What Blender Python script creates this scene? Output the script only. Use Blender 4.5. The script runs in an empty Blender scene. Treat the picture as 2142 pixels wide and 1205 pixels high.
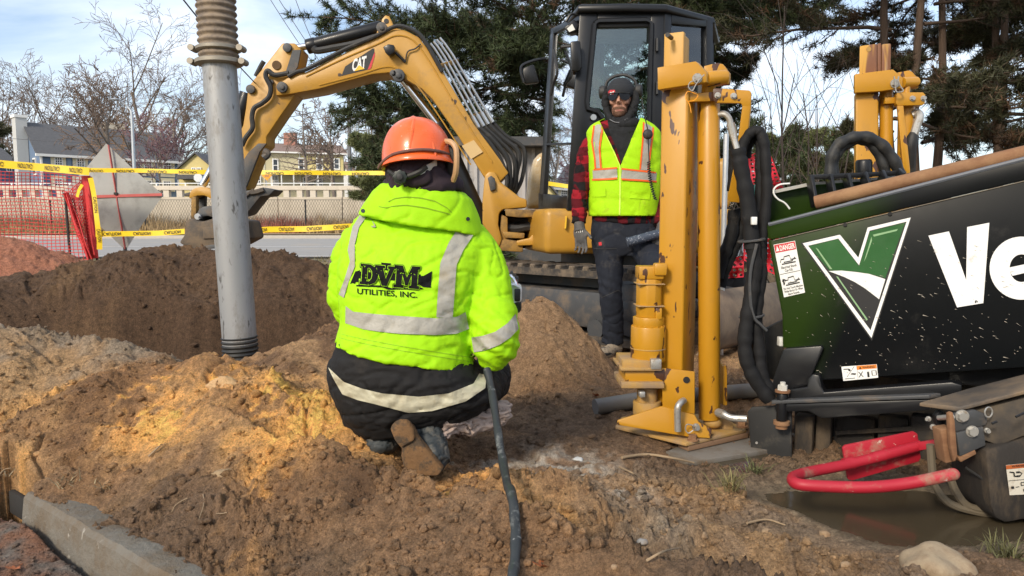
import bpy, bmesh, math, random
import numpy as np
from mathutils import Vector, Matrix, Quaternion
from mathutils.bvhtree import BVHTree
from mathutils.geometry import tessellate_polygon

SC = bpy.context.scene
COL = SC.collection
R = math.radians
random.seed(7)
rng = np.random.default_rng(11)

# ------------------------------------------------------------------ camera, sky, sun, exposure
CAM = Vector((0.0, 0.0, 0.87))
PITCH = R(5.26)
cd = bpy.data.cameras.new('camera')
cd.sensor_width = 36.0
cd.lens = 26.0
cd.clip_start = 0.05
cd.clip_end = 2000.0
cam = bpy.data.objects.new('camera', cd)
COL.objects.link(cam)
cam.location = CAM
cam.rotation_euler = (math.pi / 2 - PITCH, 0, 0)
SC.camera = cam

SUN_AZ = math.atan2(-0.52, -0.85)          # behind the photographer, to the left
SUN_EL = R(32)
SUN_DIR = Vector((math.sin(SUN_AZ) * math.cos(SUN_EL), math.cos(SUN_AZ) * math.cos(SUN_EL), math.sin(SUN_EL)))
world = bpy.data.worlds.new('World')
SC.world = world
world.use_nodes = True
wn = world.node_tree
wn.nodes.clear()
def wnode(t, **kw):
    n = wn.nodes.new(t)
    for k, v in kw.items():
        setattr(n, k, v)
    return n
w_out = wnode('ShaderNodeOutputWorld')
w_bg = wnode('ShaderNodeBackground')
w_sky = wnode('ShaderNodeTexSky', sky_type='NISHITA', sun_disc=False)
w_sky.sun_elevation = SUN_EL
w_sky.sun_rotation = SUN_AZ
w_sky.air_density = 1.0
w_sky.dust_density = 1.6
w_sky.ozone_density = 1.6
w_tc = wnode('ShaderNodeTexCoord')
w_map = wnode('ShaderNodeMapping')
w_map.inputs['Scale'].default_value = (1.0, 1.3, 4.2)
w_map.inputs['Rotation'].default_value = (R(8), R(6), R(20))
w_noise = wnode('ShaderNodeTexNoise')
w_noise.inputs['Scale'].default_value = 1.7
w_noise.inputs['Detail'].default_value = 7
w_noise.inputs['Roughness'].default_value = 0.55
w_noise.inputs['Distortion'].default_value = 0.4
w_ramp = wnode('ShaderNodeValToRGB')
w_ramp.color_ramp.elements[0].position = 0.40
w_ramp.color_ramp.elements[0].color = (0.12, 0.12, 0.12, 1)
w_ramp.color_ramp.elements[1].position = 0.62
w_ramp.color_ramp.elements[1].color = (0.95, 0.95, 0.95, 1)
w_mix = wnode('ShaderNodeMixRGB')
w_mix.inputs[2].default_value = (6.0, 6.5, 7.2, 1)
wn.links.new(w_tc.outputs['Generated'], w_map.inputs['Vector'])
wn.links.new(w_map.outputs[0], w_noise.inputs['Vector'])
wn.links.new(w_noise.outputs['Fac'], w_ramp.inputs['Fac'])
wn.links.new(w_ramp.outputs['Color'], w_mix.inputs['Fac'])
wn.links.new(w_sky.outputs['Color'], w_mix.inputs[1])
wn.links.new(w_mix.outputs[0], w_bg.inputs['Color'])
w_bg.inputs['Strength'].default_value = 0.095
wn.links.new(w_bg.outputs[0], w_out.inputs['Surface'])

sl = bpy.data.lights.new('sun', 'SUN')
sl.energy = 1.5
sl.angle = R(11)
sl.color = (1.0, 0.88, 0.70)
so = bpy.data.objects.new('sun', sl)
COL.objects.link(so)
so.rotation_euler = (-SUN_DIR).to_track_quat('-Z', 'Y').to_euler()
so.location = (-8, -12, 14)

SC.render.engine = 'CYCLES'
SC.view_settings.view_transform = 'Standard'
SC.view_settings.look = 'None'
SC.view_settings.exposure = 1.08
SC.view_settings.gamma = 1.0
SC.view_settings.use_curve_mapping = False
SC.cycles.max_bounces = 6
SC.cycles.diffuse_bounces = 3
SC.cycles.glossy_bounces = 3
SC.cycles.transmission_bounces = 4
SC.cycles.transparent_max_bounces = 6
SC.cycles.use_denoising = True

# ------------------------------------------------------------------ geometry helpers
F = 26.0 / 36.0 * 2142.0
CP, SP = math.cos(PITCH), math.sin(PITCH)

def ray(u, v):
    """direction of sight through a point of the photograph (2142 x 1205)"""
    a, b = (u - 1071.0) / F, (602.5 - v) / F
    return Vector((a, CP + b * SP, -SP + b * CP))

def P(u, v, Y):
    """the point at distance Y (metres, world +Y) in that direction"""
    d = ray(u, v)
    return CAM + d * (Y / d.y)

def PZ(u, v, z):
    d = ray(u, v)
    return CAM + d * ((z - CAM.z) / d.z)

def M(px, Y):
    """metres for a length of px photograph pixels at distance Y"""
    return px * Y / F

class MB:
    def __init__(self):
        self.v, self.f, self.mi = [], [], []
        self.cur = 0
    def add(self, vs, fs):
        o = len(self.v)
        self.v += [tuple(p) for p in vs]
        self.f += [tuple(i + o for i in f) for f in fs]
        self.mi += [self.cur] * len(fs)
        return self
    def box(self, c, s, rot=None):
        c = Vector(c)
        h = [x / 2 for x in s]
        vs = []
        for sx in (-1, 1):
            for sy in (-1, 1):
                for sz in (-1, 1):
                    p = Vector((sx * h[0], sy * h[1], sz * h[2]))
                    if rot is not None:
                        p = rot @ p
                    vs.append(c + p)
        return self.add(vs, [(0, 1, 3, 2), (4, 6, 7, 5), (0, 4, 5, 1), (2, 3, 7, 6), (0, 2, 6, 4), (1, 5, 7, 3)])
    def bar(self, p0, p1, w, h, up=(0, 0, 1)):
        """rectangular bar from p0 to p1"""
        p0, p1 = Vector(p0), Vector(p1)
        d = (p1 - p0)
        L = d.length
        d.normalize()
        up = Vector(up)
        x = d.cross(up)
        if x.length < 1e-4:
            x = d.cross(Vector((1, 0, 0)))
        x.normalize()
        z = x.cross(d)
        m = Matrix((x, d, z)).transposed()
        return self.box((p0 + p1) / 2, (w, L, h), m)
    def prism(self, pts, vec):
        pts = [Vector(p) for p in pts]
        vec = Vector(vec)
        n = len(pts)
        nrm = Vector((0, 0, 0))
        for i in range(n):
            nrm += pts[i].cross(pts[(i + 1) % n])
        if nrm.dot(vec) > 0:
            pts = pts[::-1]
        vs = pts + [p + vec for p in pts]
        fs = [tuple(range(n)), tuple(range(2 * n - 1, n - 1, -1))]
        for i in range(n):
            j = (i + 1) % n
            fs.append((j, i, n + i, n + j))
        return self.add(vs, fs)
    def tube(self, pts, r, n=8, caps=True):
        pts = [Vector(p) for p in pts]
        m = len(pts)
        rs = list(r) if hasattr(r, '__len__') else [r] * m
        ref = None
        vs, fs = [], []
        for i in range(m):
            t = (pts[min(i + 1, m - 1)] - pts[max(i - 1, 0)])
            if t.length < 1e-9:
                t = Vector((0, 0, 1))
            t.normalize()
            if ref is None:
                ref = Vector((0, 0, 1)) if abs(t.z) < 0.9 else Vector((1, 0, 0))
            x = ref - t * ref.dot(t)
            if x.length < 1e-5:
                x = t.orthogonal()
            x.normalize()
            ref = x
            y = t.cross(x)
            for k in range(n):
                a = 2 * math.pi * k / n
                vs.append(pts[i] + (x * math.cos(a) + y * math.sin(a)) * rs[i])
        for i in range(m - 1):
            for k in range(n):
                k2 = (k + 1) % n
                fs.append((i * n + k, i * n + k2, (i + 1) * n + k2, (i + 1) * n + k))
        if caps:
            fs.append(tuple(range(n - 1, -1, -1)))
            fs.append(tuple(range((m - 1) * n, m * n)))
        return self.add(vs, fs)
    def cyl(self, p0, p1, r0, r1=None, n=16):
        return self.tube([p0, p1], [r0, r0 if r1 is None else r1], n)
    def ell(self, c, r, nu=16, nv=10, rot=None, zmin=-1.0):
        c = Vector(c)
        r = (r, r, r) if not hasattr(r, '__len__') else r
        vs, fs = [], []
        a0 = math.asin(max(-1, zmin))
        for j in range(nv + 1):
            ph = a0 + (math.pi / 2 - a0) * j / nv
            for i in range(nu):
                th = 2 * math.pi * i / nu
                p = Vector((r[0] * math.cos(ph) * math.cos(th), r[1] * math.cos(ph) * math.sin(th), r[2] * math.sin(ph)))
                if rot is not None:
                    p = rot @ p
                vs.append(c + p)
        for j in range(nv):
            for i in range(nu):
                i2 = (i + 1) % nu
                fs.append((j * nu + i, j * nu + i2, (j + 1) * nu + i2, (j + 1) * nu + i))
        if zmin > -1:
            fs.append(tuple(range(nu - 1, -1, -1)))
        return self.add(vs, fs)
    def loft(self, rings, caps=True, closed=True):
        n = len(rings[0])
        vs = [p for r_ in rings for p in r_]
        fs = []
        for i in range(len(rings) - 1):
            for k in range(n if closed else n - 1):
                k2 = (k + 1) % n
                fs.append((i * n + k, i * n + k2, (i + 1) * n + k2, (i + 1) * n + k))
        if caps:
            fs.append(tuple(range(n - 1, -1, -1)))
            fs.append(tuple(range((len(rings) - 1) * n, len(rings) * n)))
        return self.add(vs, fs)
    def mesh(self, name, off=Vector((0, 0, 0)), smooth=35, bevel=0.0, seg=2):
        me = bpy.data.meshes.new(name)
        vs = [(p[0] - off.x, p[1] - off.y, p[2] - off.z) for p in self.v]
        me.from_pydata(vs, [], self.f)
        if any(self.mi):
            me.polygons.foreach_set('material_index', self.mi)
        bm = bmesh.new()
        bm.from_mesh(me)
        bmesh.ops.remove_doubles(bm, verts=bm.verts, dist=1e-5)
        bmesh.ops.dissolve_degenerate(bm, dist=1e-6, edges=bm.edges)
        if not any(self.mi):
            bmesh.ops.recalc_face_normals(bm, faces=bm.faces)
        if bevel > 0:
            es = [e for e in bm.edges if len(e.link_faces) == 2 and e.calc_face_angle(0) > R(28)]
            if es:
                bmesh.ops.bevel(bm, geom=es, offset=bevel, segments=seg, profile=0.5, affect='EDGES', clamp_overlap=True)
        bm.to_mesh(me)
        bm.free()
        if smooth:
            me.polygons.foreach_set('use_smooth', [True] * len(me.polygons))
            me.set_sharp_from_angle(angle=R(smooth))
        return me

def tag(o, label=None, cat=None, group=None, kind=None):
    if label: o['label'] = label
    if cat: o['category'] = cat
    if group: o['group'] = group
    if kind: o['kind'] = kind
    return o

def thing(name, label, cat, loc, group=None, kind=None):
    o = bpy.data.objects.new(name, None)
    o.empty_display_size = 0.1
    COL.objects.link(o)
    o.location = loc
    o['_off'] = [float(x) for x in loc]
    return tag(o, label, cat, group, kind)

def off_of(o):
    while o is not None and '_off' not in o:
        o = o.parent
    return Vector(o['_off']) if o is not None else Vector((0, 0, 0))

def obj(name, mb, m, parent=None, smooth=35, bevel=0.0, seg=2, label=None, kind=None, at=None):
    """link a builder (or a ready mesh) as one mesh object; a part's points are stored relative to its thing"""
    if isinstance(mb, MB):
        off = off_of(parent) if parent is not None else (Vector(at) if at is not None else Vector((0, 0, 0)))
        me = mb.mesh(name, off, smooth, bevel, seg)
    else:
        me = mb
    ms = m if isinstance(m, (list, tuple)) else [m]
    me.materials.clear()
    for x in ms:
        me.materials.append(x)
    o = bpy.data.objects.new(name, me)
    COL.objects.link(o)
    if parent is not None:
        o.parent = parent
    elif at is not None:
        o.location = at
        o['_off'] = [float(x) for x in at]
    if label: o['label'] = label
    if kind: o['kind'] = kind
    return o

def kids(o):
    return [c for c in bpy.data.objects if c.parent == o]

def copy_tree(o, parent=None):
    ch = CH_CACHE.get(o.name)
    if ch is None:
        ch = CH_CACHE[o.name] = kids(o)
    c = o.copy()
    COL.objects.link(c)
    if parent is not None:
        c.parent = parent
    for k in ch:
        copy_tree(k, c)
    return c
CH_CACHE = {}

def np_mesh(name, V, Fq, smooth=True):
    """mesh from numpy arrays; Fq is (n,3) or (n,4)"""
    me = bpy.data.meshes.new(name)
    n, k = Fq.shape
    me.vertices.add(len(V))
    me.vertices.foreach_set('co', np.ascontiguousarray(V, dtype=np.float32).ravel())
    me.loops.add(n * k)
    me.loops.foreach_set('vertex_index', np.ascontiguousarray(Fq, dtype=np.int32).ravel())
    me.polygons.add(n)
    me.polygons.foreach_set('loop_start', np.arange(0, n * k, k, dtype=np.int32))
    me.polygons.foreach_set('use_smooth', np.full(n, smooth))
    me.update(calc_edges=True)
    return me

def add_col(me, rgb, name='Col'):
    a = me.attributes.new(name, 'FLOAT_COLOR', 'POINT')
    c = np.ones((len(me.vertices), 4), np.float32)
    c[:, :3] = rgb
    a.data.foreach_set('color', c.ravel())

def add_val(me, x, name):
    a = me.attributes.new(name, 'FLOAT', 'POINT')
    a.data.foreach_set('value', np.ascontiguousarray(x, dtype=np.float32))

def bez(pts, n=8):
    """Catmull-Rom through points"""
    pts = [Vector(p) for p in pts]
    out = []
    q = [pts[0] * 2 - pts[1]] + pts + [pts[-1] * 2 - pts[-2]]
    for i in range(1, len(q) - 2):
        p0, p1, p2, p3 = q[i - 1], q[i], q[i + 1], q[i + 2]
        for k in range(n):
            t = k / n
            out.append(0.5 * ((2 * p1) + (p2 - p0) * t + (2 * p0 - 5 * p1 + 4 * p2 - p3) * t * t + (3 * p1 - p0 - 3 * p2 + p3) * t ** 3))
    out.append(pts[-1])
    return out

# numpy Perlin noise
_perm = np.random.default_rng(3).permutation(256)
_perm = np.concatenate([_perm, _perm, _perm])
def perlin(x, y, z=0.0):
    x, y = np.asarray(x, float), np.asarray(y, float)
    z = np.asarray(z, float) + np.zeros_like(x)
    xi, yi, zi = np.floor(x).astype(int), np.floor(y).astype(int), np.floor(z).astype(int)
    xf, yf, zf = x - xi, y - yi, z - zi
    u, v, w = (t * t * t * (t * (t * 6 - 15) + 10) for t in (xf, yf, zf))
    xi, yi, zi = xi & 255, yi & 255, zi & 255
    def g(ix, iy, iz, dx, dy, dz):
        h = _perm[_perm[_perm[ix & 255] + (iy & 255)] + (iz & 255)] & 15
        a = np.where(h < 8, dx, dy)
        b = np.where(h < 4, dy, np.where((h == 12) | (h == 14), dx, dz))
        return np.where(h & 1, -a, a) + np.where(h & 2, -b, b)
    def lerp(a, b, t):
        return a + (b - a) * t
    x0 = lerp(g(xi, yi, zi, xf, yf, zf), g(xi + 1, yi, zi, xf - 1, yf, zf), u)
    x1 = lerp(g(xi, yi + 1, zi, xf, yf - 1, zf), g(xi + 1, yi + 1, zi, xf - 1, yf - 1, zf), u)
    x2 = lerp(g(xi, yi, zi + 1, xf, yf, zf - 1), g(xi + 1, yi, zi + 1, xf - 1, yf, zf - 1), u)
    x3 = lerp(g(xi, yi + 1, zi + 1, xf, yf - 1, zf - 1), g(xi + 1, yi + 1, zi + 1, xf - 1, yf - 1, zf - 1), u)
    return lerp(lerp(x0, x1, v), lerp(x2, x3, v), w)

def sstep(a, b, x):
    t = np.clip((x - a) / (b - a), 0, 1)
    return t * t * (3 - 2 * t)

# ------------------------------------------------------------------ materials
def nmat(name):
    m = bpy.data.materials.new(name)
    m.use_nodes = True
    nt = m.node_tree
    return m, nt, nt.nodes['Principled BSDF']

def nd(nt, t, ins=None, **kw):
    n = nt.nodes.new(t)
    for k, v in kw.items():
        setattr(n, k, v)
    for k, v in (ins or {}).items():
        if isinstance(v, bpy.types.NodeSocket):
            nt.links.new(v, n.inputs[k])
        else:
            n.inputs[k].default_value = v
    return n

def c4(c):
    return (c[0], c[1], c[2], 1.0)

def ramp(nt, fac, lo, hi, c0=(0, 0, 0), c1=(1, 1, 1)):
    n = nd(nt, 'ShaderNodeValToRGB', {'Fac': fac})
    n.color_ramp.elements[0].position = lo
    n.color_ramp.elements[0].color = c4(c0)
    n.color_ramp.elements[1].position = hi
    n.color_ramp.elements[1].color = c4(c1)
    return n.outputs['Color']

def mixc(nt, fac, a, b, mode='MIX'):
    n = nd(nt, 'ShaderNodeMixRGB', blend_type=mode)
    for i, x in ((0, fac), (1, a), (2, b)):
        if isinstance(x, bpy.types.NodeSocket):
            nt.links.new(x, n.inputs[i])
        else:
            n.inputs[i].default_value = x if i == 0 else c4(x)
    return n.outputs[0]

def noise(nt, vec, scale, detail=5, rough=0.6, dist=0.0):
    return nd(nt, 'ShaderNodeTexNoise', {'Vector': vec, 'Scale': scale, 'Detail': detail, 'Roughness': rough, 'Distortion': dist}).outputs['Fac']

def pmat(name, base, rough=0.5, metal=0.0, var=0.12, vs=6.0, dirt=None, dlo=0.52, dhi=0.68, ds=5.0, chips=None, clo=0.70, chi=0.72, cs=14.0,
         bump=0.0, bs=60.0, bd=0.002, coat=0.0, spec=0.5, stretch=None, sheen=0.0):
    """general worn surface: base colour with variation, dirt film, paint chips, fine relief"""
    m, nt, b = nmat(name)
    tc = nd(nt, 'ShaderNodeTexCoord').outputs['Object']
    if stretch:
        tc = nd(nt, 'ShaderNodeMapping', {'Vector': tc, 'Scale': stretch}).outputs[0]
    n1 = noise(nt, tc, vs, 6)
    col = mixc(nt, n1, tuple(x * (1 - var) for x in base), tuple(min(1, x * (1 + var)) for x in base))
    rg = nd(nt, 'ShaderNodeMapRange', {'Value': noise(nt, tc, vs * 3, 4), 'To Min': max(0.02, rough - 0.12), 'To Max': min(1, rough + 0.12)}).outputs[0]
    if dirt is not None:
        n2 = noise(nt, tc, ds, 8, 0.7)
        f = ramp(nt, n2, dlo, dhi)
        col = mixc(nt, f, col, dirt)
        rg = nd(nt, 'ShaderNodeMix', {'Factor': f, 'A': rg, 'B': 0.9}).outputs[0]
    if chips is not None:
        n3 = noise(nt, tc, cs, 3, 0.55, 0.3)
        col = mixc(nt, ramp(nt, n3, clo, chi), col, chips)
    nt.links.new(col, b.inputs['Base Color'])
    nt.links.new(rg, b.inputs['Roughness'])
    b.inputs['Metallic'].default_value = metal
    b.inputs['Specular IOR Level'].default_value = spec
    b.inputs['Coat Weight'].default_value = coat
    if sheen:
        b.inputs['Sheen Weight'].default_value = sheen
    if bump:
        bn = nd(nt, 'ShaderNodeBump', {'Height': noise(nt, tc, bs, 5, 0.65), 'Strength': bump, 'Distance': bd}).outputs[0]
        nt.links.new(bn, b.inputs['Normal'])
    return m

def glass_mat(name, tint=(0.8, 0.9, 0.88), rough=0.02, alpha=0.35):
    """a pane: mirror-like sky reflection over what lies behind"""
    m, nt, b = nmat(name)
    b.inputs['Base Color'].default_value = c4(tint)
    b.inputs['Roughness'].default_value = rough
    b.inputs['Transmission Weight'].default_value = 1.0
    b.inputs['IOR'].default_value = 1.5
    return m
# ------------------------------------------------------------------ ground, mounds, pit
def soil_material():
    m, nt, b = nmat('soil')
    col = nd(nt, 'ShaderNodeAttribute', attribute_name='Col').outputs['Color']
    wet = nd(nt, 'ShaderNodeAttribute', attribute_name='Wet').outputs['Fac']
    tc = nd(nt, 'ShaderNodeTexCoord').outputs['Object']
    n1 = noise(nt, tc, 34, 8, 0.75)
    n2 = noise(nt, tc, 130, 5, 0.75)
    f = nd(nt, 'ShaderNodeMapRange', {'Value': n1, 'From Min': 0.3, 'From Max': 0.7, 'To Min': 0.50, 'To Max': 1.45}).outputs[0]
    g = nd(nt, 'ShaderNodeMapRange', {'Value': n2, 'From Min': 0.3, 'From Max': 0.7, 'To Min': 0.55, 'To Max': 1.45}).outputs[0]
    k = nd(nt, 'ShaderNodeMath', {0: f, 1: g}, operation='MULTIPLY').outputs[0]
    cc = nd(nt, 'ShaderNodeVectorMath', {0: col}, operation='SCALE')
    nt.links.new(k, cc.inputs['Scale'])
    nt.links.new(cc.outputs[0], b.inputs['Base Color'])
    rg = nd(nt, 'ShaderNodeMapRange', {'Value': wet, 'To Min': 0.95, 'To Max': 0.22}).outputs[0]
    nt.links.new(rg, b.inputs['Roughness'])
    b.inputs['Specular IOR Level'].default_value = 0.35
    h = nd(nt, 'ShaderNodeMath', {0: noise(nt, tc, 70, 8, 0.72), 1: noise(nt, tc, 240, 4, 0.7)}, operation='ADD').outputs[0]
    st = nd(nt, 'ShaderNodeMapRange', {'Value': wet, 'To Min': 0.9, 'To Max': 0.25}).outputs[0]
    bn = nd(nt, 'ShaderNodeBump', {'Height': h, 'Strength': st, 'Distance': 0.022}).outputs[0]
    nt.links.new(bn, b.inputs['Normal'])
    return m
SOIL = soil_material()

def pl(*q):
    return [tuple(P(*t)) for t in q]

# crest lines of the heaps: (points, slope, crest rounding)
RIDGES = {
    'front': (pl((120, 850, 2.72), (210, 772, 2.78), (300, 742, 2.86), (420, 726, 2.9), (510, 752, 2.82), (600, 786, 2.7), (660, 822, 2.55), (725, 862, 2.42)), 0.56, 0.10),
    'left': (pl((-260, 640, 3.3), (0, 617, 3.34), (100, 627, 3.34), (170, 648, 3.3), (232, 672, 3.24), (312, 732, 3.12)), 0.62, 0.07),
    'far': (pl((-420, 660, 4.3), (-150, 620, 4.5), (0, 592, 4.7), (60, 560, 4.9), (200, 527, 5.15), (330, 506, 5.25), (470, 514, 5.3), (560, 516, 5.3), (640, 537, 5.35), (710, 556, 5.4), (830, 600, 5.4), (900, 660, 5.4)), 0.72, 0.16),
    'side': (pl((560, 745, 3.3), (640, 690, 3.45), (715, 655, 3.6), (800, 670, 3.7)), 0.60, 0.10),
    'track': (pl((1000, 640, 4.2), (1060, 612, 4.22), (1098, 600, 4.25), (1118, 606, 4.26), (1138, 640, 4.27)), 1.0, 0.05),
    'near': (pl((690, 900, 2.36), (760, 960, 2.26), (850, 1000, 2.1), (930, 990, 2.04), (1000, 966, 2.02), (1090, 985, 1.98), (1160, 990, 1.95)), 0.60, 0.05),
    'gravel': (pl((1160, 1000, 1.96), (1250, 1015, 1.93), (1340, 1040, 1.9), (1500, 1083, 1.86), (1700, 1112, 1.82), (1900, 1142, 1.76), (2040, 1200, 1.66), (2200, 1290, 1.5)), 0.52, 0.04),
    'mid': (pl((1215, 968, 2.36), (1330, 980, 2.3), (1440, 1008, 2.24), (1560, 1030, 2.18), (1650, 1052, 2.14), (1740, 1080, 2.08)), 0.55, 0.05),
    'red': (pl((-260, 480, 9.2), (-60, 484, 9.2), (20, 490, 9.2), (80, 520, 9.2), (150, 560, 9.2)), 0.5, 0.15),
}
CURB_A, CURB_B = PZ(40, 1034, 0.0), PZ(335, 1211, 0.0)
CURB_A, CURB_B = Vector((CURB_A.x, CURB_A.y, 0)), Vector((CURB_B.x, CURB_B.y, 0))
CURB_D = (CURB_B - CURB_A).normalized()
CURB_N = Vector((-CURB_D.y, CURB_D.x, 0))          # towards the heaps
if CURB_N.y < 0:
    CURB_N = -CURB_N

def seg_field(X, Y, pts, slope, rnd):
    best = np.full(X.shape, -9.0)
    for a, b in zip(pts[:-1], pts[1:]):
        dx, dy = b[0] - a[0], b[1] - a[1]
        L2 = dx * dx + dy * dy
        t = np.clip(((X - a[0]) * dx + (Y - a[1]) * dy) / L2, 0, 1)
        d = np.hypot(X - a[0] - t * dx, Y - a[1] - t * dy)
        h = a[2] + t * (b[2] - a[2]) - slope * (np.sqrt(d * d + rnd * rnd) - rnd)
        best = np.maximum(best, h)
    return best

def gauss(X, Y, p, sx, sy):
    return np.exp(-((X - p[0]) / sx) ** 2 - ((Y - p[1]) / sy) ** 2)

def smax(a, b, k):
    h = np.clip(0.5 + 0.5 * (a - b) / k, 0, 1)
    return b + (a - b) * h + k * h * (1 - h)

PIT = P(455, 735, 3.95)
MUD = PZ(1930, 1080, -0.04)
def ground_height(X, Y):
    """(height, region index, pit, wet, street)"""
    wob = 0.10 * perlin(X * 1.6, Y * 1.6, 5.2) + 0.05 * perlin(X * 4, Y * 4, 1.2)
    Xw, Yw = X + wob, Y + 0.10 * perlin(X * 1.5 + 40, Y * 1.5, 2.2) + 0.05 * perlin(X * 4 + 9, Y * 4, 7.7)
    base = 0.03 + 0.03 * perlin(X * 0.9, Y * 0.9) + 0 * X
    fg_ = gauss(X, Y, P(1270, 745, 4.68), 0.6, 0.5)
    base = base * (1 - fg_) - 0.075 * fg_
    base = base - 0.12 * gauss(X, Y, MUD, 0.62, 0.30)
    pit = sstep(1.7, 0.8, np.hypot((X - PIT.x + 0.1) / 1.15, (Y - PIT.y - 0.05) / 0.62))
    h, reg = base.copy(), np.zeros(X.shape, int)
    RH = [base + 0.03]
    for i, (k, (pts, sl_, rd)) in enumerate(RIDGES.items()):
        r_ = seg_field(Xw, Yw, pts, sl_, rd)
        reg = np.where(r_ > np.maximum(h, base + 0.03), i + 1, reg)
        h = smax(h, r_, 0.05)
        RH.append(r_)
    sidef = seg_field(Xw, Yw, *RIDGES['side'])
    pit = pit * sstep(0.14, -0.04, sidef)
    edge_n = 0.16 * perlin(X * 2.2, 3.1 + 0 * X, 2.0) + 0.05 * perlin(X * 8, Y * 3, 2.0)
    h = h - 0.75 * pit * (1 - sstep(4.60, 4.76, Y + edge_n)) * sstep(3.15, 3.55, Y)
    pg = gauss(X, Y, PZ(1500, 935, 0.0), 0.30, 0.20)
    h = h * (1 - pg) - 0.03 * pg
    # hollow dug into the near heap's face, its soil coloured darker
    hp = P(770, 1085, 1.9)
    h = h - 0.05 * gauss(X, Y, hp, 0.16, 0.12)
    sd = (X - CURB_A.x) * CURB_N.x + (Y - CURB_A.y) * CURB_N.y
    along = (X - CURB_A.x) * CURB_D.x + (Y - CURB_A.y) * CURB_D.y
    street = sstep(0.02, -0.03, sd)
    hs = -0.092 + 0.04 * gauss(X, Y, PZ(90, 1120, -0.1), 0.22, 0.16) + 0.01 * perlin(X * 9, Y * 9)
    cov = sstep(0.0, 0.5, sd + 0.16 + 0.08 * perlin(along * 6, sd * 3, 4.0))
    lipn = 0.006 + 0.016 * perlin(along * 7, 3.3 + 0 * X, 4.0) + 0.010 * perlin(along * 23, 5.1 + 0 * X, 4.0)
    top = 0.004 + 0.55 * np.maximum(sd - 0.040 + lipn, -0.2)
    near_c = (sd > -0.03) & (along > -0.02)
    h = np.where(near_c & (sd < 0.5), np.maximum(np.minimum(h, 0.04 + 1.2 * sd), top), h)
    h = np.where(near_c, -0.16 + (h + 0.16) * sstep(0.020, 0.045, sd + lipn), h)
    h = np.where((along <= -0.02) & (sd > 0.055 - 0.10 * (along < -0.21)) & (sd < 0.3), np.maximum(h, 0.02 + 0.3 * sd), h)
    h = np.where((along <= -0.02) & (along > -0.21) & (sd > -0.04) & (sd < 0.05), -0.15, h)
    h = h * (1 - street) + hs * street
    reg = np.where(street > 0.5, 0, reg)
    wet = np.clip(gauss(X, Y, MUD, 0.7, 0.36) * 1.5, 0, 1) * sstep(0.05, -0.03, h)
    pud = np.maximum(gauss(X, Y, PZ(1185, 962, 0.03), 0.20, 0.16), np.maximum(gauss(X, Y, PZ(1270, 1025, 0.03), 0.16, 0.07), gauss(X, Y, PZ(1010, 955, 0.03), 0.18, 0.06)))
    RH = np.stack(RH, 0)
    jit = 0.05 * perlin(X * 4, Y * 4, 71) + 0.04 * perlin(X * 13, Y * 13, 72)
    RH = RH + jit[None] * np.array([0, 1, -1, 1, -1, 1, 1, -1, 0.5, 1])[:, None, None]
    wts = np.exp((RH - RH.max(0)) / 0.035)
    wts = wts / wts.sum(0)
    return h, reg, pit, wet, street, pud, wts

def detail(X, Y, reg, street, wet, pud):
    a = 1.0 - 0.75 * np.maximum(street, np.clip(wet * 1.2, 0, 1))
    a = a * np.where((reg == 7), 1.25, 1.0) * (1 - 0.7 * gauss(X, Y, P(1270, 745, 4.68), 0.45, 0.4) * (reg == 0))
    flat = np.where(reg == 0, 0.7, 1.0)
    wx, wy = 0.05 * perlin(X * 9, Y * 9, 61), 0.05 * perlin(X * 9, Y * 9, 62)
    x, y = X + wx, Y + wy
    d = 0.040 * perlin(x * 3.1, y * 3.1, 3.3) * flat
    d += 0.030 * np.abs(perlin(x * 6.3, y * 6.3, 8.1)) * flat
    d += 0.018 * perlin(x * 13, y * 13, 2.7) - 0.010 * np.abs(perlin(x * 15, y * 15, 2.2))
    amp = 0.35 + 1.25 * sstep(-0.2, 0.4, perlin(X * 2.2, Y * 2.2, 6.6) + 0.5 * perlin(X * 7, Y * 7, 6.1))
    d += amp * 0.024 * np.abs(perlin(x * 33, y * 33, 4.4))
    d += amp * 0.019 * np.abs(perlin(x * 71, y * 71, 1.4))
    d += (0.3 + 0.7 * amp) * 0.011 * np.abs(perlin(X * 150, Y * 150, 7.4))
    d += 0.0045 * perlin(X * 190, Y * 190, 9.4)
    # torn edges and slumps: short steps down the slope, and runnels
    t = perlin(x * 2.6, y * 2.6, 11.0) + 0.35 * perlin(x * 9, y * 9, 12.0)
    d -= 0.030 * np.exp(-(t / 0.05) ** 2) * flat * sstep(-0.1, 0.3, perlin(X * 3, Y * 3, 13))
    st = perlin(x * 4.2, y * 5.5, 15.0) + 0.3 * perlin(x * 14, y * 14, 16.0)
    d += 0.022 * sstep(-0.04, 0.05, st) * sstep(0.0, 0.3, perlin(X * 2.7 + 3, Y * 2.7, 17)) * flat
    return (d - 0.052) * a

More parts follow.
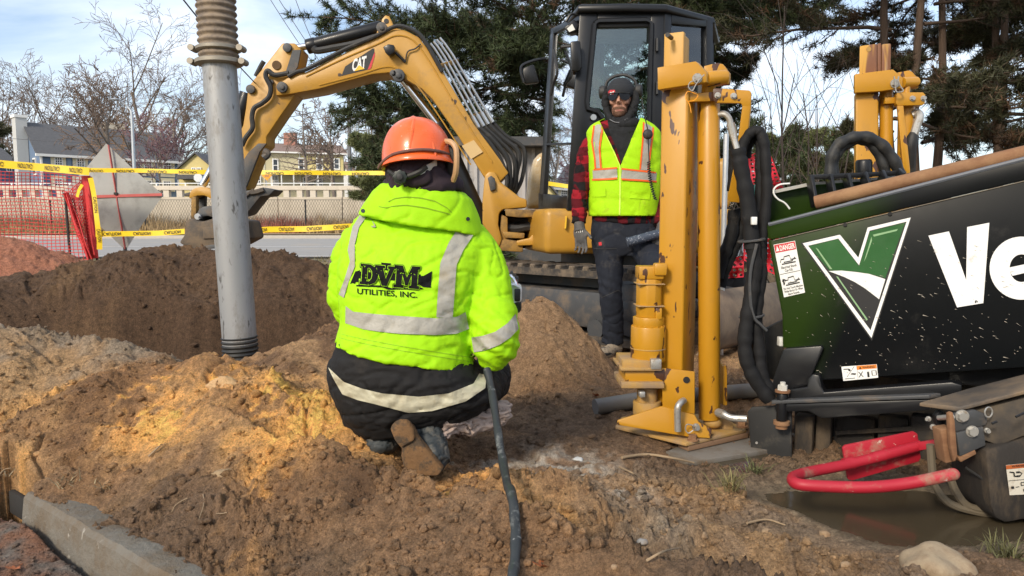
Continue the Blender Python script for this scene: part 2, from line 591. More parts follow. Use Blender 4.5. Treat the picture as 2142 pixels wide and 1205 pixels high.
C_DARK = np.array((0.085, 0.050, 0.029))
C_MID = np.array((0.215, 0.125, 0.064))
C_TAN = np.array((0.40, 0.25, 0.125))
C_SAND = np.array((0.58, 0.325, 0.115))
C_GREY = np.array((0.26, 0.215, 0.16))
C_RED = np.array((0.27, 0.11, 0.065))
def soil_colour(X, Y, h, reg, pit, wet, street, pud, W):
    n1 = perlin(X * 1.7, Y * 1.7, 21) + 0.5 * perlin(X * 4.3, Y * 4.3, 22) + 0.28 * perlin(X * 11, Y * 11, 23)
    n2 = perlin(X * 2.3 + 5, Y * 2.3, 31) + 0.5 * perlin(X * 6, Y * 6, 32) + 0.3 * perlin(X * 15, Y * 15, 33)
    n3 = perlin(X * 25, Y * 25, 41)
    def mx(a, b, t):
        t = t[..., None] if hasattr(t, 'shape') else t
        return a * (1 - t) + b * t
    c = np.zeros(X.shape + (3,)) + C_MID
    c = mx(c, C_DARK, sstep(-0.05, 0.5, n1) * 0.8)
    c = mx(c, C_TAN, sstep(0.0, 0.6, n2) * 0.6)
    f = W[1] + W[6]
    fr = sstep(-0.25, 0.45, n2 + 0.2) * f
    c = mx(c, C_TAN, fr * 0.85)
    sand = sstep(0.02, 0.42, n2 - 0.3 * n1) * f
    c = mx(c, C_SAND, sand * 0.9)
    for (u, v, r_) in ((300, 800, .10), (285, 850, .10), (345, 885, .09), (470, 785, .07), (610, 812, .11), (650, 845, .10), (560, 850, .08), (655, 905, .09), (620, 955, .10), (585, 1015, .10), (545, 1085, .09), (980, 1000, .08), (960, 1060, .08), (500, 1150, .08)):  # patches of sunlight on the mound, painted as brighter orange soil
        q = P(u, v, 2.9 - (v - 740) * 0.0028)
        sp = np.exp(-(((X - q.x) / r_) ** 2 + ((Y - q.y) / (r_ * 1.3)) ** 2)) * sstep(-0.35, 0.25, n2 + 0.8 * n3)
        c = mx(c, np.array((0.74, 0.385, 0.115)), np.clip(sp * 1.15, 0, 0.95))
    dk = sstep(0.28, 0.6, n1) * f
    c = mx(c, C_MID * 0.8, dk * 0.6)
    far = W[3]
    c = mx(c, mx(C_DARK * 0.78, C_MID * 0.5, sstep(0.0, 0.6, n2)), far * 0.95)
    lf = W[2]
    c = mx(c, mx(C_GREY * 0.85, C_TAN * 0.75, sstep(-0.2, 0.4, n2)), lf * 0.8)
    c = mx(c, C_DARK * 0.75, np.clip(pit * 1.4, 0, 1) * 0.9 * (1 - 0.7 * W[2]))  # pit walls coloured darker, for damp earth and the shade inside
    g = W[7] + W[8] * 0.8
    c = mx(c, mx(C_GREY * 0.9, C_TAN * 0.8, sstep(-0.25, 0.35, n2)), g * 0.85)
    c = mx(c, np.array((0.05, 0.048, 0.045)), g * sstep(0.35, 0.6, perlin(X * 6, Y * 6, 81) + 0.6 * n3) * 0.7)
    c = mx(c, C_RED, W[9] * 0.9)
    c = mx(c, np.array((0.20, 0.125, 0.068)), W[5] * 0.8)
    fl = W[0] * (Y < 9)
    c = mx(c, mx(np.array((0.085, 0.056, 0.036)), np.array((0.20, 0.115, 0.058)), sstep(-0.25, 0.5, n1)), fl * 0.85)
    strip = fl * np.exp(-((Y - 4.6) / 0.22) ** 2) * sstep(-0.3, 0.3, n2)
    c = mx(c, C_TAN * 1.1, strip * 0.7)
    c = mx(c, np.array((0.075, 0.058, 0.038)), np.clip(wet * 1.3, 0, 1))
    c = mx(c, np.array((0.19, 0.165, 0.135)), np.clip(pud * 1.3 * sstep(-0.2, 0.35, n3 + 0.7 * n2), 0, 1))
    c = mx(c, mx(np.array((0.115, 0.10, 0.085)), np.array((0.15, 0.075, 0.045)), sstep(-0.55, 0.1, n1 + 0.3 * n3)), street)
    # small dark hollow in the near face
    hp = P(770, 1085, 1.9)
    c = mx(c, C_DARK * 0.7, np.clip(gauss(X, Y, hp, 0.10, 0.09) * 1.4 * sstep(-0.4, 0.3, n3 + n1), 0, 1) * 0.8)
    grass = sstep(8.0, 11.0, Y) * (reg == 0)
    c = mx(c, mx(np.array((0.15, 0.13, 0.06)), np.array((0.23, 0.17, 0.09)), sstep(-0.4, 0.4, n2)), grass)
    c = c * (1 + (W[1] + W[6])[..., None] * np.array((0.10, 0.02, -0.10)))
    c = c * (2.1 - 0.2 * W[3][..., None] - 0.6 * np.clip(c[..., :1] / 0.5, 0, 1))
    return np.clip(c * (1 + 0.18 * n3[..., None]), 0.01, 1)

NX = 820
ys = [1.05]
while ys[-1] < 15.5:
    y = ys[-1]
    ys.append(y + (0.0062 if y < 3.3 else 0.0062 + 0.0052 * (y - 3.3)) * (1.0 if y > 1.5 else 1.7))
ys = np.array(ys)
aa = np.linspace(-0.95, 0.95, NX)
GY, GA = np.meshgrid(ys, aa, indexing='ij')
GX = GA * (GY + 0.25)
H, REG, PITM, WET, STR, PUD, WTS = ground_height(GX, GY)
H = H + detail(GX, GY, REG, STR, WET, PUD)
POOL_Z = -0.045
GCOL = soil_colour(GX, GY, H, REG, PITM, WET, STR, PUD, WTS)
WETV = np.clip(np.maximum(WET, PUD * 0.9), 0, 1) * 0.9
# the seam to the wide ground sheet
edge = sstep(13.5, 15.3, GY)
H = H * (1 - edge) + (-0.02) * edge
def terrain_z(x, y):
    """surface height by lookup in the finished grid"""
    i = min(max(np.searchsorted(ys, y), 1), len(ys) - 1)
    i = i if abs(ys[i] - y) < abs(ys[i - 1] - y) else i - 1
    a = x / (ys[i] + 0.25)
    j = int(round((a + 0.95) / 1.9 * (NX - 1)))
    return float(H[i, min(max(j, 0), NX - 1)])

def hit_ground(u, v):
    """where a sight line first meets the finished ground"""
    d = ray(u, v)
    y = 1.3
    while y < 14:
        p = CAM + d * (y / d.y)
        if p.z < terrain_z(p.x, p.y): return p
        y *= 1.004
    return PZ(u, v, 0)

GREG = {0: ('ground', None), 1: ('dirt_mound', 'long sandy orange dirt mound in front of the pit beside the kneeling worker'),
        2: ('dirt_mound', 'grey brown crumbly dirt mound at the near left edge of the pit'),
        3: ('dirt_mound', 'long dark moist dirt berm on the far side of the pit'),
        4: ('dirt_mound', 'low dirt hump beside the pit by the kneeling worker\'s elbow'),
        5: ('dirt_mound', 'steep brown dirt heap in front of the excavator track with a paper scrap on top'),
        6: ('dirt_mound', 'sandy dirt hump behind the kneeling worker\'s boots where the black hose lies'),
        7: ('dirt_mound', 'stony clod covered dirt ridge with a round boulder at its end'),
        8: ('dirt_mound', 'low dirt bank between the stake base plate and the red bar'),
        9: ('dirt_mound', 'reddish dirt pile behind the orange safety net')}
nr, nc = GX.shape
VID = np.arange(nr * nc).reshape(nr, nc)
Q = np.stack([VID[:-1, :-1], VID[:-1, 1:], VID[1:, 1:], VID[1:, :-1]], -1).reshape(-1, 4)
QR = REG[:-1, :-1].reshape(-1)
VV = np.stack([GX, GY, H], -1).reshape(-1, 3)
CC = GCOL.reshape(-1, 3)
WV = WETV.reshape(-1)
for r_, (nm, lab) in GREG.items():
    q = Q[QR == r_]
    if not len(q):
        continue
    uq, inv = np.unique(q, return_inverse=True)
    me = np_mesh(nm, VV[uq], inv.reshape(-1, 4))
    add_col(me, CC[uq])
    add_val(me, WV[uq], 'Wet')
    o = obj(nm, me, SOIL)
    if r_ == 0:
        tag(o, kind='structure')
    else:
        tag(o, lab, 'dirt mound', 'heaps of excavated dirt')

# wide ground sheet out to the horizon, below the worked area
def sheet(name, x0, x1, y0, y1, z, m, kind='structure'):
    mb = MB()
    mb.add([(x0, y0, z), (x1, y0, z), (x1, y1, z), (x0, y1, z)], [(0, 1, 2, 3)])
    return tag(obj(name, mb, m, smooth=0), kind=kind)
M_FIELD = pmat('far_ground', (0.17, 0.135, 0.075), 0.95, var=0.35, vs=0.7, dirt=(0.11, 0.10, 0.05), ds=0.4, bump=0.5, bs=9, bd=0.03)
mb = MB()
mb.add([(-600, -200, -0.9), (600, -200, -0.9), (600, 900, -0.9), (-600, 900, -0.9)], [(0, 1, 2, 3)])
tag(obj('terrain', mb, M_FIELD, smooth=0), kind='structure')
sheet('grass_verge', -70, 70, 15.2, 17.3, -0.03, M_FIELD)

# muddy water lying under the drill
M_MUDWATER = pmat('muddy_water', (0.062, 0.048, 0.029), 0.12, var=0.18, vs=2.5, bump=0.12, bs=18, bd=0.004)
mb = MB()
ring = []
for k in range(40):
    a = 2 * math.pi * k / 40
    ring.append((MUD.x + 0.15 + 0.98 * math.cos(a), MUD.y + 0.12 + 0.66 * math.sin(a), POOL_Z))
mb.add(ring, [tuple(range(40))])
tag(obj('muddy_water', mb, M_MUDWATER, smooth=0), kind='structure')

# concrete curb half buried in the heap, with the storm inlet at its end
M_CONC = pmat('curb_concrete', (0.16, 0.145, 0.12), 0.92, var=0.30, vs=9, dirt=(0.13, 0.095, 0.06), dlo=0.42, dhi=0.62, ds=6, chips=(0.42, 0.39, 0.34), clo=0.66, chi=0.74, cs=20, bump=0.9, bs=55, bd=0.008)
def curb_ring(t):
    p = CURB_A + CURB_D * t
    w = float(perlin(t * 9, 0.3)) * 0.010 + float(perlin(t * 31, 1.3)) * 0.006
    q = float(perlin(t * 13, 4.3)) * 0.012
    return [p + Vector((0, 0, -0.30)), p + CURB_N * (0.002 + w * 0.25) + Vector((0, 0, -0.11)), p + CURB_N * (0.007 + w * 0.2) + Vector((0, 0, -0.06)), p + CURB_N * (0.013 + w * 0.25) + Vector((0, 0, -0.014 + w * 0.2)),
            p + CURB_N * (0.026 + w * 0.3) + Vector((0, 0, 0.0 + w * 0.2)), p + CURB_N * 0.075 + Vector((0, 0, 0.002)), p + CURB_N * 0.15 + Vector((0, 0, -0.02)), p + CURB_N * 0.15 + Vector((0, 0, -0.30))]
mb = MB()
mb.loft([curb_ring(t) for t in np.linspace(0.0, 1.6, 140)])
tag(obj('curb', mb, M_CONC, smooth=24), kind='structure')

M_DARKHOLE = pmat('inlet_shade', (0.02, 0.018, 0.016), 0.95)  # near-black colour stands for the darkness inside the opening
ci = CURB_A - CURB_D * 0.10
inl = thing('storm_inlet', 'dark storm drain opening at the end of the concrete curb', 'drain inlet', (ci.x, ci.y, -0.13))
m3 = Matrix((CURB_D, CURB_N, Vector((0, 0, 1)))).transposed()
for nm, s_, c_, z_, m_ in (('inlet_dark', (0.19, 0.02, 0.08), 0.040, -0.080, M_DARKHOLE),):
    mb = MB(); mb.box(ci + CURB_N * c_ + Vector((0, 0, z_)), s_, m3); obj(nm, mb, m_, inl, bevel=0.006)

# loose clods: 12-point lumps in the colour of the soil below them
def clods(name, n, seed, pick, smooth=True, sink=0.25):
    g = np.random.default_rng(seed)
    t = (1 + 5 ** 0.5) / 2
    ico = np.array([(-1, t, 0), (1, t, 0), (-1, -t, 0), (1, -t, 0), (0, -1, t), (0, 1, t), (0, -1, -t), (0, 1, -t), (t, 0, -1), (t, 0, 1), (-t, 0, -1), (-t, 0, 1)]) / 1.9
    icf = np.array([(0, 11, 5), (0, 5, 1), (0, 1, 7), (0, 7, 10), (0, 10, 11), (1, 5, 9), (5, 11, 4), (11, 10, 2), (10, 7, 6), (7, 1, 8), (3, 9, 4), (3, 4, 2), (3, 2, 6), (3, 6, 8), (3, 8, 9), (4, 9, 5), (2, 4, 11), (6, 2, 10), (8, 6, 7), (9, 8, 1)])
    i, j, s = pick(g, n)
    n = len(i)
    c = VV[VID[i, j]]
    col = CC[VID[i, j]] * g.uniform(0.75, 1.3, (n, 1))
    sh = ico[None] * g.uniform(0.7, 1.3, (n, 12, 1)) * s[:, None, None] * g.uniform(0.7, 1.25, (n, 1, 3)) * np.array((1, 1, 0.8))
    a = g.uniform(0, 6.28, n)
    ca, sa = np.cos(a)[:, None], np.sin(a)[:, None]
    x, y = sh[..., 0] * ca - sh[..., 1] * sa, sh[..., 0] * sa + sh[..., 1] * ca
    V = np.stack([x + c[:, None, 0], y + c[:, None, 1], sh[..., 2] + c[:, None, 2] + s[:, None] * sink], -1).reshape(-1, 3)
    Fc = (icf[None] + 12 * np.arange(n)[:, None, None]).reshape(-1, 3)
    me = np_mesh(name, V, Fc, smooth=smooth)
    add_col(me, np.repeat(col, 12, 0))
    add_val(me, np.zeros(len(V)), 'Wet')
    return tag(obj(name, me, SOIL), kind='stuff')

def pick_all(g, n):
    y = 1.5 + 4.0 * g.random(n) ** 1.8
    a = g.uniform(-0.75, 0.75, n)
    i = np.clip(np.searchsorted(ys, y), 0, nr - 2)
    j = np.clip(((a + 0.95) / 1.9 * (NX - 1)).astype(int), 0, nc - 1)
    rg_ = REG[i, j]
    w = np.where((rg_ == 7), 1.0, np.where(rg_ == 8, 0.8, np.where((rg_ == 6), 0.45, np.where(rg_ == 0, 0.25, 0.35))))
    w = w * (0.35 + 0.9 * (perlin(GX[i, j] * 3, GY[i, j] * 3, 50) > -0.05)) * (STR[i, j] < 0.5) * (WET[i, j] < 0.35)
    k = g.random(n) < w
    i, j = i[k], j[k]
    s = 0.0022 * (1 - g.random(len(i)) * 0.97) ** -0.62
    return i, j, np.minimum(s, 0.019)
clods('soil_clods', 60000, 5, pick_all)
def pick_big(g, n):
    y = 1.5 + 3.9 * g.random(n) ** 1.4
    a = g.uniform(-0.75, 0.75, n)
    i = np.clip(np.searchsorted(ys, y), 0, nr - 2)
    j = np.clip(((a + 0.95) / 1.9 * (NX - 1)).astype(int), 0, nc - 1)
    rg_ = REG[i, j]
    cl = perlin(GX[i, j] * 2.4, GY[i, j] * 2.4, 52) + 0.6 * perlin(GX[i, j] * 6, GY[i, j] * 6, 53)
    w = np.where(rg_ == 7, 0.95, np.where(rg_ == 8, 0.7, np.where(rg_ == 0, 0.3, 0.5))) * sstep(-0.25, 0.35, cl) * (STR[i, j] < 0.5) * (WET[i, j] < 0.35)
    k = g.random(n) < w
    i, j = i[k], j[k]
    return i, j, np.minimum(0.0042 * (1 - g.random(len(i)) * 0.97) ** -0.5, 0.032)
clods('dirt_clods', 30000, 12, pick_big, False, 0.05)
def pick_street(g, n):
    y = 1.5 + 1.2 * g.random(n)
    a = g.uniform(-0.85, -0.2, n)
    i = np.clip(np.searchsorted(ys, y), 0, nr - 2)
    j = np.clip(((a + 0.95) / 1.9 * (NX - 1)).astype(int), 0, nc - 1)
    k = STR[i, j] > 0.6
    i, j = i[k], j[k]
    return i, j, np.minimum(0.002 * (1 - g.random(len(i)) * 0.95) ** -0.6, 0.011)
clods('gutter_gravel', 5000, 8, pick_street)
# ------------------------------------------------------------------ far side: road, wall, terrace
M_ROAD = pmat('road_asphalt', (0.30, 0.285, 0.265), 0.9, var=0.14, vs=1.2, dirt=(0.36, 0.31, 0.25), ds=0.5, bump=0.3, bs=30, bd=0.01)
M_LINE = pmat('road_paint', (0.75, 0.74, 0.70), 0.8, var=0.1, dirt=(0.4, 0.38, 0.35), ds=3)
M_DRYGRASS = pmat('dry_grass_soil', (0.36, 0.27, 0.15), 0.95, var=0.3, vs=2, bump=0.6, bs=12, bd=0.05)
M_DIRTLANE = pmat('dirt_shoulder', (0.40, 0.31, 0.21), 0.95, var=0.2, vs=1.5, bump=0.4, bs=20, bd=0.02)
sheet('field_ground', -400, 400, 15.3, 900, -0.06, M_FIELD)
sheet('road', -90, 90, 17.6, 35.2, -0.012, M_ROAD)
mb = MB()
for y0, w in ((18.2, 0.14), (24.4, 0.16), (33.9, 0.28)):
    for k in range(1):
        mb.add([(-90, y0, -0.006), (90, y0, -0.006), (90, y0 + w, -0.006), (-90, y0 + w, -0.006)], [(0, 1, 2, 3)])
tag(obj('road_markings', mb, M_LINE, smooth=0), kind='structure')
mb = MB()
mb.box((0, 35.45, 0.03), (180, 0.4, 0.2))
tag(obj('kerb', mb, pmat('kerb_concrete', (0.46, 0.42, 0.36), 0.9, var=0.15), smooth=0), kind='structure')
sheet('dirt_shoulder', -90, 90, 35.7, 42.5, 0.0, M_DIRTLANE)
sheet('dry_verge', -90, 90, 42.4, 49, 0.05, M_DRYGRASS)
# side fills of the worked ground
mb = MB()
mb.add([(-30, 0, -0.13), (-1.2, 1.05, -0.13), (-15.0, 15.4, -0.03), (-60, 15.4, -0.03)], [(0, 1, 2, 3)])
mb.add([(30, 0, -0.08), (1.2, 1.05, -0.08), (15.0, 15.4, -0.03), (60, 15.4, -0.03)], [(3, 2, 1, 0)])
mb.add([(-30, -20, -0.13), (30, -20, -0.13), (1.24, 1.06, -0.13), (-1.24, 1.06, -0.13), (-30, 0, -0.13)], [(0, 1, 2, 3, 4)])
tag(obj('trampled_ground', mb, M_FIELD, smooth=0), kind='structure')

def blades(name, pts, hts, rgb, m, kind='stuff', n=1, wid=0.02, spread=0.5, seed=1, parent=None):
    """thin upright triangles: grass, straw, needles"""
    g = np.random.default_rng(seed)
    k = len(pts)
    a = g.uniform(0, 6.28, k)
    dirx = np.stack([np.cos(a), np.sin(a), 0 * a], -1)
    lean = np.stack([g.normal(0, spread, k), g.normal(0, spread, k), np.ones(k)], -1)
    lean /= np.linalg.norm(lean, axis=1, keepdims=True)
    tip = pts + lean * hts[:, None]
    V = np.stack([pts - dirx * wid / 2, pts + dirx * wid / 2, tip], 1).reshape(-1, 3)
    me = np_mesh(name, V, np.arange(3 * k).reshape(-1, 3), smooth=False)
    add_col(me, np.repeat(rgb, 3, 0))
    return tag(obj(name, me, m, parent), kind=kind)

def attr_mat(name, rough=0.8, trans=0.0, spec=0.3):
    m, nt, b = nmat(name)
    c = nd(nt, 'ShaderNodeAttribute', attribute_name='Col').outputs['Color']
    nt.links.new(c, b.inputs['Base Color'])
    b.inputs['Roughness'].default_value = rough
    b.inputs['Specular IOR Level'].default_value = spec
    return m
M_BLADE = attr_mat('blade')
g = np.random.default_rng(4)
k = 26000
px = g.uniform(-38, 4, k)
py = 45.2 + 2.9 * g.random(k)
dens = perlin(px * 0.5, py * 0.9, 3) + 0.7 * perlin(px * 1.7, py, 9)
hh = (0.35 + 0.75 * sstep(45.2, 48, py)) * (0.5 + 0.8 * g.random(k)) * (1 + 0.5 * dens)
red = sstep(0.05, 0.35, np.exp(-((px + 14.4) / 1.6) ** 2) - 0.1)[:, None]
colr = np.array((0.42, 0.30, 0.16)) * g.uniform(0.5, 1.25, (k, 1))
colr = colr * (1 - red) + np.array((0.36, 0.14, 0.10)) * g.uniform(0.6, 1.2, (k, 1)) * red
blades('dry_grass', np.stack([px, py, 0.03 + 0 * px], -1), hh, colr, M_BLADE, wid=0.07, spread=0.22, seed=6)
k = 9000
px, py = g.uniform(-13, 13, k), g.uniform(9.5, 17, k)
blades('grass', np.stack([px, py, -0.03 + 0 * px], -1), 0.05 + 0.10 * g.random(k), np.array((0.20, 0.17, 0.075)) * g.uniform(0.5, 1.3, (k, 1)), M_BLADE, wid=0.02, spread=0.5, seed=7)

# retaining wall of separate concrete panels with a pierced parapet and a rail
M_WALL = pmat('wall_concrete', (0.52, 0.455, 0.36), 0.9, var=0.12, vs=1.2, dirt=(0.34, 0.29, 0.22), dlo=0.5, dhi=0.75, ds=0.8, bump=0.2, bs=8, bd=0.02, stretch=(1, 1, 0.4))
M_PARA = pmat('parapet_concrete', (0.58, 0.52, 0.43), 0.9, var=0.12, vs=1.5, dirt=(0.36, 0.32, 0.25), ds=2, dlo=0.55, dhi=0.8)
M_RAIL = pmat('rail_metal', (0.66, 0.67, 0.67), 0.5, metal=0.3)
WY = 48.0
wall = thing('retaining_wall', 'long pale concrete wall with a pierced parapet and a metal rail across the road', 'wall', (-14, WY, 0))
PW = 4.15
pan = None
for i in range(15):
    x = -40.0 + i * PW
    if pan is None:
        mb = MB()
        mb.box((x + PW / 2, WY + 0.2, 1.16), (PW - 0.05, 0.4, 2.36))
        pan = obj('wall_panel', mb, M_WALL, wall, bevel=0.02, seg=1)
        pan0 = x
    else:
        c = pan.copy(); COL.objects.link(c); c.location = (x - pan0, 0.012 * ((i * 7) % 3), 0)
mb = MB()
mb.box((-9, WY + 0.2, 2.92), (62, 0.46, 0.28))
obj('parapet_beam', mb, M_PARA, wall, bevel=0.02, seg=1)
bal = None
for i in range(68):
    x = -39.5 + i * 0.86
    if bal is None:
        mb = MB()
        mb.box((x, WY + 0.2, 2.56), (0.36, 0.36, 0.44))
        bal = obj('baluster', mb, M_PARA, wall, smooth=0); bal0 = x
    else:
        c = bal.copy(); COL.objects.link(c); c.location = (x - bal0, 0, 0)
mb = MB()
mb.cyl((-40, WY + 0.2, 3.22), (22, WY + 0.2, 3.22), 0.035, n=6)
obj('hand_rail', mb, M_RAIL, wall)
rp = None
for i in range(33):
    x = -39.8 + i * 1.87
    if rp is None:
        mb = MB()
        mb.box((x, WY + 0.2, 3.09), (0.07, 0.07, 0.24))
        rp = obj('rail_post', mb, M_RAIL, wall, smooth=0); rp0 = x
    else:
        c = rp.copy(); COL.objects.link(c); c.location = (x - rp0, 0, 0)

# chain-link fence in front of the wall
M_WIRE = pmat('fence_wire', (0.12, 0.115, 0.10), 0.6, metal=0.3)
M_POST = pmat('fence_post', (0.025, 0.025, 0.025), 0.6)
fence = thing('chain_link_fence', 'chain link fence with thin black posts in front of the concrete wall', 'fence', (-14, 46.6, 0))
fp = None
for u in (-60, 108, 305, 474, 640, 808, 980):
    p = P(u, 480, 46.6)
    if fp is None:
        mb = MB()
        mb.cyl((p.x, p.y, 0), (p.x, p.y, 2.15), 0.055, n=8)
        fp = obj('fence_post', mb, M_POST, fence); fpx = p.x
    else:
        c = fp.copy(); COL.objects.link(c); c.location = (p.x - fpx, 0, 0)
def wires(segs, r, n=3):
    """many thin prisms at once: segs (k,2,3)"""
    p0, p1 = segs[:, 0], segs[:, 1]
    r = np.broadcast_to(np.asarray(r, float), (len(segs),)) if np.ndim(r) < 2 else r
    d = p1 - p0
    d /= np.maximum(np.linalg.norm(d, axis=1, keepdims=True), 1e-9)
    ref = np.where(np.abs(d[:, 2:3]) < 0.9, np.array((0, 0, 1.0)), np.array((1.0, 0, 0)))
    x = np.cross(d, ref); x /= np.linalg.norm(x, axis=1, keepdims=True)
    y = np.cross(d, x)
    a = 2 * np.pi * np.arange(n) / n
    rr0 = r if r.ndim == 1 else r[:, 0]
    rr1 = r if r.ndim == 1 else r[:, 1]
    off = x[:, None] * np.cos(a)[None, :, None] + y[:, None] * np.sin(a)[None, :, None]
    V = np.concatenate([p0[:, None] + off * rr0[:, None, None], p1[:, None] + off * rr1[:, None, None]], 1).reshape(-1, 3)
    q = np.array([(k, (k + 1) % n, n + (k + 1) % n, n + k) for k in range(n)])
    Fq = (q[None] + 2 * n * np.arange(len(segs))[:, None, None]).reshape(-1, 4)
    return V, Fq
segs = []
pitch = 0.17
for i in range(int(36 / pitch)):
    x = -38 + i * pitch
    for s in (-1, 1):
        segs.append(((x - s * 1.05 * 0.5, 46.6, 0.05), (x + s * 1.05 * 0.5, 46.6, 2.1)))
V, Fq = wires(np.array(segs), 0.010)
obj('wire_mesh', np_mesh('wire_mesh', V - np.array((-14, 46.6, 0)), Fq), M_WIRE, fence, kind='stuff')
mb = MB()
mb.cyl((-38, 46.6, 2.12), (0, 46.6, 2.12), 0.02, n=5)
obj('top_wire', mb, M_WIRE, fence)

sheet('upper_street', -160, 160, 48.45, 130, 2.30, pmat('street_dark', (0.10, 0.095, 0.085), 0.95, var=0.3, vs=0.5))

# ------------------------------------------------------------------ houses on the terrace
def cmat(name, c, rough=0.8, **k):
    return pmat(name, c, rough, var=k.pop('var', 0.08), **k)
M_ROOF = pmat('roof_shingle', (0.10, 0.10, 0.105), 0.9, var=0.25, vs=3, bump=0.6, bs=14, bd=0.05)
M_ROOFB = pmat('roof_shingle_brown', (0.22, 0.15, 0.12), 0.9, var=0.25, vs=3)
M_BLUE = cmat('blue_siding', (0.13, 0.19, 0.29))
M_BLUEL = cmat('blue_panel', (0.20, 0.27, 0.37))
M_CREAM = cmat('cream_panel', (0.72, 0.66, 0.48))
M_YEL = cmat('yellow_siding', (0.60, 0.50, 0.22))
M_PYEL = cmat('pale_yellow_siding', (0.50, 0.445, 0.28))
M_WHT = cmat('white_trim', (0.78, 0.77, 0.73))
M_PANE = pmat('house_pane', (0.035, 0.045, 0.055), 0.12, spec=0.8)
M_CHIM = cmat('chimney_render', (0.50, 0.50, 0.48))
M_BRICK = cmat('porch_grey', (0.36, 0.36, 0.37))

class House:
    def __init__(s, name, label, A, B, depth, z0, ze, zr, wallm, roofm, gable_front=False, over=0.35):
        s.A, s.B = Vector((A[0], A[1], 0)), Vector((B[0], B[1], 0))
        s.d = (s.B - s.A).normalized()
        s.n = Vector((-s.d.y, s.d.x, 0))
        if s.n.y < 0: s.n = -s.n
        s.L, s.D, s.z0, s.ze, s.zr = (s.B - s.A).length, depth, z0, ze, zr
        mid = (s.A + s.B) / 2 + s.n * depth / 2
        s.o = thing(name, label, 'house', (mid.x, mid.y, z0), 'houses beyond the wall')
        w = MB()
        a, b = s.A, s.B
        c, e = s.B + s.n * depth, s.A + s.n * depth
        Z = lambda p, z: Vector((p.x, p.y, z))
        if gable_front:
            m0 = (a + b) / 2
            front = [Z(a, z0), Z(b, z0), Z(b, ze), Z(m0, zr), Z(a, ze)]
            w.prism(front, s.n * depth)
            r_ = MB()
            ov = s.d * over
            sl = (zr - ze) / (s.L / 2)
            for q, sg in ((a, -1), (b, 1)):
                pe = q + ov * sg
                pts = [Z(m0 - s.n * over, zr + 0.02), Z(pe - s.n * over, ze - sl * over + 0.02), Z(pe - s.n * over, ze - sl * over + 0.2), Z(m0 - s.n * over, zr + 0.2)]
                r_.prism(pts, s.n * (depth + 2 * over))
        else:
            m0, m1 = a + s.n * depth / 2, b + s.n * depth / 2
            side = [Z(a, z0), Z(e, z0), Z(e, ze), Z(m0, zr), Z(a, ze)]
            w.prism(side, s.d * s.L)
            r_ = MB()
            sl = (zr - ze) / (depth / 2)
            for q, sg in ((a, -1), (e, 1)):
                pe = q + s.n * over * sg
                pts = [Z(m0 - s.d * over, zr + 0.02), Z(pe - s.d * over, ze - sl * over + 0.02), Z(pe - s.d * over, ze - sl * over + 0.22), Z(m0 - s.d * over, zr + 0.22)]
                r_.prism(pts, s.d * (s.L + 2 * over))
        obj('wall', w, wallm, s.o, smooth=0)
        s.roof = obj('roof', r_, roofm, s.o, smooth=0)
    def at(s, u, v, out=0.0):
        """(distance along the front, height) where a sight line meets the front"""
        dr = ray(u, v)
        n = s.n
        t = (s.A - CAM - n * out).dot(n) / dr.dot(n)
        p = CAM + dr * t
        return (p - s.A).dot(s.d), p.z
    def boxf(s, mb, x0, x1, z0, z1, out, th):
        c = s.A + s.d * ((x0 + x1) / 2) - s.n * (out - th / 2)
        m3_ = Matrix((s.d, s.n, Vector((0, 0, 1)))).transposed()
        mb.box((c.x, c.y, (z0 + z1) / 2), (x1 - x0, th, z1 - z0), m3_)
    def slab(s, name, u0, u1, v0, v1, m, out=0.05, th=0.1):
        x0, z1 = s.at(u0, v0); x1, z0 = s.at(u1, v1)
        mb = MB(); s.boxf(mb, x0, x1, z0, z1, out, th)
        return obj(name, mb, m, s.o, smooth=0)
    def window(s, u, v, wpx, hpx, fm, cols=3, rows=4, out=0.1):
        x0, z1 = s.at(u - wpx / 2, v - hpx / 2); x1, z0 = s.at(u + wpx / 2, v + hpx / 2)
        fr = MB(); t = 0.10
        s.boxf(fr, x0 - t, x0, z0 - t, z1 + t, out + 0.04, 0.1); s.boxf(fr, x1, x1 + t, z0 - t, z1 + t, out + 0.04, 0.1)
        s.boxf(fr, x0, x1, z0 - t, z0, out + 0.04, 0.1); s.boxf(fr, x0, x1, z1, z1 + t, out + 0.04, 0.1)
        f = obj('window', fr, fm, s.o, smooth=0)
        pm = MB(); s.boxf(pm, x0, x1, z0, z1, out - 0.01, 0.04)
        obj('pane', pm, M_PANE, f, smooth=0)
        mm = MB()
        for i in range(1, cols):
            x = x0 + (x1 - x0) * i / cols
            s.boxf(mm, x - 0.03, x + 0.03, z0, z1, out + 0.02, 0.03)
        for j in range(1, rows):
            z = z0 + (z1 - z0) * j / rows
            s.boxf(mm, x0, x1, z - 0.03, z + 0.03, out + 0.025, 0.03)
        if mm.f:
            obj('muntin', mm, fm, f, smooth=0)
        return f

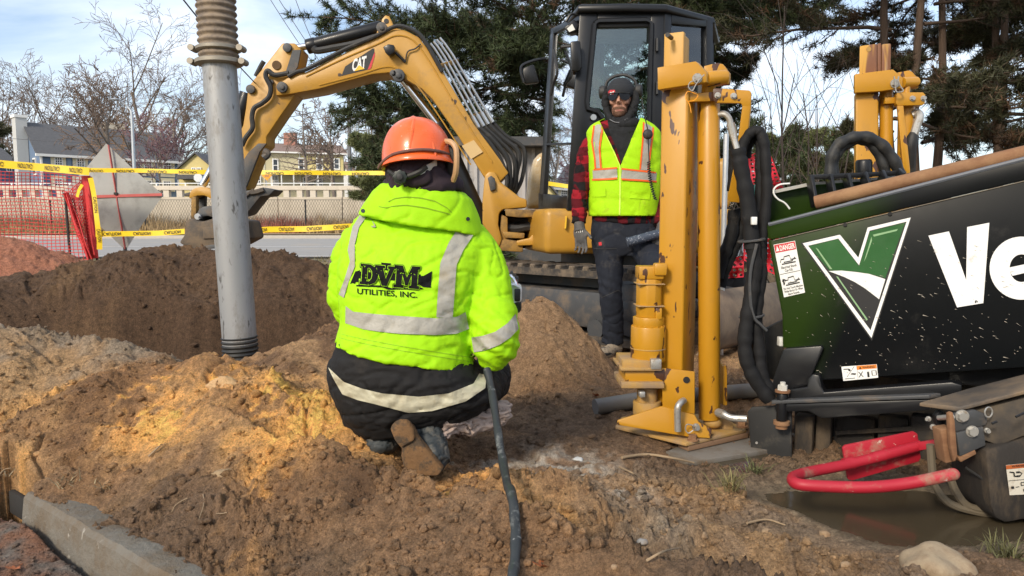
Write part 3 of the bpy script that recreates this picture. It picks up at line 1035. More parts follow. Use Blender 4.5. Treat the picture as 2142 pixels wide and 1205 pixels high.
def xy(u, Y):
    p = P(u, 460, Y)
    return (p.x, p.y)
blue = House('blue_house', 'big blue and cream house with a grey roof behind the diamond sign', xy(90, 74), xy(379, 84), 8.0, 2.4, 7.45, 10.6, M_BLUE, M_ROOF)
for (u, v) in ((122, 338), (168, 341), (213, 343), (268, 345), (309, 347), (349, 349)):
    blue.slab('cream_panel', u - 17, u + 17, v - 16, v + 22, M_CREAM, 0.05, 0.1)
    blue.window(u, v + 2, 14, 20, M_WHT)
for (u, v) in ((122, 382), (168, 383), (213, 384), (268, 385), (309, 386), (349, 387)):
    blue.slab('cream_panel', u - 17, u + 17, v - 15, v + 14, M_CREAM, 0.05, 0.1)
    blue.window(u, v + 2, 14, 18, M_WHT)
for u in (145, 190, 241, 288, 329):
    blue.slab('shutter', u - 5, u + 5, 326 + (u - 90) * 0.055, 366 + (u - 90) * 0.055, M_BLUEL, 0.06, 0.1)
x1, z1 = blue.at(88, 322)
mb = MB(); blue.boxf(mb, -0.4, blue.L + 0.4, 7.13, 7.38, 0.5, 0.3)
obj('gutter', mb, M_WHT, blue.o, smooth=0)
for xx in (0.1, blue.L - 0.1):
    mb = MB(); blue.boxf(mb, xx - 0.09, xx + 0.09, 2.4, 7.2, 0.24, 0.18)
    obj('downpipe', mb, M_WHT, blue.o, smooth=0)
cm = blue.A + blue.n * 4.0 - blue.d * 0.55
m3b = Matrix((blue.d, blue.n, Vector((0, 0, 1)))).transposed()
mb = MB(); mb.box((cm.x, cm.y, 6.8), (1.0, 1.35, 8.8), m3b)
chim = obj('chimney', mb, M_CHIM, blue.o, smooth=0)
mb = MB(); mb.box((cm.x, cm.y, 11.3), (1.2, 1.55, 0.28), m3b)
obj('chimney_cap', mb, M_WHT, chim, smooth=0)
cm2 = blue.A + blue.n * 4.6 + blue.d * 8.6
mb = MB(); mb.box((cm2.x, cm2.y, 10.6), (2.0, 1.0, 1.8), m3b)
obj('chimney', mb, cmat('chimney_cream', (0.6, 0.52, 0.4)), blue.o, smooth=0)
for t in (1.5, 6.3):
    mb = MB(); c = blue.A + blue.n * t - blue.d * 0.06; mb.box((c.x, c.y, 6.2), (0.12, 0.95, 1.7), m3b)
    w_ = obj('window', mb, M_WHT, blue.o, smooth=0)
    mb = MB(); c = blue.A + blue.n * t - blue.d * 0.13; mb.box((c.x, c.y, 6.2), (0.04, 0.7, 1.4), m3b)
    obj('pane', mb, M_PANE, w_, smooth=0)

wing = House('grey_house', 'low grey roofed house at the far left beside the blue house', xy(-60, 78), xy(40, 82), 7.0, 2.4, 6.9, 8.7, M_BLUE, M_ROOF)
wing.window(18, 350, 9, 16, M_WHT, 2, 2); wing.window(-8, 350, 9, 16, M_WHT, 2, 2); wing.window(34, 350, 6, 16, M_WHT, 1, 2)
yel = House('yellow_house', 'small bright yellow gabled house between the blue house and the grey pipe', xy(378, 80), xy(452, 80), 9, 2.4, 6.3, 7.9, M_YEL, M_ROOF, gable_front=True)
yel.window(406, 356, 6, 7, M_WHT, 2, 2); yel.window(417, 356, 6, 7, M_WHT, 2, 2)
yel.slab('porch_roof', 382, 450, 367, 376, M_ROOF, 1.5, 1.5)
yel.slab('porch_post', 384, 386, 376, 396, M_WHT, 1.4, 0.15)
yel.slab('porch_post', 446, 448, 376, 396, M_WHT, 1.4, 0.15)
big = House('pale_yellow_house', 'wide pale yellow two storey house with a porch behind the bare conifer', xy(470, 72), xy(722, 76), 9, 2.4, 7.45, 8.6, M_PYEL, M_ROOFB)
for u, v, w, h in ((576, 346, 9, 24), (500, 346, 9, 24), (668, 343, 10, 22), (630, 343, 9, 22), (704, 343, 9, 20)):
    big.window(u, v, w, h, M_WHT, 1, 2)
for u, v, w, h in ((539, 378, 10, 14), (576, 378, 9, 20), (668, 380, 10, 16), (640, 380, 9, 16)):
    big.window(u, v, w, h, M_WHT, 3, 2)
big.slab('corner_board', 552, 555, 322, 396, M_WHT, 0.08, 0.12)
big.slab('corner_board', 626, 629, 322, 396, M_WHT, 0.08, 0.12)
big.slab('bay_panel', 630, 718, 326, 360, M_YEL, 0.06, 0.1)
big.slab('eave_board', 466, 726, 317, 322, M_WHT, 0.5, 0.5)
big.slab('porch_roof', 556, 722, 362, 368, M_WHT, 1.8, 1.8)
for u in (566, 587, 612, 640, 662, 690, 716):
    big.slab('porch_column', u - 1.5, u + 1.5, 368, 397, M_WHT, 1.7, 0.2)
mb = MB(); c = big.A + big.d * 6.6 + big.n * 4; mb.box((c.x, c.y, 8.9), (1.2, 0.8, 1.9)); obj('chimney', mb, cmat('chimney_brick', (0.33, 0.16, 0.12)), big.o, smooth=0)
far_h = House('white_house', 'low white house with a brown roof between the lamp posts and the hard hat', xy(738, 86), xy(840, 88), 8, 2.4, 6.0, 7.6, M_WHT, M_ROOFB)
far_h.window(765, 375, 8, 10, M_WHT, 2, 2); far_h.window(790, 375, 8, 10, M_WHT, 2, 2)

# ------------------------------------------------------------------ poles, lamps, signs
M_STEEL = pmat('galvanised_steel', (0.42, 0.45, 0.48), 0.45, metal=0.5, var=0.15)
M_DPOLE = pmat('dark_pole', (0.13, 0.13, 0.14), 0.6)
def pole(name, label, cat, u, Y, vtop, z0, r, m, extra=None, group=None):
    p = P(u, 400, Y); zt = P(u, vtop, Y).z
    o = thing(name, label, cat, (p.x, p.y, z0), group)
    mb = MB(); mb.cyl((p.x, p.y, z0), (p.x, p.y, zt), r, r * 0.75, n=10)
    obj('post', mb, m, o)
    return o, Vector((p.x, p.y, zt))
lamp, t = pole('street_lamp', 'tall grey street lamp with a bent arm in front of the blue house', 'street lamp', 283, 52, 234, 2.35, 0.13, M_STEEL)
mb = MB(); mb.tube(bez([t, t + Vector((-0.35, 0, 0.45)), t + Vector((-0.75, -0.2, 0.75))], 4), 0.06, 6); obj('arm', mb, M_STEEL, lamp)
mb = MB(); mb.ell(t + Vector((-1.0, -0.3, 0.80)), (0.35, 0.16, 0.08), 10, 6); obj('lamp_head', mb, M_STEEL, lamp)
up, t = pole('utility_pole', 'tallest dark utility pole standing left of the hard hat', 'utility pole', 733, 52, 172, 2.35, 0.15, M_DPOLE)
mb = MB(); mb.bar(t + Vector((-0.25, 0, -0.35)), t + Vector((0.35, 0, -0.35)), 0.06, 0.06); mb.box(t + Vector((-0.05, 0, -0.75)), (0.22, 0.2, 0.5)); obj('bracket', mb, M_DPOLE, up, smooth=0)
lp2, t = pole('street_lamp', 'thin pale lamp post just right of the tall utility pole', 'street lamp', 746, 56, 252, 2.35, 0.11, M_STEEL)
mb = MB(); mb.ell(t + Vector((-0.1, 0, 0.05)), (0.36, 0.16, 0.09), 10, 6); obj('lamp_head', mb, M_STEEL, lp2)
mb = MB(); mb.tube([t + Vector((0, 0, -0.9)), t + Vector((0.35, 0, -0.72)), t + Vector((0.5, 0, -0.75))], 0.04, 6); mb.ell(t + Vector((0.55, 0, -0.75)), (0.22, 0.12, 0.07), 8, 5); obj('side_lamp', mb, M_DPOLE, lp2)
M_ORANGE = pmat('sign_orange', (0.85, 0.33, 0.02), 0.6)
sg, t = pole('warning_sign', 'small orange diamond warning sign in front of the pale yellow house', 'sign', 558, 50, 360, 2.4, 0.03, M_STEEL)
r_ = 0.34
mb = MB(); c = P(558, 367, 49.9); mb.prism([c + Vector((0, 0, r_)), c + Vector((r_, 0, 0)), c + Vector((0, 0, -r_)), c + Vector((-r_, 0, 0))], (0, 0.03, 0)); obj('sign_board', mb, M_ORANGE, sg, smooth=0)
mb = MB()
for k in range(3):
    mb.box(c + Vector((0, -0.01, 0.08 - 0.08 * k)), (0.30, 0.012, 0.03))
obj('sign_print', mb, M_DPOLE, sg, smooth=0)
sg, t = pole('stop_sign', 'grey back of an octagonal sign in front of the yellow house', 'sign', 415, 50, 365, 2.4, 0.035, M_STEEL)
c = P(414, 372, 49.9); mb = MB(); mb.prism([c + Vector((0.30 * math.cos(R(22.5 + 45 * k)), 0, 0.30 * math.sin(R(22.5 + 45 * k)))) for k in range(8)], (0, 0.02, 0)); obj('sign_board', mb, cmat('sign_back', (0.6, 0.62, 0.63), 0.5), sg, smooth=0)
c = P(771, 389, 49.6)
coil = thing('pipe_coil', 'black coil of plastic pipe standing behind the wall rail', 'pipe coil', (c.x, c.y, 2.4))
for k in range(5):
    mb = MB(); mb.tube([c + Vector((0.50 * math.cos(a), -0.3 + 0.14 * k, 0.42 * math.sin(a))) for a in np.linspace(0, 6.2832, 25)], 0.075, 6, False)
    obj('loop', mb, M_POST, coil)
mb = MB()
for s in (-0.45, 0.45):
    mb.box((c.x + s, c.y, 2.72), (0.08, 0.8, 0.66))
obj('cradle', mb, M_DPOLE, coil, smooth=0)

M_CABLE = pmat('overhead_cable', (0.10, 0.10, 0.11), 0.6)
def cable(p0, p1, sag, r, label, grp='overhead cables in the sky'):
    pts = [Vector(p0).lerp(Vector(p1), t) + Vector((0, 0, -sag * 4 * t * (1 - t))) for t in np.linspace(0, 1, 14)]
    mb = MB(); mb.tube(pts, r, 4)
    o = obj('overhead_cable', mb, M_CABLE, at=tuple(pts[0]))
    return tag(o, label, 'cable', grp)
cable(P(560, -10, 40), P(668, 150, 40), 0.1, 0.018, 'overhead cable nearest the grey pipe, above the boom')
cable(P(578, -10, 40), P(712, 190, 40), 0.1, 0.018, 'overhead cable crossing the sky between two others')
cable(P(615, -10, 40), P(660, 100, 40), 0.1, 0.018, 'overhead cable closest to the pine branch tips')
cable(P(733, 208, 52), P(560, 250, 52), 0.25, 0.025, 'cable running left from the utility pole under the boom')
cable(P(733, 190, 52), P(660, 330, 60), 0.2, 0.02, 'guy cable slanting down left from the utility pole')
cable(P(0, 288, 66), P(400, 305, 66), 0.15, 0.02, 'long cable hanging across the blue house roof')
cable(P(733, 200, 52), P(900, 262, 70), 0.2, 0.02, 'cable running right from the utility pole behind the hard hat')
cable(P(380, -5, 4.6), P(545, 185, 6.2), 0.02, 0.006, 'thin cable passing behind the top of the grey pipe')
# ------------------------------------------------------------------ trees
def bark(name, c):
    return pmat(name, c, 0.95, var=0.35, vs=9, bump=0.9, bs=22, bd=0.03, stretch=(1, 1, 0.22))
M_BARK = bark('bark_grey', (0.17, 0.14, 0.115))
M_BARKB = bark('bark_brown', (0.085, 0.056, 0.039))
M_TWIGD = pmat('dark_twigs', (0.055, 0.042, 0.036), 0.9, var=0.25)
M_TWIG = pmat('twigs', (0.185, 0.135, 0.105), 0.9, var=0.25)
M_TWIGO = pmat('orange_twigs', (0.34, 0.19, 0.09), 0.9, var=0.25)
M_NEEDLE = attr_mat('pine_needles', 0.6)

def rot_about(v, axis, a):
    return Quaternion(axis, a) @ v

def grow(rg_, p, d, L, r, lvl, maxl, out, st):
    n = st.get('n', 4)
    q, dd = p.copy(), d.copy()
    pts = [(q.copy(), r)]
    for i in range(n):
        dd = (dd + Vector((rg_.normal(0, 1), rg_.normal(0, 1), rg_.normal(0, 1))) * st['wob'] + Vector((0, 0, st['up'][min(lvl, len(st['up']) - 1)]))).normalized()
        q2 = q + dd * (L / n)
        r2 = max(r * (1 - (1 - st['taper']) * (i + 1) / n), 0.006 * st.get('tw', 1))
        out.append((lvl, tuple(q), tuple(q2), pts[-1][1], r2))
        q = q2
        pts.append((q.copy(), r2))
    if lvl >= maxl:
        return
    k = st['kids'][min(lvl, len(st['kids']) - 1)]
    for j in range(k):
        t = st['t0'] + (1 - st['t0']) * ((j + rg_.random()) / k)
        if lvl > 0:
            t = 0.25 + 0.75 * ((j + rg_.random()) / k)
        f = t * n
        i = min(int(f), n - 1)
        a, ra = pts[i]; b, rb = pts[i + 1]
        s = a.lerp(b, f - i)
        ax = dd.orthogonal().normalized()
        ax = rot_about(ax, dd, rg_.uniform(0, 6.28))
        ang = R(st['ang'][min(lvl, len(st['ang']) - 1)]) * rg_.uniform(0.7, 1.25)
        nd_ = rot_about(dd, ax, ang)
        if st.get('flat') and lvl == 0:
            nd_ = Vector((nd_.x, nd_.y, nd_.z * 0.3 + 0.12)).normalized()
        grow(rg_, s, nd_, L * st['len'][min(lvl, len(st['len']) - 1)] * rg_.uniform(0.65, 1.15) * (1.0 if not st.get('cone') or lvl > 0 else (1.25 - t)), (ra + (rb - ra) * (f - i)) * 0.62, lvl + 1, maxl, out, st)

BROAD = dict(n=4, wob=0.10, up=(0.02, 0.05, 0.03, 0.02), taper=0.45, kids=(8, 6, 5, 4), t0=0.22, ang=(40, 42, 45, 45), len=(0.62, 0.56, 0.5, 0.48), tw=4.2)
CONE = dict(tw=2.0, n=5, wob=0.03, up=(0, 0.03, 0.0), taper=0.12, kids=(40, 9, 3), t0=0.14, ang=(80, 45, 45), len=(0.34, 0.36, 0.4), cone=True, flat=True)
WEEP = dict(tw=2.0, n=5, wob=0.16, up=(0.02, 0.02, -0.10, -0.12), taper=0.4, kids=(8, 8, 6, 3), t0=0.35, ang=(55, 50, 45, 40), len=(0.75, 0.6, 0.5, 0.4))
SHRUB = dict(n=5, wob=0.11, up=(0.05, 0.06, 0.03), taper=0.3, kids=(6, 4, 2), t0=0.2, ang=(30, 40, 45), len=(0.55, 0.5, 0.45), tw=0.25)
def bare_tree(label, base, Ht, r, st, seed, maxl=None, tw=None, lean=(0, 0), name='bare_tree', grp='bare trees beyond the wall', stems=1):
    g_ = np.random.default_rng(seed)
    out = []
    base = Vector(base)
    maxl = maxl or (4 if st.get('tw', 1) > 2.1 else 3)
    for s in range(stems):
        d0 = Vector((lean[0] + (g_.normal(0, 0.16) if stems > 1 else 0), lean[1] + (g_.normal(0, 0.16) if stems > 1 else 0), 1)).normalized()
        grow(g_, base + Vector((g_.normal(0, 0.05), g_.normal(0, 0.05), 0)) * (stems > 1), d0, Ht * (0.78 if st is BROAD else 0.62 if st is WEEP else 1.0) * (1 if stems == 1 else g_.uniform(0.6, 1.05)), r, 0, maxl, out, st)
    o = thing(name, label, 'tree', base, grp)
    for nm, pick, nn, m in (('trunk', lambda l: l == 0, 7, tw if st is SHRUB and tw else M_BARK), ('limb', lambda l: l == 1, 5, tw if st is SHRUB and tw else M_BARK), ('crown', lambda l: l >= 2, 3, tw or M_TWIG)):
        sg_ = [x for x in out if pick(x[0])]
        if not sg_:
            continue
        A = np.array([(x[1], x[2]) for x in sg_]) - np.array(base)
        rr = np.array([(x[3], x[4]) for x in sg_])
        V, Fq = wires(A, rr, nn)
        obj('branches' if nm == 'limb' else nm, np_mesh(nm, V, Fq), m, o, kind='stuff' if nm != 'trunk' else None)
    return o
def tb(u, Y, z=2.35):
    p = P(u, 400, Y)
    return (p.x, p.y, z)
bare_tree('bare tree with dense reddish twigs at the left edge of the sky', tb(14, 96), 13.0, 0.26, BROAD, 1)
bare_tree('round crowned bare tree rising behind the white chimney', tb(62, 104), 14.5, 0.26, BROAD, 2)
bare_tree('bare tree with a neat fan crown above the blue house roof', tb(122, 100), 15.5, 0.26, BROAD, 3)
bare_tree('bare tree standing behind the middle of the blue house roof', tb(182, 104), 16, 0.28, BROAD, 4)
bare_tree('gnarled bare tree with a thick trunk in front of the blue house', tb(224, 66), 7.2, 0.24, dict(BROAD, t0=0.42, wob=0.17), 5)
bare_tree('drooping tree with a dome of orange twigs before the blue house', tb(292, 70), 9.6, 0.25, WEEP, 6, tw=M_TWIGO)
bare_tree('tallest bare tree with a broad lacy crown right of the street lamp', tb(322, 104), 20.5, 0.36, BROAD, 7)
bare_tree('bare tree with a lacy crown just left of the grey pipe', tb(392, 98), 15.5, 0.3, BROAD, 8)
bare_tree('broad bare tree half hidden by the top of the grey pipe', tb(442, 100), 16, 0.3, BROAD, 18)
bare_tree('bare tree filling the gap behind the roof left of the street lamp', tb(262, 112), 15.5, 0.26, BROAD, 24)
bare_tree('bare tree behind the blue house roof just right of its chimney', tb(92, 112), 13.5, 0.24, BROAD, 25)
bare_tree('bare tree rising over the right end of the blue house roof', tb(358, 110), 15.5, 0.26, BROAD, 26)
bare_tree('young bare conifer with level branches behind the boom', tb(645, 56), 6.9, 0.16, CONE, 9, maxl=2)
bare_tree('bare tree with grey twigs beside the conifer and the utility pole', tb(700, 62), 6.6, 0.18, BROAD, 10)
bare_tree('far bare tree with a fine round crown behind the lamp posts', tb(765, 100), 13.5, 0.22, BROAD, 11)
bare_tree('small purple twigged tree below the orange drooping tree', tb(335, 60), 4.0, 0.09, dict(BROAD, wob=0.18), 12, tw=pmat('purple_twigs', (0.22, 0.13, 0.14), 0.9))
bare_tree('far bare tree at the edge of the conifer beside the hard hat', tb(835, 100), 13.0, 0.22, BROAD, 13)

def tufts(cen, dirs, ln, k, rgb, g_, cone=0.75, wid=0.012):
    """bunches of needle blades: k triangles around each twig end"""
    n = len(cen)
    v = g_.normal(0, 1, (n, k, 3))
    v /= np.linalg.norm(v, axis=2, keepdims=True)
    d = dirs[:, None] * (1 - cone) + v * cone
    d[..., 2] += 0.12
    d /= np.linalg.norm(d, axis=2, keepdims=True)
    L = ln[:, None, None] * g_.uniform(0.6, 1.15, (n, k, 1))
    base = cen[:, None] - dirs[:, None] * (g_.random((n, k, 1)) * ln[:, None, None] * 0.9)
    side = np.cross(d, g_.normal(0, 1, (n, k, 3)))
    side /= np.maximum(np.linalg.norm(side, axis=2, keepdims=True), 1e-6)
    w = wid * g_.uniform(0.7, 1.3, (n, k, 1))
    V = np.stack([base - side * w, base + side * w, base + d * L], 2).reshape(-1, 3)
    C = np.repeat((rgb[:, None] * g_.uniform(0.65, 1.35, (n, k, 1))).reshape(-1, 3), 3, 0)
    return V, C

def pine(label, base, Ht, r, limbs, seed, green=(0.045, 0.07, 0.03), brown=0.25, nsub=13, ntuft=7, k=22, ln=0.16, trunk_lean=(0, 0), trunks=1, grp='pines behind the machines', wid=0.012, name='pine_tree', bm=None):
    """limbs: list of (height on the trunk, heading, length, rise)"""
    g_ = np.random.default_rng(seed)
    base = Vector(base)
    o = thing(name, label, 'tree', base, grp)
    mb = MB()
    ax = []
    for t in range(trunks):
        sp = 0.0 if trunks == 1 else 0.28
        b0 = base + Vector((g_.normal(0, 1) * sp * 1.6, g_.normal(0, 1) * sp, 0)) if trunks > 1 else base
        ld = Vector((trunk_lean[0] + (g_.normal(0, 0.03) + 0.10 * (b0.x - base.x)) * (trunks > 1), trunk_lean[1], 1))
        pts = [b0 + ld * (Ht * s) + Vector(((0.05 if trunks == 1 else 0.12) * math.sin(s * 6 + t * 2.3), 0, 0)) for s in np.linspace(0, 1, 9)]
        rk_ = r if trunks == 1 else r * g_.uniform(0.7, 1.15)
        mb.tube(pts, [rk_ * (1 - 0.8 * s) for s in np.linspace(0, 1, 9)], 10)
        ax.append((b0, ld))
    obj('trunk', mb, bm or M_BARKB, o)
    segs, rad = [], []
    cen, dr, br = [], [], []
    for (h, hd, L, rise) in limbs:
        b0, ld = ax[int(g_.integers(len(ax)))]
        p = b0 + ld * h
        d = Vector((math.sin(hd), math.cos(hd), rise)).normalized()
        n = 9
        q = p.copy(); rr = 0.012 + 0.007 * L
        for i in range(n):
            d = (d + Vector((g_.normal(0, .08), g_.normal(0, .08), g_.normal(0, .07) + (0.05 if i > 4 else -0.03)))).normalized()
            q2 = q + d * (L / n)
            r2 = rr * 0.86
            segs.append((tuple(q), tuple(q2))); rad.append((rr, r2))
            rr = r2
            if i >= 2:
                m_ = max(1, int(nsub * (0.6 + 0.5 * i / n) / 2.5))
                for s in range(m_):
                    a = g_.uniform(0, 6.28)
                    x = d.orthogonal().normalized()
                    sd = (rot_about(x, d, a) * Vector((1, 1, 0.65)) + d * 0.8).normalized()
                    sl_ = L * g_.uniform(0.13, 0.30) * (1.1 - 0.5 * i / n)
                    s0 = q.lerp(q2, g_.random())
                    s1 = s0 + sd * sl_ * 0.5 + Vector((0, 0, g_.normal(0, 0.02)))
                    s2 = s1 + (sd + Vector((0, 0, 0.25))).normalized() * sl_ * 0.5
                    segs += [(tuple(s0), tuple(s1)), (tuple(s1), tuple(s2))]; rad += [(0.009, 0.006), (0.006, 0.004)]
                    dead = g_.random() < brown * (1.3 - i / n)
                    for tt in range(ntuft):
                        f = 0.25 + 0.75 * (tt + g_.random()) / ntuft
                        c = (s0.lerp(s1, f * 2) if f < 0.5 else s1.lerp(s2, f * 2 - 1)) + Vector((g_.normal(0, .03), g_.normal(0, .03), g_.normal(0, .03)))
                        cen.append(tuple(c)); dr.append(tuple(sd)); br.append(1.0 if dead else 0.0)
            q = q2
        cen.append(tuple(q)); dr.append(tuple(d)); br.append(0.0)
    A = np.array(segs) - np.array(base)
    V, Fq = wires(A, np.array(rad), 4)
    obj('branches', np_mesh('branches', V, Fq), bm or M_BARKB, o, kind='stuff')
    cen, dr, br = np.array(cen) - np.array(base), np.array(dr), np.array(br)
    keep = g_.random(len(cen)) > br * 0.45
    cen, dr, br = cen[keep], dr[keep], br[keep]
    hue = g_.uniform(0.7, 1.35, (len(cen), 1))
    rgb = np.array(green) * hue * (1 - br[:, None]) + np.array((0.10, 0.058, 0.032)) * g_.uniform(0.5, 1.1, (len(cen), 1)) * br[:, None]
    V, C = tufts(cen, dr, np.full(len(cen), ln), k, rgb, g_, wid=wid)
    me = np_mesh('crown', V, np.arange(len(V)).reshape(-1, 3), smooth=False)
    add_col(me, C)
    obj('crown', me, M_NEEDLE, o, kind='stuff')
    return o

def limb_set(g_, n, z0, z1, L0, L1, hd0=0, hd1=2 * math.pi, rise=(0.0, 0.25)):
    return [(z0 + (z1 - z0) * (i + g_.random()) / n, g_.uniform(hd0, hd1), g_.uniform(L0, L1), g_.uniform(*rise)) for i in range(n)]
g_ = np.random.default_rng(21)
b = P(1240, 470, 13.5)
lim = limb_set(g_, 60, 0.9, 9.0, 2.6, 4.3, rise=(-0.05, 0.3))
lim += [(3.9, R(-88), 5.3, 0.20), (4.3, R(-84), 5.0, 0.12), (3.3, R(-93), 4.7, 0.10), (2.2, R(-92), 4.3, 0.02), (1.6, R(-97), 4.1, 0.05), (2.7, R(-103), 4.3, 0.06), (1.1, R(-95), 3.9, 0.0), (1.9, R(-110), 3.6, 0.1),
        (1.5, R(-86), 3.7, 0.05), (1.3, R(-125), 3.2, 0.05), (2.4, R(-120), 3.3, 0.12), (1.8, R(-150), 2.6, 0.1), (2.8, R(-140), 2.9, 0.1), (3.4, R(-130), 3.2, 0.15), (2.0, R(-80), 3.9, 0.08), (2.9, R(-82), 4.2, 0.10), (3.6, R(-98), 4.0, 0.14), (2.5, R(-97), 3.4, 0.1)]
pine('big dark green pine behind the excavator boom and cab', (b.x, b.y, -0.05), 9.5, 0.20, lim, 31, green=(0.044, 0.060, 0.024), brown=0.14, nsub=18, ntuft=8, k=22, ln=0.145, wid=0.0075)
b = P(1455, 470, 15.0)
lim = limb_set(g_, 44, 3.7, 9.5, 1.6, 2.8, rise=(-0.08, 0.22))
lim += [(4.1, R(95), 2.4, -0.06), (3.9, R(85), 2.2, -0.04), (4.6, R(100), 2.5, 0.0), (5.1, R(90), 2.7, 0.05)]
lim = [(h, hd, L * 0.45 if (math.sin(hd) > 0.15 and h < 4.9) else L, r_) for h, hd, L, r_ in lim]
pine('pine with rusty inner needles rising behind the excavator cab', (b.x, b.y, -0.05), 9.5, 0.2, lim, 32, green=(0.040, 0.050, 0.024), brown=0.5, nsub=15, ntuft=7, k=20, ln=0.14, wid=0.0075)
b = P(2010, 470, 10.5)
lim = limb_set(g_, 64, 1.6, 5.4, 1.6, 3.0, rise=(-0.15, 0.25))
lim += [(3.1, R(-90), 2.9, 0.05), (2.7, R(-100), 2.7, -0.05), (2.2, R(-80), 2.3, -0.12), (3.6, R(-95), 3.0, 0.1), (1.6, R(-100), 1.8, -0.1), (1.5, R(80), 1.8, -0.1), (1.2, R(100), 1.7, -0.1), (1.3, R(170), 1.2, -0.1)]
lim = [(h, hd, min(L, 0.75) if (math.sin(hd) < -0.15 and h < 3.5) else L, r_) for h, hd, L, r_ in lim]
o = pine('dark pine with several bare brown trunks at the right edge', (b.x, b.y, -0.05), 7.8, 0.088, lim, 33, green=(0.044, 0.045, 0.021), brown=0.42, nsub=15, ntuft=7, k=20, ln=0.125, trunks=7, wid=0.006)
b = P(1640, 470, 26)
pine('bushy light green pine above the red net', (b.x, b.y, -0.05), 3.9, 0.12, limb_set(g_, 44, 0.5, 3.7, 0.9, 1.7, rise=(0.1, 0.6)), 34, green=(0.13, 0.145, 0.055), brown=0.1, nsub=12, ntuft=6, k=16, ln=0.2, wid=0.02)
b = P(1760, 470, 27)
pine('bushy light green pine left of the second stake', (b.x, b.y, -0.05), 4.1, 0.12, limb_set(g_, 44, 0.5, 3.8, 0.8, 1.5, rise=(0.1, 0.6)), 35, green=(0.09, 0.115, 0.05), brown=0.1, nsub=12, ntuft=6, k=16, ln=0.2, wid=0.02)
b = P(795, 470, 40)
pine('light green pine standing by the road left of the hard hat', (b.x, b.y, -0.05), 5.6, 0.15, limb_set(g_, 46, 1.6, 5.4, 0.8, 1.7, rise=(0.0, 0.4)), 36, green=(0.13, 0.145, 0.06), brown=0.1, nsub=12, ntuft=6, k=16, ln=0.3, wid=0.03)
b = P(-25, 400, 88)
pine('brown green evergreen at the left edge behind the grey house', (b.x, b.y, 2.35), 10, 0.25, limb_set(g_, 40, 3, 9.6, 1.5, 3.2, rise=(0.0, 0.4)), 37, green=(0.12, 0.115, 0.06), brown=0.3, nsub=10, ntuft=5, k=14, ln=0.6, wid=0.06)

# leafless saplings between the machines and the pines on the right
for i, (u, Y, h, lab) in enumerate(((1585, 9.0, 3.1, 'thin bare sapling close behind the first stake\'s bent arm'), (1665, 8.6, 3.4, 'tallest bare sapling between the two stakes'),
                                    (1745, 10, 3.2, 'bare sapling just left of the second stake'))):
    p = P(u, 470, Y)
    bare_tree(lab, (p.x, p.y, -0.03), h, 0.018, SHRUB, 50 + i, maxl=2, tw=M_TWIGD, name='bare_sapling', grp='bare saplings behind the drill', stems=2)
g_ = np.random.default_rng(77)
for i, (u, Y, h, lab) in enumerate(((1640, 7.4, 1.1, 'low tangle of dry twigs behind the red net'), (1700, 7.8, 1.2, 'low dry twigs right of the red net'), (1530, 8.5, 1.2, 'low dry twigs seen between the first stake and the hoses'))):
    p = P(u, 470, Y)
    bare_tree(lab, (p.x, p.y, -0.03), h, 0.011, dict(SHRUB, wob=0.2), 60 + i, maxl=2, name='dry_bush', grp='dry bushes', stems=5)
# ------------------------------------------------------------------ print helpers
def RP(u, v, p0, n):
    """where the sight line through a photograph point meets a plane"""
    d = ray(u, v)
    p0, n = Vector(p0), Vector(n)
    return CAM + d * ((p0 - CAM).dot(n) / d.dot(n))

def text_shape(s, bold=0.0, shear=0.0, space=1.0):
    """flat letter outlines as triangles, cap height 1, starting at x = 0"""
    cu = bpy.data.curves.new('letters', 'FONT')
    cu.body = s
    cu.offset = bold
    cu.shear = shear
    cu.space_character = space
    cu.resolution_u = 3
    cu.fill_mode = 'FRONT'
    o = bpy.data.objects.new('letters', cu)
    COL.objects.link(o)
    dg = bpy.context.evaluated_depsgraph_get()
    me = bpy.data.meshes.new_from_object(o.evaluated_get(dg))
    v = [(p.co.x, p.co.y) for p in me.vertices]
    f = [tuple(p.vertices) for p in me.polygons]
    bpy.data.objects.remove(o)
    bpy.data.curves.remove(cu)
    bpy.data.meshes.remove(me)
    x0 = min(p[0] for p in v); x1 = max(p[0] for p in v)
    y0 = 0.0
    y1 = max(p[1] for p in v)
    return [((p[0] - x0) / (x1 - x0), (p[1] - y0) / (y1 - y0)) for p in v], f

def print_text(mb, s, fn, bold=0.0, shear=0.0, space=1.0):
    """letters into a builder; fn maps (0..1 along, 0..1 up) to a point"""
    v, f = text_shape(s, bold, shear, space)
    mb.add([fn(x, y) for x, y in v], f)

def flat_poly(mb, pts, fn=None):
    """a flat, possibly concave sheet"""
    p3 = [Vector(fn(*p)) if fn else Vector(p) for p in pts]
    tr = tessellate_polygon([p3])
    mb.add(p3, [tuple(t) for t in tr])

def ext(mb, px, Y, th):
    """outline given by sight lines at distance Y, pushed back to a real thickness"""
    mb.prism([P(u, v, Y) for u, v in px], (0, th, 0))
    return mb

def circ(u, v, r, n=20):
    return [(u + r * math.cos(2 * math.pi * k / n), v + r * math.sin(2 * math.pi * k / n)) for k in range(n)]

def pin(mb, u, v, Y, rpx, th, n=16):
    p = P(u, v, Y)
    mb.cyl(p, p + Vector((0, th, 0)), M(rpx, Y), n=n)

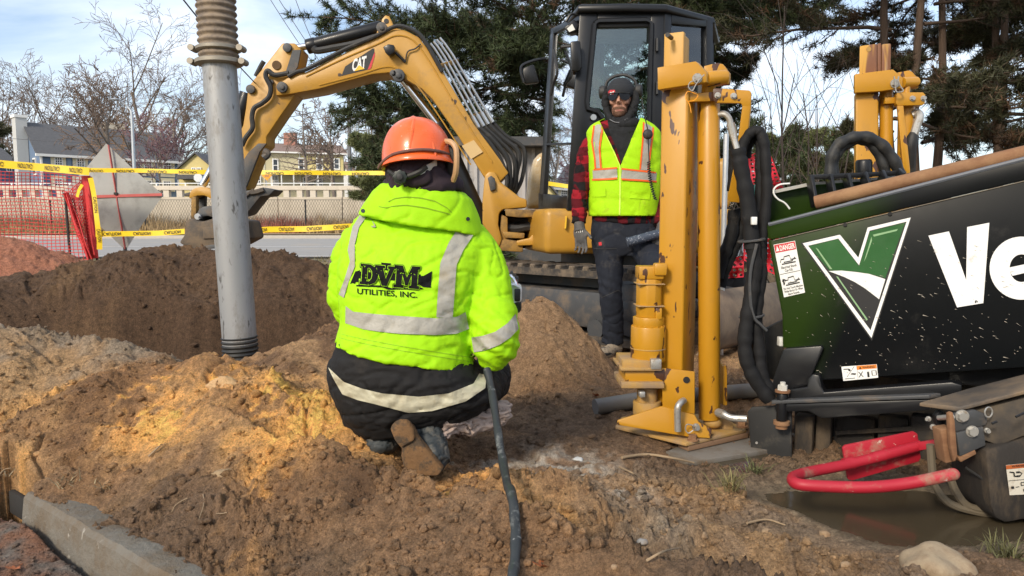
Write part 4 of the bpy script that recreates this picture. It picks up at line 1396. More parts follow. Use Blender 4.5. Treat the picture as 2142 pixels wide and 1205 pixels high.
# ------------------------------------------------------------------ excavator
M_CY = pmat('machine_yellow', (0.45, 0.235, 0.03), 0.42, var=0.14, vs=3, dirt=(0.20, 0.13, 0.07), dlo=0.56, dhi=0.80, ds=3.5, chips=(0.06, 0.035, 0.02), clo=0.70, chi=0.74, cs=9, bump=0.12, bs=40)
M_CYD = pmat('muddy_yellow', (0.36, 0.20, 0.04), 0.6, var=0.2, vs=5, dirt=(0.07, 0.05, 0.035), dlo=0.42, dhi=0.6, ds=5, bump=0.35, bs=40)
M_BLK = pmat('machine_black', (0.010, 0.0105, 0.012), 0.36, spec=0.35, var=0.2, dirt=(0.10, 0.09, 0.08), dlo=0.66, dhi=0.9, ds=6, coat=0.05)
M_BLKR = pmat('black_rubber', (0.018, 0.018, 0.018), 0.6, var=0.2, dirt=(0.08, 0.07, 0.055), dlo=0.55, dhi=0.75, ds=14)
M_CHR = pmat('chrome_rod', (0.75, 0.76, 0.78), 0.14, metal=1.0, var=0.05)
M_PIPE = pmat('steel_pipe', (0.50, 0.52, 0.54), 0.32, metal=0.7, var=0.12)
M_DUSTM = pmat('dusty_steel', (0.085, 0.07, 0.057), 0.75, metal=0.1, var=0.25, dirt=(0.19, 0.135, 0.085), dlo=0.42, dhi=0.62, ds=6, bump=0.4, bs=30)
M_GREYM = pmat('dark_grey_steel', (0.055, 0.057, 0.06), 0.55, var=0.2, dirt=(0.16, 0.12, 0.085), dlo=0.5, dhi=0.7, ds=6)
M_TRACK = pmat('track_rubber', (0.035, 0.032, 0.03), 0.8, var=0.3, dirt=(0.17, 0.13, 0.09), dlo=0.40, dhi=0.6, ds=9, bump=0.4, bs=40)
M_WHITE = pmat('white_print', (0.78, 0.78, 0.75), 0.5, var=0.05)
M_PRINT = pmat('black_print', (0.012, 0.012, 0.013), 0.5, var=0.05)
M_REDP = pmat('red_print', (0.55, 0.03, 0.04), 0.5, var=0.05)
M_YELP = pmat('yellow_print', (0.80, 0.48, 0.03), 0.5, var=0.05)

def pane_mat(name, tint, refl=1.0):
    m, nt, b = nmat(name)
    nt.nodes.remove(b)
    fr = nd(nt, 'ShaderNodeFresnel', {'IOR': 1.55}).outputs[0]
    fr = nd(nt, 'ShaderNodeMath', {0: fr, 1: refl}, operation='MULTIPLY', use_clamp=True).outputs[0]
    tr = nd(nt, 'ShaderNodeBsdfTransparent', {'Color': c4(tint)}).outputs[0]
    gl = nd(nt, 'ShaderNodeBsdfGlossy', {'Roughness': 0.015, 'Color': (0.95, 0.97, 1, 1)}).outputs[0]
    mx_ = nd(nt, 'ShaderNodeMixShader', {0: fr, 1: tr, 2: gl}).outputs[0]
    nt.links.new(mx_, nt.nodes['Material Output'].inputs['Surface'])
    return m
M_GLASS = pane_mat('cab_glass', (0.74, 0.85, 0.82), 1.7)
M_GLASSF = pane_mat('front_glass', (0.55, 0.66, 0.66), 5.0)

EX = thing('excavator', 'yellow tracked excavator with a black cab and arched boom over the pit', 'excavator', (0.75, 6.5, 0.0))
BY, BT = 6.0, 0.32
mb = MB()
ext(mb, [(577, 200), (600, 198), (667, 186), (720, 171), (780, 155), (813, 152), (838, 159), (858, 172), (882, 186), (903, 206), (955, 280), (1010, 367), (1028, 384), (1046, 380), (1064, 362), (1047, 335), (992, 260), (905, 115), (890, 96), (875, 77), (844, 61), (821, 62), (785, 79), (720, 111), (638, 151), (600, 163), (577, 178)], BY, BT)
boom = obj('boom', mb, M_CY, EX, bevel=0.012)
mb = MB()   # weld seam plates following the arch
for path in ([(640, 160), (720, 122), (790, 92), (822, 76), (848, 76), (872, 92), (905, 140), (960, 232), (1030, 340)], [(668, 178), (745, 158), (800, 141), (830, 143), (855, 160), (878, 186), (915, 238), (985, 345)]):
    mb.tube(bez([P(u, v, BY - 0.003) for u, v in path], 5), 0.006, 5)
obj('weld_seam', mb, M_CY, boom)
mb = MB()
ext(mb, [(966, 305), (991, 293), (1010, 318), (985, 333)], BY - 0.012, 0.012)
obj('patch_plate', mb, pmat('bare_patch', (0.58, 0.40, 0.18), 0.5), boom)
mb = MB()
ext(mb, [(783, 82), (790, 62), (797, 50), (799, 40), (806, 32), (814, 34), (819, 44), (824, 58), (850, 64), (846, 76)], BY + 0.06, 0.09)
obj('lifting_lug', mb, M_CY, boom, bevel=0.004)
mb = MB(); pin(mb, 808, 44, BY + 0.055, 5, 0.1)
obj('lug_hole', mb, M_PRINT, boom)
for (u, v, r_) in ((589, 182, 11), (798, 57, 11), (833, 157, 13), (822, 153, 7), (1030, 376, 12)):
    mb = MB(); pin(mb, u, v, BY - 0.03, r_, 0.05); pin(mb, u, v, BY - 0.045, r_ * 0.5, 0.03, 6)
    obj('pin_cap', mb, M_GREYM, boom, bevel=0.004)
# boom logo: black plate, letters, triangle, red stripe
mb = MB(); flat_poly(mb, [P(u, v, BY - 0.002) for u, v in ((714, 159), (722, 139), (780, 101), (783, 102), (783, 111), (771, 145))])
decal = obj('logo_plate', mb, M_PRINT, boom, smooth=0)
mb = MB(); flat_poly(mb, [P(u, v, BY - 0.0032) for u, v in ((784, 108), (784, 117), (776, 143), (769, 146))])
obj('red_stripe', mb, M_REDP, decal, smooth=0)
mb = MB(); print_text(mb, 'CAT', lambda x, y: P(736 + 29 * x + 2 * y, 149 - 8 * x - 25 * y, BY - 0.0036), bold=0.035, space=0.9)
obj('logo_letters', mb, M_WHITE, decal, smooth=0)
mb = MB(); flat_poly(mb, [P(u, v, BY - 0.0055) for u, v in ((741, 149), (751, 136), (763, 144))])
obj('logo_triangle', mb, M_YELP, decal, smooth=0)
# work lamp on the boom
mb = MB(); ext(mb, [(801, 98), (812, 92), (824, 94), (826, 108), (814, 117), (806, 110)], BY - 0.10, 0.08); obj('work_lamp', mb, M_BLK, boom, bevel=0.006)
mb = MB(); mb.tube(bez([P(825, 108, BY - 0.05), P(838, 120, BY - 0.03), P(848, 130, BY - 0.01)], 4), 0.012, 6); mb.tube(bez([P(848, 128, BY - 0.015), P(853, 108, BY - 0.02), P(868, 102, BY - 0.02), P(880, 92, BY - 0.015)], 5), 0.006, 5); obj('lamp_bracket', mb, M_BLKR, boom)

# stick, cylinders
mb = MB()
ext(mb, [(590, 90), (616, 90), (630, 103), (622, 140), (610, 170), (618, 198), (588, 240), (557, 286), (557, 303), (543, 317), (516, 388), (480, 440), (450, 428), (470, 350), (495, 290), (508, 262), (514, 225), (519, 181), (553, 138)], BY + 0.045, 0.23)
stick = obj('stick', mb, M_CY, EX, bevel=0.010)
for (u, v, r_) in ((600, 99, 9), (523, 186, 9), (566, 171, 5)):
    mb = MB(); pin(mb, u, v, BY + 0.015, r_, 0.05); obj('pin_cap', mb, M_GREYM, stick, bevel=0.003)
mb = MB(); pin(mb, 578, 136, BY + 0.035, 9, 0.02, 20); obj('stick_hole', mb, pmat('hole_brown', (0.10, 0.055, 0.02), 0.8), stick)
mb = MB(); ext(mb, [(612, 105), (629, 104), (622, 140), (604, 165), (598, 150)], BY + 0.03, 0.02); obj('fork_gap', mb, M_GREYM, stick)
mb = MB(); ext(mb, [(557, 300), (543, 317), (516, 388), (500, 410), (492, 360), (520, 318), (540, 300)], BY + 0.03, 0.03); obj('shaded_underside', mb, M_GREYM, stick, bevel=0.003)  # dark plate painting in the shadow on the stick's underside
mb = MB(); mb.tube(bez([P(u, v, BY + 0.0) for u, v in ((552, 330), (560, 322), (552, 316))], 4), 0.03, 8); obj('grease_fitting', mb, M_GREYM, stick)
def ram(name, a, b, c, Yp, rb, rr, m=M_BLK):
    """barrel a-b, rod b-c"""
    A, B, C_ = P(*a, Yp), P(*b, Yp), P(*c, Yp)
    mb = MB(); mb.cyl(A, B, rb, n=18); d = (B - A).normalized(); mb.cyl(B - d * 0.06, B + d * 0.015, rb * 1.08, n=18)
    o = obj(name, mb, m, EX, bevel=0.004)
    mb = MB(); mb.cyl(B - d * 0.02, C_, rr, n=14)
    obj('rod', mb, M_CHR, o)
    return o
r1 = ram('stick_cylinder', (796, 58), (646, 97), (612, 101), BY + 0.16, 0.055, 0.028)
mb = MB(); mb.tube(bez([P(u, v, BY + 0.08) for u, v in ((785, 78), (740, 92), (700, 100), (664, 106), (655, 100))], 5), 0.028, 8); obj('cylinder_hose', mb, M_BLKR, r1)
r2 = ram('boom_cylinder', (1012, 470), (918, 262), (840, 163), BY + 0.16, 0.062, 0.032)
r3 = ram('bucket_cylinder', (517, 195), (496, 262), (424, 388), BY + 0.12, 0.058, 0.03)
# hoses and steel lines on the boom
def hose(name, px, Yp, r_, m=M_BLKR, parent=None, n=6, dy=0.0):
    pts = [P(u, v, Yp + dy * i / max(1, len(px) - 1)) for i, (u, v) in enumerate(px)]
    mb = MB(); mb.tube(bez(pts, n), r_, 8)
    return obj(name, mb, m, parent)
hose('boom_hose', [(603, 160), (622, 150), (645, 143), (720, 104), (785, 76), (822, 57), (845, 56), (876, 71), (896, 98), (925, 150)], BY - 0.01, 0.017, parent=EX)
hose('stick_hose', [(604, 153), (575, 157), (560, 148), (556, 160), (566, 182), (563, 202), (548, 216), (532, 226), (527, 245), (528, 268), (514, 288), (506, 305)], BY + 0.0, 0.02, parent=EX)
hose('stick_hose', [(552, 128), (545, 140), (535, 160)], BY + 0.1, 0.02, parent=EX)
for k in range(5):
    hose('steel_line', [(894 + k * 6.5, 95 - k * 4), (914 + k * 8, 125 - k * 3), (980 + k * 9.5, 249 - k * 4)], BY + 0.02 + 0.045 * k, 0.0095, M_PIPE, EX, n=2)
for (u, v) in ((921, 137), (977, 246)):
    mb = MB(); mb.bar(P(u - 6, v + 3, BY - 0.0), P(u + 36, v - 9, BY + 0.24), 0.03, 0.035); obj('line_clamp', mb, M_CYD, EX, bevel=0.003)
for k in range(5):
    a = (979 + k * 9.5, 248 - k * 4)
    hose('line_fitting', [a, (a[0] + 14, a[1] + 24)], BY + 0.02 + 0.045 * k, 0.017, M_PIPE, EX, n=1)
    hose('boom_hose', [(a[0] + 12, a[1] + 22), (1024 + k * 8.5, 298 - k * 3.5), (1050 + k * 11.5, 340 - k * 7), (1060 + k * (8.5 - (k % 2) * 2), 372 - k * 2), (1058 + k * 6, 396), (1048 + k * 3, 425)], BY + 0.02 + 0.05 * k, 0.017 + 0.005 * (k % 2), M_BLKR, EX)

# swing bracket and knuckle
mb = MB()
ext(mb, [(1009, 421), (1014, 367), (1023, 358), (1036, 360), (1046, 380), (1088, 413), (1102, 417), (1102, 434), (1052, 438), (1044, 446), (1042, 470), (1050, 500), (1042, 522), (1034, 508), (1009, 469)], BY - 0.04, 0.42)
swing = obj('swing_bracket', mb, M_CY, EX, bevel=0.014)
mb = MB(); ext(mb, [(1036, 505), (1056, 500), (1094, 506), (1094, 528), (1040, 524)], BY - 0.02, 0.36); obj('knuckle', mb, M_CYD, swing, bevel=0.01)
mb = MB(); ext(mb, [(1020, 372), (1028, 367), (1036, 378), (1037, 396), (1026, 400)], BY - 0.07, 0.05); obj('pin_plate', mb, M_GREYM, swing, bevel=0.006)
mb = MB(); ext(mb, [(1030, 440), (1110, 440), (1110, 520), (1034, 520)], BY + 0.34, 0.03); obj('recess_shade', mb, M_PRINT, swing)  # black sheet behind the bracket stands for the shade in its recess
mb = MB(); ext(mb, [(1056, 437), (1142, 440), (1142, 453), (1086, 455), (1058, 452)], BY - 0.05, 0.5); obj('frame_arm', mb, M_CYD, EX, bevel=0.008)
mb = MB(); ext(mb, [(1112, 453), (1142, 452), (1142, 512), (1082, 514), (1080, 504), (1108, 498), (1118, 486), (1118, 468)], BY - 0.05, 0.5); obj('frame_arm', mb, M_CY, EX, bevel=0.008)
mb = MB(); ext(mb, [(1050, 484), (1098, 488), (1096, 499), (1056, 498)], BY - 0.02, 0.4); obj('frame_arm', mb, M_CYD, EX, bevel=0.008)
hose('frame_hose', [(1052, 476), (1080, 478), (1104, 474), (1120, 476)], BY + 0.08, 0.04, M_BLKR, EX)
hose('frame_hose', [(1056, 464), (1080, 462), (1106, 464), (1120, 460)], BY + 0.16, 0.03, M_BLKR, EX)
mb = MB(); ext(mb, [(1048, 448), (1062, 455), (1062, 505), (1044, 505)], BY + 0.0, 0.3); obj('swing_post', mb, M_CYD, EX, bevel=0.01)

# house body
mb = MB()
pl_ = [P(1140, 470, 5.52), P(1535, 470, 5.75), P(1545, 470, 6.9), P(1120, 470, 7.0), P(1096, 470, 6.3)]
zb, zt = 0.615, 0.955
mb.prism([Vector((p.x, p.y, zb)) for p in pl_], (0, 0, zt - zb))
body = obj('body', mb, M_CY, EX, bevel=0.05, seg=3)
mb = MB(); a = P(1207, 483, 5.53); b_ = P(1268, 483, 5.555)
ext(mb, [(1203, 485), (1300, 483), (1300, 518), (1203, 520)], 5.50, 0.05)
obj('access_door', mb, M_CY, body, bevel=0.012)
mb = MB(); ext(mb, [(1183, 452), (1186, 452), (1184, 478), (1181, 478)], 5.505, 0.03); obj('reflector', mb, M_YELP, body)
mb = MB(); ext(mb, [(1100, 436), (1108, 365), (1116, 334), (1130, 318), (1150, 318), (1150, 436)], 6.72, 0.8)
obj('side_hood', mb, pmat('dusty_cream_hood', (0.55, 0.44, 0.28), 0.3, var=0.2, dirt=(0.42, 0.25, 0.06), dlo=0.4, dhi=0.6, ds=6, coat=0.4), EX, bevel=0.05, seg=3)
mb = MB(); mb.prism([P(1500, 436, 5.85), P(1532, 436, 5.85), P(1532, 330, 5.85), P(1500, 330, 5.85)], (0, 1.0, 0)); obj('engine_hood', mb, M_CY, EX, bevel=0.05, seg=3)
mb = MB(); mb.cyl((0.85, 6.5, 0.42), (0.85, 6.5, 0.64), 0.42, n=28); obj('turntable', mb, M_GREYM, EX)

# cab
F2b, F2t = P(1186, 437, 5.55), P(1213, 26, 5.55)
cabz0, cabz1 = F2b.z, 2.40
nS = Vector((0.0, -1, 0))                                   # near side plane Y = 5.55
SX = lambda u, v: P(u, v, 5.55)
S1 = P(1390, 300, 5.55); Rr = P(1492, 300, 5.86)
dR = Vector((Rr.x - S1.x, Rr.y - S1.y, 0)).normalized(); nR = Vector((dR.y, -dR.x, 0))
RX = lambda u, v: RP(u, v, S1, nR)
F1b = P(1126, 433, 6.45)
dF = Vector((F1b.x - F2b.x, F1b.y - F2b.y, 0)).normalized()
dU = (F2t - F2b).normalized()
nF = dF.cross(dU).normalized()
if nF.x > 0: nF = -nF
FX = lambda u, v: RP(u, v, F2b, nF)
def cab_poly(name, pts, fn, th, m, parent, bev=0.006):
    mb = MB(); mb.prism([fn(u, v) for u, v in pts], th); return obj(name, mb, m, parent, bevel=bev)
cab = obj('cab', MB().prism([P(1186, 437, 5.56), P(1392, 437, 5.56), P(1490, 437, 5.87), Vector((1.72, 6.5, F2b.z)), Vector((0.235, 6.46, F2b.z))], (0, 0, 0.10)), M_BLK, EX, bevel=0.01)
IN = Vector((0, 0.06, 0))
# near side: pillars, sill, header
cab_poly('pillar', [(1186, 437), (1213, 27), (1250, 27), (1247, 70), (1236, 190), (1232, 222), (1248, 232), (1258, 246), (1252, 437)], SX, IN, M_BLK, cab)
cab_poly('pillar', [(1362, 27), (1391, 27), (1391, 437), (1352, 437)], SX, IN, M_BLK, cab)
cab_poly('header', [(1250, 27), (1362, 27), (1362, 56), (1250, 58)], SX, IN, M_BLK, cab)
cab_poly('sill', [(1252, 345), (1352, 345), (1352, 437), (1252, 437)], SX, IN, M_BLK, cab)
# door frame standing proud round the glass
fr_out = [(1244, 50), (1252, 45), (1352, 43), (1362, 50), (1355, 345), (1258, 345), (1262, 250), (1250, 234), (1230, 228), (1228, 214)]
mb = MB(); mb.tube([SX(u, v) + Vector((0, -0.012, 0)) for u, v in fr_out + fr_out[:1]], 0.020, 6, False); door = obj('door_frame', mb, M_BLK, cab)
cab_poly('door_glass', [(1246, 50), (1360, 48), (1354, 345), (1256, 345), (1262, 250), (1250, 234), (1232, 228)], lambda u, v: SX(u, v) + Vector((0, 0.025, 0)), Vector((0, 0.006, 0)), M_GLASS, cab, 0)
mb = MB(); p = SX(1241, 246) + Vector((0, -0.02, 0)); mb.cyl(p, p + Vector((0, 0.03, 0)), 0.022, n=14); obj('door_lock', mb, M_PIPE, door)
mb = MB()
for v in (95, 185):
    p = SX(1374, v) + Vector((0, -0.02, 0)); mb.cyl(p + Vector((0, 0, -0.045)), p + Vector((0, 0, 0.045)), 0.014, n=8)
obj('door_hinge', mb, M_BLK, door)
# rear side
inR = -nR * 0.06
cab_poly('pillar', [(1391, 27), (1405, 29), (1405, 437), (1391, 437)], RX, inR, M_BLK, cab)
cab_poly('pillar', [(1478, 36), (1492, 38), (1492, 437), (1478, 437)], RX, inR, M_BLK, cab)
cab_poly('header', [(1405, 29), (1478, 36), (1478, 56), (1405, 50)], RX, inR, M_BLK, cab)
cab_poly('sill', [(1405, 250), (1478, 250), (1478, 437), (1405, 437)], RX, inR, M_BLK, cab)
cab_poly('rear_glass', [(1405, 50), (1478, 56), (1478, 250), (1405, 250)], lambda u, v: RX(u, v) + inR * 0.5, inR * 0.1, M_GLASS, cab, 0)
# front
inF = -nF * 0.05
cab_poly('pillar', [(1126, 433), (1151, 60), (1158, 58), (1135, 433)], FX, inF, M_BLK, cab)
cab_poly('front_panel', [(1126, 404), (1186, 412), (1186, 440), (1126, 436)], FX, inF, M_BLK, cab)
cab_poly('front_glass', [(1133, 404), (1157, 62), (1209, 40), (1186, 412)], lambda u, v: FX(u, v) + inF * 0.4, inF * 0.12, M_GLASSF, cab, 0)
cab_poly('glass_divider', [(1137, 300), (1193, 298), (1193, 302), (1137, 304)], lambda u, v: FX(u, v) + nF * 0.004, inF * 0.6, M_BLK, cab, 0)
cab_poly('header', [(1151, 60), (1213, 30), (1211, 44), (1150, 74)], FX, inF, M_BLK, cab)
mb = MB(); mb.tube(bez([FX(1166, 106) + nF * 0.03, FX(1176, 150) + nF * 0.04, FX(1166, 175) + nF * 0.03, FX(1160, 200) + nF * 0.03], 4), 0.012, 6); obj('wiper', mb, M_BLKR, cab)
# far side, back, roof
mb = MB(); mb.bar(Vector((0.32, 6.47, F2b.z)), Vector((0.40, 6.42, 2.42)), 0.07, 0.07); obj('pillar', mb, M_BLK, cab)
mb = MB(); mb.bar(Vector((1.70, 6.47, F2b.z)), Vector((1.66, 6.42, 2.42)), 0.07, 0.07); obj('pillar', mb, M_BLK, cab)
mb = MB(); mb.box((1.0, 6.48, 1.2), (1.45, 0.05, 0.5)); obj('far_panel', mb, M_BLK, cab)
rl = [P(1208, 30, 5.51), P(1311, 22, 5.49), P(1396, 26, 5.51), P(1496, 38, 5.86), Vector((1.78, 6.5, 2.4)), Vector((0.34, 6.52, 2.4))]
z0 = 2.37
mb = MB()
ctr = sum((Vector((p.x, p.y, 0)) for p in rl), Vector()) / len(rl)
ring = lambda s, z: [Vector((ctr.x + (p.x - ctr.x) * s, ctr.y + (p.y - ctr.y) * s, z)) for p in rl]
mb.loft([ring(0.985, z0), ring(1.0, z0 + 0.02), ring(0.99, z0 + 0.048), ring(0.94, z0 + 0.06)])
obj('cab_roof', mb, M_BLK, cab, bevel=0.008)
mb = MB(); mb.box((1.25, 6.0, 1.15), (0.5, 0.5, 0.14)); mb.box((1.48, 6.0, 1.55), (0.13, 0.48, 0.75)); mb.box((1.5, 6.0, 2.02), (0.1, 0.28, 0.2)); obj('seat', mb, M_BLKR, cab, bevel=0.03)
mb = MB(); mb.box((0.85, 5.75, 1.35), (0.4, 0.16, 0.3)); mb.cyl((0.78, 5.75, 1.5), (0.72, 5.75, 1.75), 0.02); obj('console', mb, M_BLKR, cab, bevel=0.02)
# mirrors and lamp
mb = MB(); ext(mb, [(1092, 142), (1117, 134), (1128, 172), (1100, 176), (1094, 170)], 6.3, 0.06); mir = obj('mirror', mb, M_BLK, cab, bevel=0.012)
mb = MB(); mb.tube(bez([P(1096, 172, 6.29), P(1090, 150, 6.29), P(1094, 136, 6.29), P(1120, 126, 6.3), P(1143, 122, 6.32)], 5), 0.012, 6); obj('mirror_arm', mb, M_BLK, mir)
mb = MB(); ext(mb, [(1193, 86), (1214, 84), (1218, 140), (1212, 150), (1196, 148)], 5.46, 0.05); mir = obj('mirror', mb, M_BLK, cab, bevel=0.014)
mb = MB(); mb.tube([P(1174, 98, 5.5), P(1194, 96, 5.48)], 0.012, 6); mb.tube([P(1200, 140, 5.47), P(1202, 155, 5.52)], 0.012, 6); obj('mirror_arm', mb, M_BLK, mir)
mb = MB(); mb.prism([P(1180, 58, 5.6), P(1200, 40, 5.6), P(1212, 50, 5.6), P(1206, 66, 5.6), P(1188, 70, 5.6)], (0.03, 0.10, 0)); lamp = obj('work_lamp', mb, M_BLK, cab, bevel=0.008)
mb = MB(); mb.prism([P(1186, 60, 5.59), P(1197, 50, 5.59), P(1203, 62, 5.59), P(1191, 67, 5.59)], (0, 0.01, 0)); obj('lamp_lens', mb, pmat('lamp_lens', (0.75, 0.74, 0.68), 0.2), lamp)
hose('lamp_wire', [(1184, 45), (1195, 30), (1214, 32)], 5.58, 0.010, M_BLK, cab)

# bucket end of the stick
mb = MB(); ext(mb, [(395, 414), (397, 403), (401, 397), (409, 393), (419, 391), (432, 392), (446, 399), (470, 408), (468, 424), (446, 419), (434, 412), (427, 409), (415, 409), (406, 411), (398, 416)], BY + 0.02, 0.22)
lk = obj('bucket_link', mb, M_CY, EX, bevel=0.008)
mb = MB(); ext(mb, [(384, 405), (397, 402), (398, 410), (386, 411)], BY + 0.08, 0.08); obj('link_pin', mb, M_GREYM, lk, bevel=0.004)
mb = MB(); ext(mb, [(400, 412), (410, 411), (410, 459), (399, 459)], BY + 0.0, 0.06); obj('bucket_arm', mb, M_CYD, EX, bevel=0.004)
mb = MB(); ext(mb, [(410, 411), (428, 410), (426, 450), (412, 452)], BY + 0.16, 0.06); obj('bucket_arm', mb, M_GREYM, EX, bevel=0.004)
mb = MB(); ext(mb, [(411, 447), (416, 437), (425, 432), (445, 430), (490, 436), (490, 466), (448, 456), (435, 452), (425, 453), (418, 461), (410, 457)], BY - 0.04, 0.3)
cp = obj('coupler', mb, M_GREYM, EX, bevel=0.01)
mb = MB(); pin(mb, 413, 453, BY - 0.07, 6.5, 0.06); pin(mb, 413, 453, BY - 0.09, 3, 0.04); obj('coupler_pin', mb, M_PIPE, cp)
mb = MB(); ext(mb, [(373, 508), (383, 494), (387, 480), (385, 468), (392, 458), (402, 457), (411, 461), (421, 464), (448, 456), (490, 462), (500, 500), (470, 516), (398, 520)], BY - 0.10, 0.62)
bk = obj('bucket', mb, M_DUSTM, EX, bevel=0.02)
mb = MB(); ext(mb, [(424, 476), (500, 474), (500, 496), (424, 500)], BY - 0.115, 0.02); obj('bucket_plate', mb, M_DUSTM, bk, bevel=0.006)
mb = MB(); ext(mb, [(398, 519), (440, 512), (498, 510), (498, 517), (400, 523)], BY - 0.14, 0.06); obj('cutting_edge', mb, M_GREYM, bk, bevel=0.004)
mb = MB(); ext(mb, [(500, 400), (530, 397), (549, 392), (575, 397), (563, 409), (545, 411), (538, 419), (527, 433), (515, 448), (490, 456)], BY + 0.0, 0.24)
th = obj('thumb', mb, M_GREYM, EX, bevel=0.008)
mb = MB(); mb.tube([P(u, v, BY - 0.01) for u, v in ((525, 404), (538, 402), (552, 397))], 0.02, 6); mb.tube([P(u, v, BY - 0.01) for u, v in ((512, 412), (522, 404), (531, 397))], 0.014, 6); obj('thumb_rib', mb, M_DUSTM, th)

# undercarriage: two rubber tracks on frames, turned away from the cab
TD = Vector((-0.72, 0.694, 0)); TN = Vector((0.694, 0.72, 0))
def track(c, wid=0.40, L=1.75, r_=0.255):
    c = Vector(c)
    prof = []
    for k in range(13):
        a = -math.pi / 2 + math.pi * k / 12
        prof.append((L / 2 + r_ * math.cos(a), r_ + r_ * math.sin(a)))
    for k in range(13):
        a = math.pi / 2 + math.pi * k / 12
        prof.append((-L / 2 + r_ * math.cos(a), r_ + r_ * math.sin(a)))
    inner = [((x - (L / 2 if x > 0 else -L / 2)) * 0.80 + (L / 2 if x > 0 else -L / 2), (z - r_) * 0.80 + r_) for x, z in prof]
    W = lambda x, z, s: c + TD * x + TN * s + Vector((0, 0, z))
    mb = MB()
    n = len(prof)
    vs = [W(x, z, -wid / 2) for x, z in prof] + [W(x, z, wid / 2) for x, z in prof] + [W(x, z, -wid / 2) for x, z in inner] + [W(x, z, wid / 2) for x, z in inner]
    fs = []
    for i in range(n):
        j = (i + 1) % n
        fs += [(i, j, n + j, n + i), (2 * n + j, 2 * n + i, 3 * n + i, 3 * n + j), (j, i, 2 * n + i, 2 * n + j), (n + i, n + j, 3 * n + j, 3 * n + i)]
    mb.add(vs, fs)
    tr = obj('track', mb, M_TRACK, EX, smooth=30)
    # lugs
    per = 2 * L + 2 * math.pi * r_
    nl = 40
    lug = None
    off = off_of(EX)
    for k in range(nl):
        s = per * k / nl
        if s < L: x, z, a = -L / 2 + s, 2 * r_, 0.0
        elif s < L + math.pi * r_:
            b_ = (s - L) / r_; x, z, a = L / 2 + r_ * math.sin(b_), r_ + r_ * math.cos(b_), b_
        elif s < 2 * L + math.pi * r_: x, z, a = L / 2 - (s - L - math.pi * r_), 0.0, math.pi
        else:
            b_ = (s - 2 * L - math.pi * r_) / r_; x, z, a = -L / 2 - r_ * math.sin(b_), r_ - r_ * math.cos(b_), math.pi + b_
        if lug is None:
            m_ = MB(); m_.box((0, 0, 0.012), (0.055, wid * 0.98, 0.035)); m_.box((0, 0, 0.0), (0.085, wid * 0.94, 0.02))
            me = m_.mesh('track_lug', smooth=0, bevel=0.006, seg=1)
            me.materials.append(M_TRACK); lug = me
        o = bpy.data.objects.new('track_lug', lug); COL.objects.link(o); o.parent = tr
        rot = Matrix((TD, TN, Vector((0, 0, 1)))).transposed().to_4x4() @ Matrix.Rotation(a, 4, 'Y')
        o.matrix_local = Matrix.Translation(W(x, z, 0) - off) @ rot
    mb = MB()
    q = [(-L / 2, 0.10), (L / 2, 0.10), (L / 2 + 0.1, 0.25), (L / 2 - 0.1, 0.36), (-L / 2 + 0.1, 0.36), (-L / 2 - 0.1, 0.25)]
    mb.prism([W(x, z, -wid * 0.42) for x, z in q], TN * wid * 0.84)
    obj('track_frame', mb, M_GREYM, tr, bevel=0.015)
    for k in range(4):
        mb = MB(); x = -L / 2 + 0.3 + k * (L - 0.6) / 3; mb.cyl(W(x, 0.10, -wid * 0.46), W(x, 0.10, wid * 0.46), 0.07, n=14); obj('roller', mb, M_GREYM, tr)
    for x in (-L / 2, L / 2):
        mb = MB(); mb.cyl(W(x, r_, -wid * 0.44), W(x, r_, wid * 0.44), r_ * 0.72, n=20); mb.cyl(W(x, r_, -wid * 0.52), W(x, r_, -wid * 0.44), r_ * 0.3, n=14); obj('sprocket', mb, M_GREYM, tr, bevel=0.008)
    return tr
near_c = Vector((0.92, 5.12, 0)) + TD * 0.86
track(near_c)
track(near_c + TN * 1.75)
cx = near_c + TN * 0.875
mb = MB(); mb.prism([cx + TD * x + TN * y + Vector((0, 0, 0.22)) for x, y in ((-0.5, -0.75), (0.5, -0.75), (0.6, 0), (0.5, 0.75), (-0.5, 0.75), (-0.6, 0))], (0, 0, 0.22)); obj('undercarriage', mb, M_GREYM, EX, bevel=0.02)
# dozer blade: curved section swept across
bc = cx - TD * 1.46
mb = MB()
sec = [(0.10, 0.0), (0.02, 0.06), (-0.01, 0.16), (0.0, 0.28), (0.05, 0.38), (0.10, 0.41), (0.10, 0.36), (0.06, 0.28), (0.05, 0.16), (0.08, 0.06), (0.13, 0.0)]
mb.prism([bc - TD * -x - TN * 0.98 + Vector((0, 0, z)) for x, z in sec], TN * 1.96)
M_BLADEM = pmat('muddy_blade', (0.17, 0.125, 0.09), 0.8, var=0.25, vs=4, dirt=(0.27, 0.20, 0.135), dlo=0.4, dhi=0.6, ds=5, bump=0.4, bs=25)
obj('dozer_blade', mb, M_BLADEM, EX, smooth=50)
for s in (-0.45, 0.45):
    mb = MB(); mb.bar(bc + TN * s + Vector((0, 0, 0.2)) + TD * 0.1, cx + TN * s * 0.9 + Vector((0, 0, 0.3)) - TD * 0.4, 0.09, 0.12); obj('blade_arm', mb, M_GREYM, EX, bevel=0.01)

